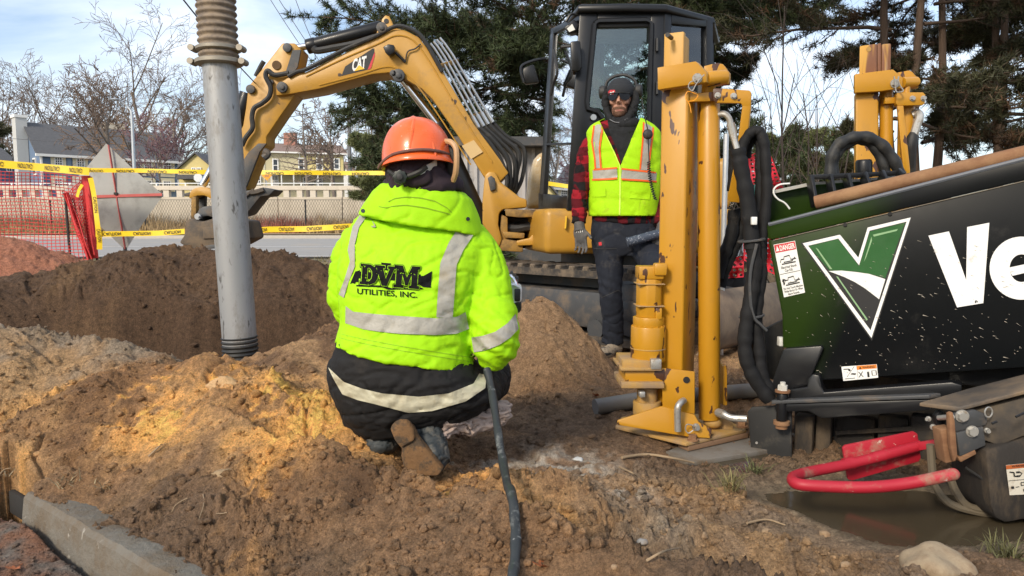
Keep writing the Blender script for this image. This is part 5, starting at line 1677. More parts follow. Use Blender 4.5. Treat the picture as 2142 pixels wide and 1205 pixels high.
# site shed behind
M_SHED = pmat('shed_metal', (0.42, 0.40, 0.385), 0.6, var=0.06, vs=1)
b0 = P(965, 470, 11.2); b1 = P(1260, 470, 11.6)
shed = thing('shed', 'pale grey metal shed with a dark flat roof behind the boom foot', 'shed', ((b0.x + b1.x) / 2, 12.2, -0.03))
zt = P(1100, 309, 11.4).z
mb = MB(); mb.prism([Vector((b0.x, b0.y, -0.05)), Vector((b1.x, b1.y, -0.05)), Vector((b1.x, b1.y + 2, -0.05)), Vector((b0.x, b0.y + 2, -0.05))], (0, 0, zt + 0.05)); obj('wall', mb, M_SHED, shed, smooth=0)
nrib = 15
for k in range(nrib):
    p = b0.lerp(b1, (k + 0.5) / nrib); mb = MB(); mb.box((p.x, p.y - 0.015, zt / 2), (0.05, 0.05, zt - 0.02)); obj('rib', mb, M_SHED, shed, smooth=0)
mb = MB(); mb.box(((b0.x + b1.x) / 2, 12.3, zt + 0.06), (b1.x - b0.x + 0.3, 2.6, 0.13)); obj('roof', mb, M_GREYM, shed, smooth=0)
mb = MB(); mb.box(((b0.x + b1.x) / 2, b0.y - 0.05, 0.18), (b1.x - b0.x + 0.1, 0.06, 0.5)); obj('skirt', mb, M_GREYM, shed, smooth=0)
# ------------------------------------------------------------------ grey suction pipe hanging into the pit
M_ALU = pmat('grey_tube', (0.33, 0.335, 0.34), 0.5, metal=0.35, var=0.16, vs=4, dirt=(0.20, 0.18, 0.15), dlo=0.5, dhi=0.72, ds=9, chips=(0.12, 0.115, 0.11), clo=0.63, chi=0.7, cs=26, bump=0.12, bs=50, stretch=(1, 1, 0.35))
M_HOSE = pmat('muddy_hose', (0.15, 0.12, 0.095), 0.8, var=0.25, vs=14, dirt=(0.27, 0.21, 0.15), dlo=0.42, dhi=0.62, ds=16, bump=0.4, bs=60)
M_CLAMP = pmat('muddy_clamp', (0.30, 0.27, 0.22), 0.55, metal=0.4, var=0.25, vs=12)
PY = 3.85
def pc(v):
    u = 451 + (459 - 451) * v / 140 if v < 140 else 459 + (503 - 459) * (v - 140) / (735 - 140)
    return P(u, v, PY)
pipe = thing('suction_pipe', 'tall grey suction pipe with a ribbed hose clamped on top hanging into the pit', 'suction pipe', tuple(pc(735)))
mb = MB(); mb.tube([pc(v) for v in (134, 300, 500, 722)], [M(33.5, PY), M(34.5, PY), M(35, PY), M(35, PY)], 40); obj('tube', mb, M_ALU, pipe)
mb = MB(); pts, rr = [], []
for v in np.arange(-75, 130, 1.6):
    pts.append(pc(v)); rr.append(M(37.8 + 2.2 * math.cos(v * 2 * math.pi / 14.5), PY))
mb.tube(pts, rr, 36); obj('ribbed_hose', mb, M_HOSE, pipe, smooth=60)
for v, r_, h in ((103, 44, 10), (131, 47, 12)):
    mb = MB(); a, b_ = pc(v - h / 2), pc(v + h / 2); d = (b_ - a)
    mb.tube([a, a + d * 0.2, a + d * 0.8, b_], [M(r_ - 4, PY), M(r_, PY), M(r_, PY), M(r_ - 4, PY)], 36); cl = obj('hose_clamp', mb, M_CLAMP, pipe)
    for s in (-1, 1):
        mb = MB(); c = (a + b_) / 2 + Vector((s * M(r_ + 5, PY), -0.02, 0)); mb.cyl(c + Vector((0, -0.03, 0)), c + Vector((0, 0.04, 0)), M(6.5, PY), n=10); mb.box(c - Vector((s * 0.015, 0, 0)), (0.03, 0.02, 0.02)); obj('clamp_bolt', mb, M_CLAMP, cl)
pts, rr = [], []
for v in np.arange(704, 830, 1.6):
    pts.append(pc(v)); rr.append(M(36 + 1.6 * math.cos(v * 2 * math.pi / 8.5), PY))
mb = MB(); mb.tube(pts, rr, 36); obj('rubber_cuff', mb, M_BLKR, pipe, smooth=60)

# ------------------------------------------------------------------ anchor stakes of the drill
M_STK = pmat('stake_yellow', (0.50, 0.24, 0.014), 0.38, var=0.10, vs=3, dirt=(0.34, 0.18, 0.04), dlo=0.55, dhi=0.85, ds=4, chips=(0.075, 0.03, 0.015), clo=0.625, chi=0.64, cs=17, bump=0.10, bs=30, coat=0.1, stretch=(1, 1, 0.55))
M_STKW = pmat('worn_yellow', (0.54, 0.29, 0.05), 0.5, var=0.2, vs=8, chips=(0.20, 0.085, 0.04), clo=0.53, chi=0.60, cs=12, stretch=(1, 1, 0.15), dirt=(0.42, 0.36, 0.30), dlo=0.6, dhi=0.75, ds=11)
M_STKD = pmat('dirty_yellow', (0.47, 0.265, 0.05), 0.6, var=0.15, vs=7, dirt=(0.30, 0.205, 0.125), dlo=0.38, dhi=0.62, ds=6, chips=(0.10, 0.05, 0.025), clo=0.66, chi=0.7, cs=16, bump=0.25, bs=40)
M_ZINC = pmat('zinc_bolt', (0.46, 0.45, 0.42), 0.4, metal=0.6, var=0.2, dirt=(0.25, 0.18, 0.11), ds=25)
M_RUST = pmat('rusty_steel', (0.20, 0.095, 0.045), 0.85, var=0.3, vs=9, dirt=(0.30, 0.17, 0.085), dlo=0.4, dhi=0.65, ds=12, bump=0.35, bs=60, stretch=(0.35, 1, 1))
A_ = R(27.5)
E1, E2, EZ = Vector((-math.cos(A_), math.sin(A_), 0)), Vector((math.sin(A_), math.cos(A_), 0)), Vector((0, 0, 1))

def bolt(mb, p, d, r_, h):
    d = Vector(d).normalized()
    mb.tube([p, p + d * h * 0.25], [r_ * 1.35, r_ * 1.35], 14)
    mb.tube([p + d * h * 0.2, p + d * h], [r_, r_ * 0.97], 6)

S1L = thing('anchor_stake', 'large yellow steel stake driver in front with a bent arm and an auger motor', 'stake driver', tuple(P(1434, 915, 2.9)), 'yellow stake drivers of the drill')
YS = 2.9
C0 = P(1434, 460, YS); C0 = Vector((C0.x, C0.y, 0))
zz = lambda v, Y=YS: P(1434, v, Y).z
def sq(mb, corner, a, b, z0, z1):
    """upright box from its near corner along the stake's two faces"""
    mb.prism([corner + EZ * z0, corner + E1 * a + EZ * z0, corner + E1 * a + E2 * b + EZ * z0, corner + E2 * b + EZ * z0], EZ * (z1 - z0))
mb = MB(); sq(mb, C0, 0.106, 0.20, zz(865), zz(180)); obj('outer_tube', mb, M_STK, S1L, bevel=0.010, seg=3)
Ci = C0 - E2 * -0.004 + Vector((-0.018, 0.02, 0))
mb = MB(); sq(mb, Ci, 0.078, 0.028, zz(200), zz(62)); inn = obj('inner_mast', mb, M_STKW, S1L, bevel=0.005)
mb = MB(); sq(mb, Ci + E2 * 0.033 + E1 * 0.004, 0.072, 0.075, zz(200), zz(64)); obj('mast_channel', mb, M_STKW, inn, bevel=0.010)
mb = MB(); p = P(1405, 80, 2.93); mb.cyl(p + E2 * -0.06, p + E2 * -0.004, 0.009, n=14); obj('mast_hole', mb, M_PRINT, inn)
mb = MB(); mb.prism([P(1375, 141, 2.865), P(1455, 128, 2.865), P(1478, 152, 2.865), P(1478, 172, 2.865), P(1425, 180, 2.865), P(1376, 188, 2.865)], (0.02, 0.03, 0)); col_ = obj('collar', mb, M_STK, S1L, bevel=0.003)
mb = MB(); mb.prism([P(1376, 142, 2.88), P(1376, 187, 2.88), P(1376, 187, 3.0), P(1376, 142, 3.0)], (0.012, 0, 0)); obj('collar_side', mb, M_STK, col_, bevel=0.003)
mb = MB(); mb.prism([P(1472, 138, 2.97), P(1500, 131, 2.97), P(1512, 134, 2.97), P(1526, 152, 2.97), P(1525, 176, 2.97), P(1478, 180, 2.97)], (0.015, 0.03, 0)); obj('collar_back', mb, M_STK, col_, bevel=0.004)
mb = MB(); mb.cyl(P(1477, 165, 2.91), P(1518, 161, 2.93), M(15, 2.9), n=20); obj('pivot_tube', mb, M_STK, S1L, bevel=0.003)
mb = MB(); mb.tube([P(1478, 210, 2.96), P(1480, 190, 2.96), P(1484, 172, 2.95)], [0.024, 0.024, 0.03], 16); obj('cylinder_eye', mb, M_STK, S1L)
cb, ct_ = P(1484, 876, 2.985), P(1482, 196, 2.985)
mb = MB(); mb.tube([cb, ct_], [M(22.5, 2.985)] * 2, 28); hy = obj('hydraulic_cylinder', mb, M_STK, S1L, bevel=0.004)
mb = MB(); mb.ell(P(1491, 882, 2.985), (M(20, 3), M(20, 3), M(14, 3)), 16, 10); obj('cylinder_foot', mb, M_STKD, hy)
mb = MB(); mb.prism([P(1443, 196, 2.92), P(1494, 192, 2.92), P(1494, 211, 2.92), P(1443, 213, 2.92)], (0.01, 0.025, 0)); obj('strap', mb, M_STK, S1L, bevel=0.002)
mb = MB(); mb.prism([P(1492, 186, 2.905), P(1497, 184, 2.905), P(1568, 189, 2.905), P(1572, 194, 2.905), P(1571, 222, 2.905), P(1553, 222, 2.905), P(1550, 216, 2.905), P(1497, 215, 2.905), P(1492, 208, 2.905)], (0.006, 0.018, 0)); brk = obj('arm_bracket', mb, M_STK, S1L, bevel=0.003)
mb = MB(); mb.prism([P(1553, 220, 2.905), P(1571, 220, 2.905), P(1563, 300, 2.95), P(1550, 420, 3.0), P(1545, 424, 3.0), P(1526, 422, 3.0), P(1522, 414, 3.0), P(1540, 320, 2.95)], (0.012, 0.03, 0)); obj('bent_arm', mb, M_STK, brk, bevel=0.003)
for u, v in ((1501, 200), (1534, 201)):
    mb = MB(); bolt(mb, P(u, v, 2.905), (-0.1, -1, 0), 0.009, 0.016); obj('bolt', mb, M_ZINC, brk)
mb = MB(); p = P(1458, 164, 2.865); bolt(mb, p, (0, -1, 0), 0.014, 0.02); pn = obj('lock_pin', mb, M_ZINC, S1L)
mb = MB(); mb.tube(bez([P(u, v, 2.835) for u, v in ((1473, 156), (1462, 168), (1455, 178), (1448, 190), (1440, 182), (1444, 172), (1456, 168))], 5), 0.0022, 6); obj('pin_clip', mb, M_ZINC, pn)
mb = MB(); mb.tube(bez([P(u, v, 2.86) for u, v in ((1446, 236), (1442, 218), (1434, 205), (1438, 192), (1452, 195), (1460, 200), (1452, 210), (1440, 212))], 5), 0.0018, 5); obj('zip_tie', mb, M_ORANGE, S1L)
# elbow and grey fitting at the cylinder head
mb = MB(); mb.tube(bez([P(1500, 240, 2.965), P(1514, 238, 2.95), P(1524, 246, 2.945), P(1528, 260, 2.945)], 5), 0.012, 10); e1 = obj('hose_elbow', mb, M_ZINC, S1L)
mb = MB(); mb.tube([P(1528, 258, 2.945), P(1533, 278, 2.945), P(1535, 288, 2.94), P(1545, 322, 2.92)], [0.017, 0.017, 0.013, 0.012], 10); obj('hose_fitting', mb, M_ZINC, e1)
# auger motor on the left side
mx_, my_ = P(1356, 700, 2.93).x, 2.93
def mcyl(name, v0, v1, r0, r1=None, m=M_STK, n=22, parent=None, dx=0.0):
    mb = MB(); mb.tube([Vector((mx_ + dx, my_, zz(v1))), Vector((mx_ + dx, my_, zz(v0)))], [r0, r0 if r1 is None else r1], n); return obj(name, mb, m, parent, bevel=0.003)
mot = mcyl('auger_motor', 584, 664, M(27, 2.93), parent=S1L, n=10)
mb = MB(); mb.box((mx_, my_, (zz(557) + zz(584)) / 2), (M(52, YS), M(52, YS), zz(557) - zz(584))); obj('motor_cap', mb, M_STK, mot, bevel=0.006)
mb = MB(); mb.box((mx_ + 0.035, my_ - 0.035, (zz(548) + zz(578)) / 2), (0.05, 0.05, zz(552) - zz(578))); obj('motor_port', mb, M_STK, mot, bevel=0.008)
for v in (594, 640):
    mb = MB(); mb.box((mx_, my_, zz(v)), (M(57, YS), M(57, YS), 0.004)); obj('motor_joint', mb, M_STKD, mot, bevel=0.001)
mb = MB(); mb.box((mx_ + 0.03, my_ - 0.045, zz(655)), (0.025, 0.02, 0.045)); obj('motor_valve', mb, M_STK, mot, bevel=0.004)
mcyl('motor_flange', 664, 686, M(33, YS), parent=mot)
gear = mcyl('gear_case', 684, 757, M(37, YS), parent=S1L)
mcyl('case_joint', 729, 732, M(37.8, YS), m=M_STKD, parent=gear)
for k in range(9):
    a = math.pi + math.pi * k / 8
    mb = MB(); bolt(mb, Vector((mx_ + M(33, YS) * math.cos(a), my_ + M(33, YS) * math.sin(a), zz(686))), (0, 0, 1), 0.005, 0.009); obj('bolt', mb, M_STK, gear)
def slab_px(name, u0, u1, v0, v1, y0, y1, m, parent, bev=0.004):
    a, b_ = P(u0, v0, y0), P(u1, v1, y0)
    mb = MB(); mb.box(((a.x + b_.x) / 2, (y0 + y1) / 2, (a.z + b_.z) / 2), (b_.x - a.x, y1 - y0, a.z - b_.z)); return obj(name, mb, m, parent, bevel=bev)
slab_px('motor_plate', 1302, 1384, 754, 772, 2.86, 3.04, M_STKD, S1L)
slab_px('motor_plate', 1298, 1384, 770, 776, 2.84, 3.06, M_STKD, S1L, 0.002)
slab_px('carriage', 1308, 1390, 776, 800, 2.86, 3.04, M_STK, S1L)
slab_px('motor_plate', 1300, 1390, 800, 813, 2.84, 3.06, M_STKD, S1L)
slab_px('clamp_block', 1362, 1384, 752, 773, 2.835, 2.87, M_ZINC, S1L)
mcyl('auger_shaft', 812, 858, M(22, YS), m=M_STKD, parent=S1L)
mcyl('shaft_collar', 842, 870, M(30, YS), m=M_STKD, parent=S1L)
slab_px('shaft_bolt', 1338, 1350, 820, 832, 2.84, 2.88, M_ZINC, S1L)
# foot
mb = MB(); mb.prism([P(1384, 770, 2.865), P(1453, 778, 2.865), P(1453, 866, 2.865), P(1386, 855, 2.865)], (0.004, 0.012, 0)); fp_ = obj('face_plate', mb, M_STK, S1L, bevel=0.002)
mb = MB(); p = P(1436, 795, 2.862); mb.cyl(p, p + Vector((0.002, 0.01, 0)), M(7, YS), n=16); obj('plate_hole', mb, M_PRINT, fp_)
mb = MB(); mb.prism([P(1512, 765, 3.03), P(1521, 765, 3.03), P(1521, 848, 3.03), P(1512, 848, 3.03)], (0, 0.1, 0)); obj('back_plate', mb, M_STK, S1L, bevel=0.002)
zf = P(1436, 925, 2.80).z
def flat(px, z, th):
    mb = MB(); mb.prism([PZ(u, v, z) for u, v in px], (0, 0, -th)); return mb
obj('base_plate', flat([(1287, 891), (1436, 927), (1562, 898), (1500, 868), (1400, 862), (1300, 872)], zf, 0.014), M_STKD, S1L, bevel=0.004)
obj('gusset', MB().prism([P(1291, 880, 2.86), P(1384, 850, 2.86), P(1453, 868, 2.86), P(1462, 884, 2.86), P(1489, 898, 2.86), P(1487, 917, 2.84), P(1440, 914, 2.84), P(1291, 889, 2.86)], (0.003, 0.014, 0)), M_STK, S1L, bevel=0.003)
obj('gusset', MB().prism([P(1500, 870, 3.0), P(1534, 885, 2.98), P(1533, 904, 2.98), P(1500, 900, 3.0)], (0.003, 0.014, 0)), M_STKD, S1L, bevel=0.003)
obj('spacer_plate', flat([(1418, 924), (1440, 933), (1566, 905), (1560, 895), (1440, 920)], zf - 0.015, 0.022), pmat('spacer_brown', (0.22, 0.13, 0.075), 0.75, var=0.25, vs=8), S1L, bevel=0.003)
mb = MB(); mb.tube(bez([P(1430, 838, 2.845), P(1424, 842, 2.82), P(1418, 852, 2.81), P(1417, 870, 2.81), P(1418, 902, 2.81)], 5), M(7, YS), 12); obj('hook_pin', mb, M_ZINC, S1L)
for u, v in ((1449, 921), (1552, 893)):
    mb = MB(); bolt(mb, PZ(u, v, zf), (0, 0, 1), 0.017, 0.022); obj('bolt', mb, M_RUST, S1L)
mb = MB(); p = P(1455, 893, 2.845); bolt(mb, p, (0.2, -1, 0), 0.011, 0.02); mb.tube(bez([P(1450, 890, 2.82), P(1437, 888, 2.82), P(1434, 898, 2.82), P(1440, 906, 2.82), P(1450, 900, 2.82)], 5), 0.0025, 5); obj('foot_pin', mb, M_ZINC, S1L)
mb = MB(); mb.tube(bez([P(1500, 862, 2.94), P(1512, 866, 2.9), P(1530, 874, 2.88), P(1562, 876, 2.86)], 5), 0.013, 10); mb.tube([P(1502, 863, 2.93), P(1514, 867, 2.9)], 0.018, 10); obj('foot_hose', mb, M_ZINC, S1L)

pad = thing('steel_pad', 'grey dirty steel pad lying under the first stake\'s foot', 'pad', tuple(PZ(1480, 950, 0.0)))
obj('pad', flat([(1392, 944), (1440, 968), (1640, 935), (1690, 905), (1560, 905), (1440, 925)], zf - 0.04, 0.02), pmat('pad_grey', (0.17, 0.155, 0.135), 0.8, var=0.2, vs=6, dirt=(0.12, 0.09, 0.06), dlo=0.45, dhi=0.65, ds=7, bump=0.3), pad, bevel=0.003)
mb = MB(); mb.tube([PZ(1500, 962, zf - 0.06), PZ(1640, 938, zf - 0.06)], 0.018, 8); obj('pad_edge', mb, M_GREYM, pad)

# the second stake, on the drill's far side
S2L = thing('anchor_stake', 'second yellow steel stake behind the drill with a clip pin and a straight arm', 'stake driver', tuple(P(1850, 860, 3.75)), 'yellow stake drivers of the drill')
Y2 = 3.7
k2 = lambda px: [P(u, v, Y2) for u, v in px]
mb = MB(); mb.prism(k2([(1790, 190), (1838, 186), (1838, 900), (1790, 900)]), (0.05, 0.13, 0)); obj('outer_tube', mb, M_STK, S2L, bevel=0.010)
mb = MB(); mb.cyl(P(1852, 900, Y2 + 0.06), P(1854, 190, Y2 + 0.06), M(13, Y2), n=18); obj('rod_tube', mb, M_STK, S2L)
mb = MB(); mb.prism(k2([(1798, 96), (1833, 91), (1833, 190), (1796, 190)]), (0.03, 0.03, 0)); i2 = obj('inner_mast', mb, M_STKW, S2L, bevel=0.005)
mb = MB(); mb.prism([P(1836, 91, Y2 + 0.01), P(1843, 90, Y2 + 0.01), P(1843, 190, Y2 + 0.01), P(1836, 190, Y2 + 0.01)], (0.02, 0.05, 0)); obj('mast_channel', mb, M_STKW, i2, bevel=0.003)
mb = MB(); mb.prism([P(1845, 92, Y2 + 0.01), P(1865, 90, Y2 + 0.01), P(1864, 150, Y2 + 0.01), P(1844, 190, Y2 + 0.01)], (0.01, 0.07, 0)); obj('mast_channel', mb, M_STKW, i2, bevel=0.008)
mb = MB(); p = P(1817, 103, Y2); mb.cyl(p + Vector((0, -0.002, 0)), p + Vector((0, 0.01, 0)), 0.012, n=16); obj('mast_hole', mb, M_STKD, i2)
mb = MB(); mb.prism([P(u, v, Y2 - 0.04) for u, v in ((1788, 155), (1868, 145), (1888, 162), (1888, 184), (1840, 191), (1788, 194))], (0.01, 0.035, 0)); c2_ = obj('collar', mb, M_STK, S2L, bevel=0.003)
mb = MB(); mb.prism([P(u, v, Y2 + 0.03) for u, v in ((1876, 152), (1902, 147), (1908, 150), (1923, 166), (1921, 184), (1880, 188))], (0.01, 0.03, 0)); obj('collar_back', mb, M_STK, c2_, bevel=0.003)
mb = MB(); mb.cyl(P(1886, 173, Y2 - 0.01), P(1916, 172, Y2 + 0.02), M(11, Y2), n=18); mb.cyl(P(1897, 182, Y2), P(1894, 204, Y2), M(7, Y2), n=12); obj('pivot_tube', mb, M_STK, S2L)
mb = MB(); mb.prism([P(u, v, Y2 - 0.03) for u, v in ((1875, 196), (1880, 193), (1931, 193), (1936, 198), (1935, 216), (1930, 220), (1878, 221), (1875, 217))], (0.01, 0.05, 0)); b2 = obj('arm_bracket', mb, M_STK, S2L, bevel=0.003)
mb = MB(); mb.prism(k2([(1852, 204), (1876, 203), (1876, 216), (1852, 217)]), (0, 0.04, 0)); obj('strap', mb, M_STK, S2L, bevel=0.002)
mb = MB(); mb.prism([P(u, v, Y2 - 0.035) for u, v in ((1877, 221), (1890, 221), (1904, 355), (1904, 364), (1894, 366), (1890, 360))], (0.01, 0.03, 0)); obj('bent_arm', mb, M_STK, b2, bevel=0.003)
mb = MB(); mb.cyl(P(1882, 900, Y2 + 0.06), P(1896, 216, Y2 + 0.06), M(16, Y2), n=20); obj('hydraulic_cylinder', mb, M_STK, S2L)
for u, v in ((1908, 206), (1931, 206)):
    mb = MB(); bolt(mb, P(u, v, Y2 - 0.03), (0, -1, 0), 0.010, 0.016); obj('bolt', mb, M_ZINC, b2)
mb = MB(); p = P(1871, 175, Y2 - 0.04); bolt(mb, p, (0, -1, 0), 0.016, 0.02); pn2 = obj('lock_pin', mb, M_ZINC, S2L)
mb = MB(); mb.tube(bez([P(u, v, Y2 - 0.07) for u, v in ((1870, 160), (1873, 175), (1875, 192), (1889, 190), (1882, 178), (1879, 168), (1880, 160))], 5), 0.0035, 6); obj('pin_clip', mb, M_ZINC, pn2)
mb = MB(); mb.tube(bez([P(1908, 240, Y2 + 0.03), P(1918, 236, Y2 + 0.02), P(1924, 244, Y2), P(1918, 262, Y2), P(1912, 282, Y2)], 5), 0.020, 10); obj('hose_fitting', mb, M_ZINC, S2L)
mb = MB(); mb.tube([P(1911, 278, Y2), P(1907, 292, Y2), P(1905, 310, Y2), P(1900, 420, Y2 + 0.1)], [0.018, 0.03, 0.028, 0.026], 10); obj('hose', mb, M_BLKR, S2L)

# ------------------------------------------------------------------ horizontal drill
def drill_paint():
    m, nt, b = nmat('drill_paint')
    tc = nd(nt, 'ShaderNodeTexCoord').outputs['Object']
    sx = nd(nt, 'ShaderNodeSeparateXYZ', {'Vector': tc}).outputs
    n1 = noise(nt, tc, 6, 5)
    x = nd(nt, 'ShaderNodeMath', {0: sx['X'], 1: nd(nt, 'ShaderNodeMath', {0: n1, 1: 0.06}, operation='MULTIPLY').outputs[0]}, operation='ADD').outputs[0]
    x = nd(nt, 'ShaderNodeMath', {0: x, 1: nd(nt, 'ShaderNodeMath', {0: sx['Z'], 1: -0.30}, operation='MULTIPLY').outputs[0]}, operation='ADD').outputs[0]
    f = ramp(nt, x, -0.20, 0.13, (1, 1, 1), (0, 0, 0))
    col = mixc(nt, f, (0.006, 0.007, 0.008), (0.017, 0.036, 0.005))
    col = mixc(nt, ramp(nt, noise(nt, tc, 4, 7, 0.7), 0.58, 0.8), col, (0.035, 0.034, 0.032))
    nt.links.new(col, b.inputs['Base Color'])
    nt.links.new(nd(nt, 'ShaderNodeMapRange', {'Value': noise(nt, tc, 11, 5), 'To Min': 0.24, 'To Max': 0.46}).outputs[0], b.inputs['Roughness'])
    b.inputs['Specular IOR Level'].default_value = 0.13
    b.inputs['Coat Weight'].default_value = 0.0
    b.inputs['Coat Roughness'].default_value = 0.12
    return m
p0 = P(1606, 600, 2.86); p1 = P(2142, 600, 2.44)
dP = Vector((p1.x - p0.x, p1.y - p0.y, 0)).normalized()
nP = Vector((dP.y, -dP.x, 0))
if nP.y > 0: nP = -nP
org = P(1606, 600, 2.86)
DR = thing('directional_drill', 'black horizontal drilling rig with a green V logo and big white letters', 'drilling rig', (org.x, org.y, 0.0))
M_DRL = drill_paint()
DX = lambda u, v, out=0.0: RP(u, v, p0 + nP * out, nP)
def dpoly(name, px, m, parent, out=0.0, th=0.05, bev=0.004):
    mb = MB(); mb.prism([DX(u, v, out) for u, v in px], -nP * th); return obj(name, mb, m, parent, bevel=bev)
side = dpoly('side_panel', [(1606, 500), (1616, 502), (2142, 378), (2560, 280), (2560, 745), (2142, 769), (1700, 797), (1665, 800), (1650, 728), (1637, 728), (1636, 660)], M_DRL, DR, 0.0, 0.07, 0.006)
mb = MB(); mb.prism([DX(1604, 472), DX(1614, 462), DX(2142, 331), DX(2560, 228), DX(2560, 279, 0.004), DX(2142, 377, 0.004), DX(1616, 501, 0.004), DX(1606, 499, 0.004)], -nP * 0.05); top = obj('top_panel', mb, M_DRL, DR, bevel=0.004)
mb = MB(); mb.tube([DX(1608, 470, -0.004), DX(2142, 333, -0.004), DX(2560, 230, -0.004)], 0.0085, 8); obj('panel_lip', mb, pmat('lip_grey', (0.10, 0.11, 0.13), 0.4, var=0.2), top)
mb = MB(); mb.tube([DX(1618, 503, 0.003), DX(2142, 379, 0.003), DX(2560, 281, 0.003)], 0.0016, 5); obj('panel_seam', mb, pmat('seam_mud', (0.20, 0.17, 0.13), 0.9), side)
for u, v in ((1768, 470), (1862, 447)):
    mb = MB(); p = DX(u, v, 0.0); mb.cyl(p, p + nP * 0.006, 0.007, n=10); obj('rivet', mb, M_BLK, side)
# printed emblem, lettering
pr = lambda o_: (lambda u, v: DX(u, v, o_))
def ringpoly(mb, outer, inner, fn):
    n = len(outer)
    vs = [fn(*p) for p in outer] + [fn(*p) for p in inner]
    mb.add(vs, [(i, (i + 1) % n, n + (i + 1) % n, n + i) for i in range(n)])
em_o = [(1679, 509), (1757, 491), (1795.5, 539), (1815, 476), (1905, 455), (1823, 707)]
em_i = [(1690.5, 514), (1753.5, 499), (1797, 555), (1819, 482.5), (1896.5, 463.5), (1821, 691)]
def grow_px(pts, s):
    cx_, cy_ = sum(p[0] for p in pts) / len(pts), sum(p[1] for p in pts) / len(pts)
    return [(cx_ + (x - cx_) * s, cy_ + (y - cy_) * s) for x, y in pts]
mb = MB(); flat_poly(mb, grow_px(em_o, 1.035), pr(0.0015)); emb = obj('emblem', mb, M_PRINT, side, smooth=0)
mb = MB(); ringpoly(mb, em_o, em_i, pr(0.0025)); obj('emblem_border', mb, M_WHITE, emb, smooth=0)
M_GRN = pmat('emblem_green', (0.022, 0.105, 0.028), 0.22, var=0.35, vs=7, coat=0.4)
M_GRNL = pmat('emblem_light_green', (0.25, 0.42, 0.22), 0.25, var=0.2, coat=0.4)
mb = MB(); flat_poly(mb, [(1692, 515), (1753, 500), (1797, 557), (1820, 484), (1893, 466), (1852, 582), (1832, 576), (1790, 568), (1735, 566)], pr(0.0025)); obj('emblem_green', mb, M_GRN, emb, smooth=0)
mb = MB(); flat_poly(mb, [(1706, 518), (1711, 521), (1741, 563), (1736, 563)], pr(0.0032)); flat_poly(mb, [(1823, 495), (1824, 503), (1812, 538), (1807, 548)], pr(0.0032)); flat_poly(mb, [(1826, 491), (1878, 479), (1876, 483), (1828, 495)], pr(0.0032)); flat_poly(mb, [(1749, 578), (1753, 579), (1815, 668), (1813, 671)], pr(0.0032)); obj('emblem_shine', mb, M_GRNL, emb, smooth=0)
mb = MB(); flat_poly(mb, [(1733, 567), (1760, 566), (1790, 569), (1818, 573), (1840, 580), (1852, 584), (1839, 626), (1809, 603), (1788, 590), (1765, 579)], pr(0.0038)); obj('emblem_swoosh', mb, M_WHITE, emb, smooth=0)
M_LET = pmat('letter_white', (0.80, 0.80, 0.785), 0.45, var=0.06, vs=5, dirt=(0.42, 0.39, 0.34), dlo=0.6, dhi=0.72, ds=9, chips=(0.03, 0.03, 0.03), clo=0.70, chi=0.73, cs=30)
mb = MB(); flat_poly(mb, [(1942, 493), (1985, 484), (2021, 586), (2023, 475), (2069.5, 466), (2057, 634), (2002, 643)], pr(0.002)); obj('letter', mb, M_LET, side, smooth=0)
def earc(rx, ry, a0, a1, n, c=(2137, 561)):
    return [(c[0] + rx * math.cos(R(a0 + (a1 - a0) * i / n)), c[1] - ry * math.sin(R(a0 + (a1 - a0) * i / n))) for i in range(n + 1)]
mb = MB(); flat_poly(mb, earc(67, 66, 8, 318, 44) + earc(25, 29, 312, 14, 30), pr(0.002)); flat_poly(mb, [(2112, 569), (2110, 560), (2203, 540), (2205, 556)], pr(0.002)); flat_poly(mb, [(2113, 570), (2118, 577), (2205, 556), (2204, 548)], pr(0.0022)); obj('letter', mb, M_LET, side, smooth=0)
# safety labels
def label_map(q, o_):
    (a, b_, c_, d_) = q
    def fn(x, y):
        u = (a[0] * (1 - x) + b_[0] * x) * (1 - y) + (d_[0] * (1 - x) + c_[0] * x) * y
        v = (a[1] * (1 - x) + b_[1] * x) * (1 - y) + (d_[1] * (1 - x) + c_[1] * x) * y
        return DX(u, v, o_)
    return fn
def rect(mb, fn, x0, x1, y0, y1):
    mb.add([fn(x0, y0), fn(x1, y0), fn(x1, y1), fn(x0, y1)], [(0, 1, 2, 3)])
def stroke(mb, fn, pts, w):
    for a, b_ in zip(pts[:-1], pts[1:]):
        dx, dy = b_[0] - a[0], b_[1] - a[1]
        L = math.hypot(dx, dy) or 1
        nx, ny = -dy / L * w, dx / L * w
        mb.add([fn(a[0] + nx, a[1] + ny), fn(b_[0] + nx, b_[1] + ny), fn(b_[0] - nx, b_[1] - ny), fn(a[0] - nx, a[1] - ny)], [(0, 1, 2, 3)])
def line_text(mb, fn, s, x0, x1, y0, y1, bold=0.02):
    print_text(mb, s, lambda x, y: fn(x0 + (x1 - x0) * x, y1 + (y0 - y1) * y), bold=bold)
q1 = ((1618, 512), (1663, 503.5), (1684, 612), (1640, 622))
f0, f1, f2 = label_map(q1, 0.0015), label_map(q1, 0.0025), label_map(q1, 0.0032)
mb = MB(); rect(mb, f0, 0, 1, 0, 1); lab = obj('danger_label', mb, M_WHITE, side, smooth=0)
mb = MB(); rect(mb, f1, 0.02, 0.98, 0.01, 0.16); obj('label_header', mb, M_REDP, lab, smooth=0)
mb = MB(); line_text(mb, f2, 'DANGER', 0.25, 0.95, 0.035, 0.135, 0.03); mb.add([f2(0.06, 0.135), f2(0.22, 0.135), f2(0.14, 0.03)], [(0, 1, 2)]); obj('label_title', mb, M_WHITE, lab, smooth=0)
mb = MB()
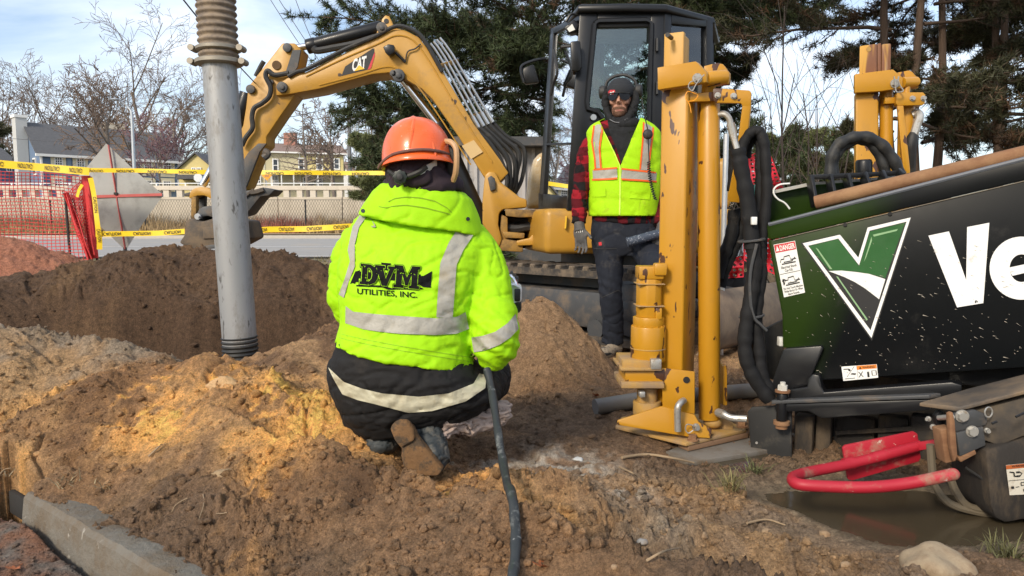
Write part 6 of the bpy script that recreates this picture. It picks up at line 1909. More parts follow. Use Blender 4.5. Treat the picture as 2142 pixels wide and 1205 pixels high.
for oy in (0.0, 0.40):
    stroke(mb, f1, [(0.15, 0.36 + oy), (0.20, 0.30 + oy), (0.35, 0.30 + oy), (0.35, 0.26 + oy), (0.62, 0.25 + oy), (0.64, 0.33 + oy), (0.9, 0.33 + oy)], 0.010)
    stroke(mb, f1, [(0.2, 0.39 + oy), (0.85, 0.39 + oy)], 0.012); stroke(mb, f1, [(0.3, 0.36 + oy), (0.7, 0.36 + oy), (0.85, 0.30 + oy)], 0.010)
stroke(mb, f1, [(0.12, 0.66), (0.12, 0.78)], 0.03); stroke(mb, f1, [(0.06, 0.70), (0.22, 0.68)], 0.014)
rect(mb, f1, 0.02, 0.98, 0.565, 0.575)
line_text(mb, f1, 'Electrical Shock', 0.14, 0.86, 0.43, 0.475); line_text(mb, f1, 'Can Kill.', 0.28, 0.66, 0.495, 0.54)
line_text(mb, f1, 'Do Not Touch Machine', 0.06, 0.96, 0.83, 0.87); line_text(mb, f1, 'While Boring Or When', 0.06, 0.94, 0.885, 0.925); line_text(mb, f1, 'Alarm Sounds.', 0.2, 0.76, 0.94, 0.98)
obj('label_print', mb, M_PRINT, lab, smooth=0)
q2 = ((1760, 767), (1834, 762), (1837, 790), (1764, 797))
f0, f1, f2 = label_map(q2, 0.0015), label_map(q2, 0.0025), label_map(q2, 0.0032)
mb = MB(); rect(mb, f0, 0, 1, 0, 1); lab = obj('warning_label', mb, M_WHITE, side, smooth=0)
mb = MB(); rect(mb, f1, 0.43, 0.99, 0.02, 0.30); obj('label_header', mb, pmat('label_orange', (0.75, 0.22, 0.02), 0.5), lab, smooth=0)
mb = MB(); line_text(mb, f2, 'WARNING', 0.58, 0.93, 0.08, 0.24, 0.02)
mb.add([f2(0.49, 0.25), f2(0.56, 0.25), f2(0.525, 0.07)], [(0, 1, 2)])
stroke(mb, f1, [(0.36, 0.05), (0.12, 0.75)], 0.006); stroke(mb, f1, [(0.05, 0.2), (0.2, 0.2), (0.22, 0.35)], 0.03); stroke(mb, f1, [(0.25, 0.55), (0.38, 0.6)], 0.05)
rect(mb, f1, 0.70, 0.76, 0.5, 0.9); stroke(mb, f1, [(0.46, 0.45), (0.58, 0.85)], 0.012); stroke(mb, f1, [(0.58, 0.45), (0.46, 0.85)], 0.012); stroke(mb, f1, [(0.84, 0.45), (0.96, 0.45), (0.96, 0.8), (0.84, 0.8), (0.84, 0.45)], 0.012); rect(mb, f1, 0.424, 0.43, 0.02, 0.98); rect(mb, f1, 0.05, 0.34, 0.85, 0.89)
obj('label_print', mb, M_PRINT, lab, smooth=0)
# mud splashes on the paint: short pale streaks
mb = MB(); g_ = np.random.default_rng(17)
for k in range(520):
    u = 1640 + 520 * g_.random() ** 0.9; v = 500 + 285 * g_.random()
    if v < 520 - (u - 1620) * 0.25 or v > 790 - (u - 1700) * 0.06: continue
    w_ = 0.3 + 0.4 * (v - 480) / 300
    if g_.random() > w_: continue
    L = 2 + 10 * g_.random() ** 3; a = R(g_.normal(28, 14)); t = 0.35 + 0.5 * g_.random()
    dx, dy = L * math.cos(a), L * math.sin(a)
    mb.add([DX(u, v - t, 0.0044), DX(u + dx, v + dy, 0.0044), DX(u, v + t, 0.0044), DX(u - dx * 0.15, v, 0.0044)], [(0, 1, 2, 3)])
obj('mud_splash', mb, pmat('dry_mud', (0.40, 0.36, 0.30), 0.9, var=0.3), side, smooth=0, kind='stuff')
# nose bracket, lower frame, swing bolt
dpoly('nose_bracket', [(1637, 733), (1645, 729), (1718, 724), (1722, 730), (1700, 780), (1690, 806), (1612, 822), (1618, 792)], M_BLK, DR, 0.03, 0.05, 0.004)
dpoly('frame_channel', [(1690, 792), (1700, 783), (1714, 786), (1718, 808), (1724, 821), (1990, 800), (2012, 806), (2010, 830), (1650, 838), (1650, 815), (1688, 810)], M_BLK, DR, 0.05, 0.06, 0.004)
mb = MB(); mb.prism([DX(1614, 838, 0.09), DX(1944, 826, 0.09), DX(1985, 820, 0.02), DX(1985, 812, -0.05), DX(1640, 826, -0.05), DX(1614, 832, 0.02)], (0, 0, -0.014)); obj('frame_plate', mb, M_GREYM, DR, bevel=0.003)
dpoly('frame_skirt', [(1622, 846), (1946, 836), (1946, 858), (1730, 875), (1716, 874), (1690, 860), (1622, 862)], M_BLK, DR, 0.08, 0.03, 0.004)
mb = MB(); c = DX(1636, 850, 0.07); mb.cyl(c + Vector((0, 0, -0.055)), c + Vector((0, 0, 0.05)), 0.020, n=18); bt = obj('swing_pin', mb, M_BLK, DR, bevel=0.003)
mb = MB(); mb.cyl(c + Vector((0, 0, 0.055)), c + Vector((0, 0, 0.063)), 0.028, n=20); obj('washer', mb, M_RUST, bt)
mb = MB(); mb.tube([c + Vector((0, 0, 0.063)), c + Vector((0, 0, 0.082))], 0.019, 6); mb.cyl(c + Vector((0, 0, 0.08)), c + Vector((0, 0, 0.094)), 0.010, n=10); obj('nut', mb, pmat('pale_nut', (0.55, 0.53, 0.48), 0.5, var=0.1), bt)
mb = MB(); mb.cyl(c + Vector((0, 0, -0.07)), c + Vector((0, 0, -0.056)), 0.030, n=20); mb.cyl(c + Vector((0, 0, -0.085)), c + Vector((0, 0, -0.07)), 0.022, n=12); obj('lower_nut', mb, M_RUST, bt)
dpoly('mud_flap', [(1563, 862), (1572, 852), (1640, 848), (1656, 852), (1656, 1012), (1640, 1016), (1600, 1002), (1575, 985)], M_BLKR, DR, 0.02, 0.014, 0.004)
mb = MB(); p = DX(1583, 926, 0.022); mb.cyl(p, p + nP * 0.004, 0.005, n=10); obj('flap_hole', mb, M_ZINC, DR)
mb = MB(); mb.prism([P(1598, 690, 3.02), P(1640, 668, 3.02), P(1640, 800, 3.02), P(1608, 792, 3.02)], (0, 0.02, 0)); obj('rear_flap', mb, M_BLKR, DR, bevel=0.003)
mb = MB(); mb.box(DX(1633, 714, -0.02), (0.02, 0.03, 0.035)); obj('white_block', mb, pmat('block_white', (0.6, 0.6, 0.55), 0.5), DR, bevel=0.003)
# dark body behind and below
B_ = lambda u, v, o_: DX(u, v, -o_)
mb = MB()
q = [DX(1660, 600, -0.10), DX(2560, 600, -0.10), DX(2560, 600, -0.80), DX(1700, 600, -0.80)]
mb.prism([Vector((p.x, p.y, 0.28)) for p in q], (0, 0, 0.30)); obj('chassis', mb, M_BLK, DR, bevel=0.01)
M_MUDM = pmat('mud_caked_steel', (0.022, 0.018, 0.015), 0.8, var=0.4, vs=9, dirt=(0.10, 0.072, 0.045), dlo=0.50, dhi=0.68, ds=7, bump=0.6, bs=35, bd=0.006, stretch=(1, 1, 0.4))
for u0, u1, o_ in ((1662, 1700, 0.05), (1706, 1738, 0.09), (1744, 1830, 0.16), (1836, 1900, 0.13), (1905, 1962, 0.10)):
    mb = MB(); z1, z0 = DX(u0, 868, -o_).z, -0.12
    a, b_ = DX(u0, 900, -o_), DX(u1, 900, -o_)
    mb.prism([Vector((a.x, a.y, z0)), Vector((b_.x, b_.y, z0)), Vector((b_.x, b_.y, z1)), Vector((a.x, a.y, z1))], -nP * 0.06); obj('track_plate', mb, M_MUDM, DR, bevel=0.008)
mb = MB(); a, b_ = DX(1660, 900, -0.26), DX(2560, 900, -0.26); mb.prism([Vector((a.x, a.y, -0.12)), Vector((b_.x, b_.y, -0.12)), Vector((b_.x, b_.y, 0.36)), Vector((a.x, a.y, 0.36))], -nP * 0.5); obj('undercarriage', mb, M_MUDM, DR, bevel=0.01)
for k, v in enumerate((905, 940, 985)):
    mb = MB(); mb.bar(DX(1748, v, -0.13), DX(1960, v - 12, -0.10), 0.012, 0.016); obj('cross_bar', mb, M_MUDM, DR)
# lifting box arm on the right
mb = MB(); mb.prism([P(1923, 842, 2.23), P(2006, 853, 2.16), P(2142, 817, 2.10), P(2300, 775, 2.05), P(2300, 742, 2.30), P(2142, 783, 2.33), P(2030, 812, 2.33)], (0, 0, -0.012)); obj('arm_top_plate', mb, M_DUSTM, DR, bevel=0.003)
def ypoly(name, px, Y0, m, th, parent=None, bev=0.004, Y1=None):
    u0 = min(p[0] for p in px); u1 = max(p[0] for p in px)
    Yf = lambda u: Y0 + ((Y1 if Y1 else Y0) - Y0) * (u - u0) / max(1, u1 - u0)
    mb = MB(); mb.prism([P(u, v, Yf(u)) for u, v in px], (0, th, 0)); return obj(name, mb, m, parent or DR, bevel=bev)
M_ARMS = pmat('muddy_arm_steel', (0.050, 0.043, 0.037), 0.7, var=0.3, vs=7, dirt=(0.125, 0.095, 0.062), dlo=0.38, dhi=0.6, ds=5, bump=0.4, bs=40)
ypoly('arm_side', [(2030, 862), (2300, 790), (2300, 880), (2142, 912), (2090, 933), (2062, 922), (2056, 935)], 2.17, M_ARMS, 0.04, Y1=2.06)
ypoly('arm_cheek', [(1994, 868), (2040, 857), (2066, 868), (2066, 884), (2062, 890), (1999, 904)], 2.145, M_GREYM, 0.02)
ypoly('arm_cheek', [(2000, 906), (2058, 892), (2063, 932), (2008, 956)], 2.14, M_GREYM, 0.02)
ypoly('arm_fork', [(1986, 866), (1994, 862), (1998, 880), (2004, 955), (1996, 968), (1988, 930)], 2.13, M_RUST, 0.02)
ypoly('arm_fork', [(1957, 870), (1966, 858), (1976, 862), (1978, 900), (1982, 960), (1972, 952), (1964, 930)], 2.22, M_BLK, 0.02)
ypoly('arm_block', [(1968, 900), (1996, 896), (2002, 965), (1978, 970)], 2.15, M_RUST, 0.05)
ypoly('arm_sole', [(2004, 958), (2040, 940), (2044, 950), (2010, 968)], 2.14, M_RUST, 0.06)
mb = MB(); mb.cyl(P(1964, 874, 2.20), P(1992, 872, 2.14), 0.008, n=12); obj('arm_pin', mb, M_ZINC, DR)
for (u, v, s) in ((2012, 870, 0.014), (2033, 902, 0.013), (2064, 900, 0.006)):
    mb = MB(); bolt(mb, P(u, v, 2.14), (-0.2, -1, 0), s, 0.016); obj('bolt', mb, M_ZINC, DR)
mb = MB(); c = P(2067, 862, 2.13); mb.tube([c + Vector((0.011 * math.cos(a), -0.002, 0.015 * math.sin(a))) for a in np.linspace(0, 6.2832, 18)], 0.0022, 6, False); obj('pull_ring', mb, M_ZINC, DR)
mb = MB(); bolt(mb, P(1951, 893, 2.21), (0, -1, 0), 0.007, 0.014); bolt(mb, P(1943, 876, 2.21), (-1, -0.6, 0), 0.006, 0.012); obj('bolt_pair', mb, M_ZINC, DR, kind='stuff')
mb = MB(); mb.tube([P(2075, 886, 2.10), P(2085, 882, 2.10)], 0.004, 6); mb.tube([P(2125, 872, 2.06), P(2142, 864, 2.06), P(2160, 862, 2.06)], 0.004, 6); obj('arm_slot', mb, M_PRINT, DR, kind='stuff')
# right hand leg with its label
ypoly('stabiliser_leg', [(2060, 942), (2142, 914), (2300, 880), (2300, 1120), (2145, 1090), (2105, 1098), (2082, 1085), (2072, 1060)], 2.13, M_MUDM, 0.2, bev=0.02)
L_ = lambda u, v, o_=0.0: P(u, v, 2.127 - o_)
mb = MB(); flat_poly(mb, [(2104, 973), (2180, 966), (2186, 1032), (2112, 1036)], lambda u, v: L_(u, v)); lab = obj('warning_label', mb, pmat('aged_label', (0.60, 0.56, 0.47), 0.6, var=0.12, dirt=(0.35, 0.28, 0.2), ds=30), DR, smooth=0)
mb = MB(); flat_poly(mb, [(2104.5, 973.5), (2180, 966.5), (2180, 975), (2105, 982)], lambda u, v: L_(u, v, 0.001)); obj('label_header', mb, pmat('label_orange_aged', (0.42, 0.10, 0.02), 0.6), lab, smooth=0)
mb = MB()
fl = lambda x, y: L_(2104 + 76 * x + 7 * y, 973 - 7 * x + 63 * y, 0.002)
line_text(mb, fl, 'WARNING', 0.16, 0.6, 0.03, 0.10)
rect(mb, fl, 0.26, 0.36, 0.24, 0.30); rect(mb, fl, 0.26, 0.36, 0.37, 0.43); stroke(mb, fl, [(0.08, 0.24), (0.2, 0.27), (0.2, 0.40), (0.28, 0.40)], 0.02); stroke(mb, fl, [(0.36, 0.27), (0.42, 0.32), (0.36, 0.40)], 0.012); rect(mb, fl, 0.02, 0.5, 0.52, 0.535); rect(mb, fl, 0.08, 0.16, 0.72, 0.80); stroke(mb, fl, [(0.2, 0.76), (0.3, 0.75)], 0.012); stroke(mb, fl, [(0.36, 0.62), (0.46, 0.62), (0.46, 0.72), (0.36, 0.72), (0.36, 0.62)], 0.012); rect(mb, fl, 0.4, 0.5, 0.84, 0.92)
obj('label_print', mb, M_PRINT, lab, smooth=0)
M_MHOSE = pmat('mud_hose', (0.13, 0.105, 0.07), 0.7, var=0.25, dirt=(0.06, 0.05, 0.04), ds=9, bump=0.3)
for path in ([(1950, 985), (1955, 1015), (1985, 1052), (2040, 1070), (2085, 1076)], [(1985, 990), (1998, 1025), (2020, 1055), (2050, 1066), (2090, 1068)], [(1946, 930), (1948, 960), (1950, 990)]):
    mb = MB(); mb.tube(bez([P(u, v, 2.22) for u, v in path], 6), 0.012, 8); obj('hydraulic_hose', mb, M_MHOSE, DR)
mb = MB(); mb.tube([P(2020, 978, 2.2), P(2062, 1006, 2.15)], 0.004, 6); obj('thin_hose', mb, M_BLKR, DR)
# red leveller handle with its plate
M_RED = pmat('red_paint', (0.40, 0.012, 0.028), 0.55, var=0.12, vs=6, dirt=(0.30, 0.19, 0.13), dlo=0.52, dhi=0.66, ds=9, chips=(0.55, 0.42, 0.36), clo=0.70, chi=0.73, cs=34, bump=0.15)
RB = thing('red_handle', 'bent red steel bar handle with a flat red plate below the drill', 'steel handle', tuple(P(1830, 1000, 2.3)))
path = bez([P(1925, 932, 2.36), P(1840, 955, 2.34), P(1770, 972, 2.32), P(1700, 986, 2.27), P(1664, 996, 2.2), P(1659, 1006, 2.14), P(1676, 1014, 2.10), P(1740, 1018, 2.08), P(1820, 1019, 2.06), P(1900, 1011, 2.05), P(1994, 992, 2.03)], 7)
mb = MB(); mb.tube(path, 0.0172, 16); mb.ell(P(1994, 992, 2.03), 0.0172, 12, 8); obj('bar', mb, M_RED, RB, smooth=60)
mb = MB(); mb.prism([P(1763, 938, 2.375), P(1769, 932, 2.375), P(1912, 903, 2.375), P(1920, 908, 2.375), P(1927, 958, 2.375), P(1922, 966, 2.375), P(1782, 1006, 2.375), P(1774, 1003, 2.375)], (0, 0.012, 0)); obj('plate', mb, M_RED, RB, bevel=0.003)
mb = MB(); mb.bar(P(1915, 934, 2.36), P(1970, 926, 2.30), 0.02, 0.026); obj('tongue', mb, M_RED, RB, bevel=0.002)
mb = MB(); mb.tube([P(1766, 972, 2.325), P(1784, 968, 2.33)], 0.0205, 14); mb.tube([P(1826, 958, 2.338), P(1850, 952, 2.34)], 0.0185, 14); obj('weld_collar', mb, M_RED, RB, kind='stuff')
# drill pipe, rack, hoses on top
mb = MB(); mb.tube([DX(1706, 424, -0.07), DX(2142, 321, -0.05), DX(2560, 224, -0.05)], M(15, 2.7), 20); rod_ = obj('drill_pipe', mb, M_RUST, DR, smooth=60)
mb = MB(); mb.prism([P(1568, 412, 2.98), P(1700, 384, 2.98), P(1880, 366, 2.98), P(1960, 352, 2.98), P(1960, 420, 2.98), P(1700, 470, 2.98), P(1608, 486, 2.98), P(1597, 455, 2.98)], (0, 0.03, 0)); rk = obj('rack_plate', mb, M_DRL, DR, bevel=0.003)
mb = MB(); mb.bar(P(1567, 412, 2.96), P(1700, 384, 2.95), 0.03, 0.012); mb.bar(P(1702, 384, 2.955), P(1876, 371, 2.95), 0.025, 0.010); obj('pale_strip', mb, pmat('pale_strip', (0.42, 0.41, 0.37), 0.6, var=0.2, vs=9, dirt=(0.2, 0.17, 0.13), ds=12), rk)
mb = MB(); mb.bar(P(1692, 371, 2.90), P(1884, 362, 2.90), 0.035, 0.018); cmb = obj('rack_rail', mb, M_BLK, rk, bevel=0.002)
for i, u in enumerate((1694, 1734, 1770, 1806, 1842, 1878)):
    mb = MB(); a = P(u, 372 - i * 1.6, 2.89); b_ = P(u + 10, 430 - i * 11, 2.85); mb.bar(a, b_, 0.05, 0.012, up=(1, 0, 0)); obj('rack_rib', mb, M_BLK, rk, bevel=0.002)
mb = MB(); mb.tube([P(1807, 372, 3.05), P(1807, 340, 3.05), P(1807, 334, 3.05)], [M(16.5, 3.05)] * 2 + [M(14, 3.05)], 20); obj('black_cap', mb, M_BLK, rk, bevel=0.003)
for path, r_ in (([(1737, 374), (1738, 335), (1752, 305), (1778, 290), (1808, 286), (1840, 300), (1866, 330), (1884, 366)], 0.023), ([(1742, 374), (1746, 330), (1768, 304), (1798, 292), (1826, 304), (1844, 336), (1856, 368)], 0.021)):
    mb = MB(); pts = bez([P(u, v, 3.04 + 0.02 * (r_ < 0.022)) for u, v in path], 7); mb.tube(pts, [r_ * (1 + 0.10 * math.sin(i * 0.9)) for i in range(len(pts))], 12); obj('arched_hose', mb, M_BLKR, DR)
mb = MB(); mb.prism([P(1577, 386, 2.93), P(1590, 384, 2.93), P(1590, 406, 2.93), P(1577, 410, 2.93)], (0, 0.04, 0)); obj('teal_connector', mb, pmat('teal_plastic', (0.04, 0.16, 0.14), 0.5), DR, bevel=0.003)
mb = MB(); mb.prism([P(1590, 385, 2.93), P(1610, 391, 2.93), P(1610, 404, 2.93), P(1590, 407, 2.93)], (0, 0.04, 0)); obj('grey_connector', mb, M_CLAMP, DR, bevel=0.004)
mb = MB(); mb.tube(bez([P(u, v, 2.88) for u, v in ((1652, 384), (1632, 386), (1620, 394), (1619, 406), (1628, 417), (1642, 425), (1652, 437))], 5), 0.0035, 6); obj('white_cord', mb, M_WHITE, DR)
# sleeved hoses hanging between stake and drill
M_SLV = pmat('hose_sleeve', (0.010, 0.010, 0.011), 0.75, var=0.3, vs=20, dirt=(0.07, 0.06, 0.05), dlo=0.6, dhi=0.75, ds=13, bump=0.35, bs=70, spec=0.3)
HB = thing('hose_bundle', 'black sleeved hoses hanging tied together between the stake and the drill', 'hose bundle', tuple(P(1575, 700, 2.8)))
def slv(name, path, Yp, r_, bulge=0.10, y1=None):
    n = len(path)
    pts = bez([P(u, v, Yp + ((y1 or Yp) - Yp) * i / (n - 1)) for i, (u, v) in enumerate(path)], 7)
    mb = MB(); mb.tube(pts, [r_ * (1 + bulge * math.sin(i * 1.3) * math.sin(i * 0.37)) for i in range(len(pts))], 12); return obj(name, mb, M_SLV, HB, smooth=60)
slv('hose', [(1543, 312), (1549, 345), (1560, 400), (1568, 460), (1574, 520)], 2.86, 0.030, y1=2.84)
slv('hose', [(1545, 350), (1553, 305), (1570, 278), (1588, 276), (1598, 300), (1602, 350), (1604, 405), (1598, 470), (1590, 540)], 2.95, 0.021, y1=2.88)
slv('hose', [(1560, 330), (1566, 300), (1580, 285), (1590, 300), (1590, 350), (1590, 400), (1584, 470), (1580, 530)], 3.0, 0.02, y1=2.9)
slv('hose', [(1574, 505), (1578, 560), (1572, 610), (1564, 660), (1558, 710), (1562, 755), (1580, 795), (1610, 836)], 2.84, 0.028, y1=2.8)
slv('hose', [(1590, 520), (1590, 580), (1582, 640), (1582, 690), (1588, 740), (1592, 780), (1612, 826)], 2.87, 0.026, y1=2.82)
slv('hose', [(1536, 440), (1530, 490), (1516, 530), (1500, 580)], 3.1, 0.026)
slv('hose', [(1548, 435), (1552, 470), (1540, 510), (1518, 560), (1506, 600)], 3.12, 0.024)
slv('hose', [(1538, 300), (1533, 340), (1530, 400)], 3.05, 0.018)
for (u, v, w_) in ((1572, 503, 26), (1572, 661, 24), (1580, 788, 24)):
    mb = MB(); c = P(u, v, 2.85); mb.tube([c + Vector((M(w_, 2.85) * math.cos(a), 0.045 * math.sin(a), 0.006 * math.cos(a))) for a in np.linspace(0, 6.2832, 20)], 0.005, 6, False); obj('tie', mb, M_GREYM, HB)
mb = MB(); mb.tube(bez([P(u, v, 2.80) for u, v in ((1583, 510), (1570, 570), (1570, 630), (1578, 665), (1592, 680), (1604, 692))], 6), 0.006, 6); obj('cord', mb, M_GREYM, HB)
mb = MB(); p = P(1577, 462, 2.80); mb.box(p, (0.02, 0.02, 0.03)); obj('white_tag', mb, M_WHITE, HB, bevel=0.003)
# grey plastic pipe on the ground behind the stake
HP = thing('ground_pipe', 'grey plastic pipe lying on the ground behind the yellow stake', 'pipe', tuple(P(1400, 835, 3.5)))
mb = MB(); mb.tube([P(1245, 852, 3.30), P(1330, 838, 3.36), P(1520, 822, 3.5), P(1640, 812, 3.6), P(1800, 800, 3.75)], M(17, 3.4), 18); obj('pipe', mb, pmat('grey_hdpe', (0.13, 0.125, 0.12), 0.5, var=0.2, vs=7, dirt=(0.17, 0.13, 0.09), dlo=0.5, dhi=0.7, ds=6), HP, smooth=60)

# ------------------------------------------------------------------ diamond sign seen from behind
M_FAB = pmat('sign_fabric', (0.34, 0.345, 0.33), 0.85, var=0.10, vs=3, dirt=(0.23, 0.23, 0.215), dlo=0.5, dhi=0.72, ds=2.5, chips=(0.12, 0.08, 0.06), clo=0.74, chi=0.76, cs=7)
M_CROSS = pmat('red_crossbar', (0.48, 0.10, 0.09), 0.55, var=0.12, vs=9)
SY = 12.2
SG = thing('roll_up_sign', 'grey back of a diamond roll-up sign with red crossbars', 'road sign', tuple(P(260, 530, SY)))
top_, rgt, bot, lft = (222, 300), (342, 408), (263, 524), (130, 404)
n = 14
vs, fs = [], []
for i in range(n + 1):
    for j in range(n + 1):
        s, t = i / n, j / n
        a = (top_[0] * (1 - s) + rgt[0] * s, top_[1] * (1 - s) + rgt[1] * s)
        b_ = (lft[0] * (1 - s) + bot[0] * s, lft[1] * (1 - s) + bot[1] * s)
        u, v = a[0] * (1 - t) + b_[0] * t, a[1] * (1 - t) + b_[1] * t
        cc = ((top_[0] + bot[0]) / 2, (lft[1] + rgt[1]) / 2)
        e = max(abs(2 * s - 1), abs(2 * t - 1)); m_ = 1 - min(abs(2 * s - 1), abs(2 * t - 1))
        sag = 0.03 * e ** 4 * m_
        u, v = u + (cc[0] - u) * sag, v + (cc[1] - v) * sag
        vs.append(P(u, v, SY + 0.12 * (s - 0.5) ** 2 + 0.03 * math.sin(5 * s + 3 * t)))
for i in range(n):
    for j in range(n):
        k = i * (n + 1) + j
        fs.append((k, k + 1, k + n + 2, k + n + 1))
mb = MB(); mb.add(vs, fs); obj('sign_face', mb, M_FAB, SG, smooth=60)
mb = MB(); mb.bar(P(227, 303, SY - 0.02), P(262, 521, SY - 0.02), 0.045, 0.012); obj('crossbar', mb, M_CROSS, SG)
mb = MB(); mb.bar(P(143, 413, SY - 0.035), P(339, 407, SY - 0.035), 0.012, 0.045); obj('crossbar', mb, M_CROSS, SG)
mb = MB(); c = P(242, 405, SY - 0.05); mb.box(c, (0.05, 0.03, 0.04)); obj('hub', mb, M_PRINT, SG)
mb = MB(); c = P(262, 524, SY); mb.cyl((c.x, c.y, -0.05), (c.x, c.y, c.z + 0.05), 0.03, n=8); obj('stand', mb, M_GREYM, SG)

# ------------------------------------------------------------------ orange safety net on the left
M_NET = pmat('safety_net', (0.62, 0.045, 0.045), 0.6, var=0.15, vs=3)
NYD = 11.4
NT = thing('safety_net', 'orange red plastic safety net on posts at the left edge of the site', 'safety net', tuple(P(90, 540, NYD)))
def net_sheet(name, quad, nu, nv, Ya, Yb, r_, wave, parent, m=M_NET):
    (a, b_, c_, d_) = quad
    def at(s, t):
        u = (a[0] * (1 - s) + b_[0] * s) * (1 - t) + (d_[0] * (1 - s) + c_[0] * s) * t
        v = (a[1] * (1 - s) + b_[1] * s) * (1 - t) + (d_[1] * (1 - s) + c_[1] * s) * t
        v += wave * math.sin(s * 6 + 1) * (1 - t) + 1.5 * math.sin(s * 13 + t * 7)
        u += 1.5 * math.sin(t * 9 + s * 5)
        return P(u, v, Ya + (Yb - Ya) * s + 0.10 * math.sin(s * 9 + t * 3))
    segs = []
    G = [[at(i / nu, j / nv) for j in range(nv + 1)] for i in range(nu + 1)]
    for i in range(nu + 1):
        for j in range(nv + 1):
            if i < nu: segs.append((tuple(G[i][j]), tuple(G[i + 1][j])))
            if j < nv: segs.append((tuple(G[i][j]), tuple(G[i][j + 1])))
    V, Fq = wires(np.array(segs), r_, 4)
    return obj(name, np_mesh(name, V - np.array(off_of(parent)), Fq), m, parent, kind='stuff')
net_sheet('net_mesh', ((-190, 352), (176, 368), (196, 570), (-190, 575)), 42, 30, NYD + 0.4, NYD, 0.0055, 3, NT)
net_sheet('net_mesh', ((136, 405), (180, 372), (197, 530), (192, 560)), 14, 26, NYD - 0.05, NYD - 0.05, 0.006, 2, NT)
net_sheet('net_mesh', ((133, 404), (143, 404), (198, 560), (190, 566)), 5, 24, NYD - 0.12, NYD - 0.1, 0.012, 1, NT)
mb = MB()
for k in range(6):
    a = k * 1.05
    mb.tube([P(180 + 5 * math.cos(a) , 368, NYD + 0.04 * math.sin(a)), P(187 + 5.5 * math.cos(a + 0.5), 450, NYD + 0.04 * math.sin(a)), P(196 + 6 * math.cos(a + 1), 540, NYD + 0.04 * math.sin(a))], 0.032, 7)
obj('gathered_net', mb, M_NET, NT, kind='stuff')
mb = MB(); mb.cyl(P(190, 370, NYD + 0.02), P(206, 580, NYD + 0.02), 0.02, n=8); obj('post', mb, M_POST, NT)
mb = MB(); mb.cyl(P(136, 405, NYD), P(150, 580, NYD), 0.02, n=8); obj('post', mb, M_POST, NT)

# red perforated net draped behind the hoses on the right
M_NETP = pmat('red_perforated_net', (0.60, 0.035, 0.06), 0.5, var=0.15, vs=4)
NR = thing('perforated_net', 'red perforated plastic net draped behind the black hoses', 'safety net', tuple(P(1585, 560, 4.6)))
def perforated(quads, nu, nv, Y0, Y1, name):
    (a, b_, c_, d_) = quads
    vs, fs = [], []
    th_ = 0.35
    def at(s, t):
        u = (a[0] * (1 - s) + b_[0] * s) * (1 - t) + (d_[0] * (1 - s) + c_[0] * s) * t
        v = (a[1] * (1 - s) + b_[1] * s) * (1 - t) + (d_[1] * (1 - s) + c_[1] * s) * t
        return P(u, v, Y0 + (Y1 - Y0) * s + 0.07 * math.sin(s * 8 + t * 3) + 0.05 * math.sin(t * 9))
    mb = MB()
    for i in range(nu):
        for j in range(nv):
            s0, s1, t0, t1 = i / nu, (i + 1) / nu, j / nv, (j + 1) / nv
            o = [at(s0, t0), at(s1, t0), at(s1, t1), at(s0, t1)]
            sh = 0.5 * (j % 2) / nu
            cxs, cyt, hs, ht = (s0 + s1) / 2, (t0 + t1) / 2, (s1 - s0) * 0.36, (t1 - t0) * 0.34
            h_ = [at(cxs - hs, cyt - ht * 0.2), at(cxs - hs * 0.1, cyt - ht), at(cxs + hs, cyt + ht * 0.2), at(cxs + hs * 0.1, cyt + ht)]
            mb.add(o + h_, [(0, 1, 5, 4), (1, 2, 6, 5), (2, 3, 7, 6), (3, 0, 4, 7)])
    return obj(name, mb, M_NETP, NR, smooth=60, kind='stuff')
perforated(((1548, 330), (1608, 312), (1648, 420), (1552, 440)), 7, 14, 4.7, 4.5, 'net_fold')
perforated(((1552, 440), (1648, 420), (1632, 580), (1556, 545)), 6, 13, 4.65, 4.5, 'net_fold')
perforated(((1490, 545), (1556, 535), (1556, 580), (1490, 585)), 5, 4, 4.7, 4.7, 'net_fold')
mb = MB(); p = P(1518, 330, 4.9); mb.cyl((p.x, p.y, -0.05), (p.x, p.y, P(1518, 280, 4.9).z), 0.018, n=8); obj('net_post', mb, M_PIPE, NR)

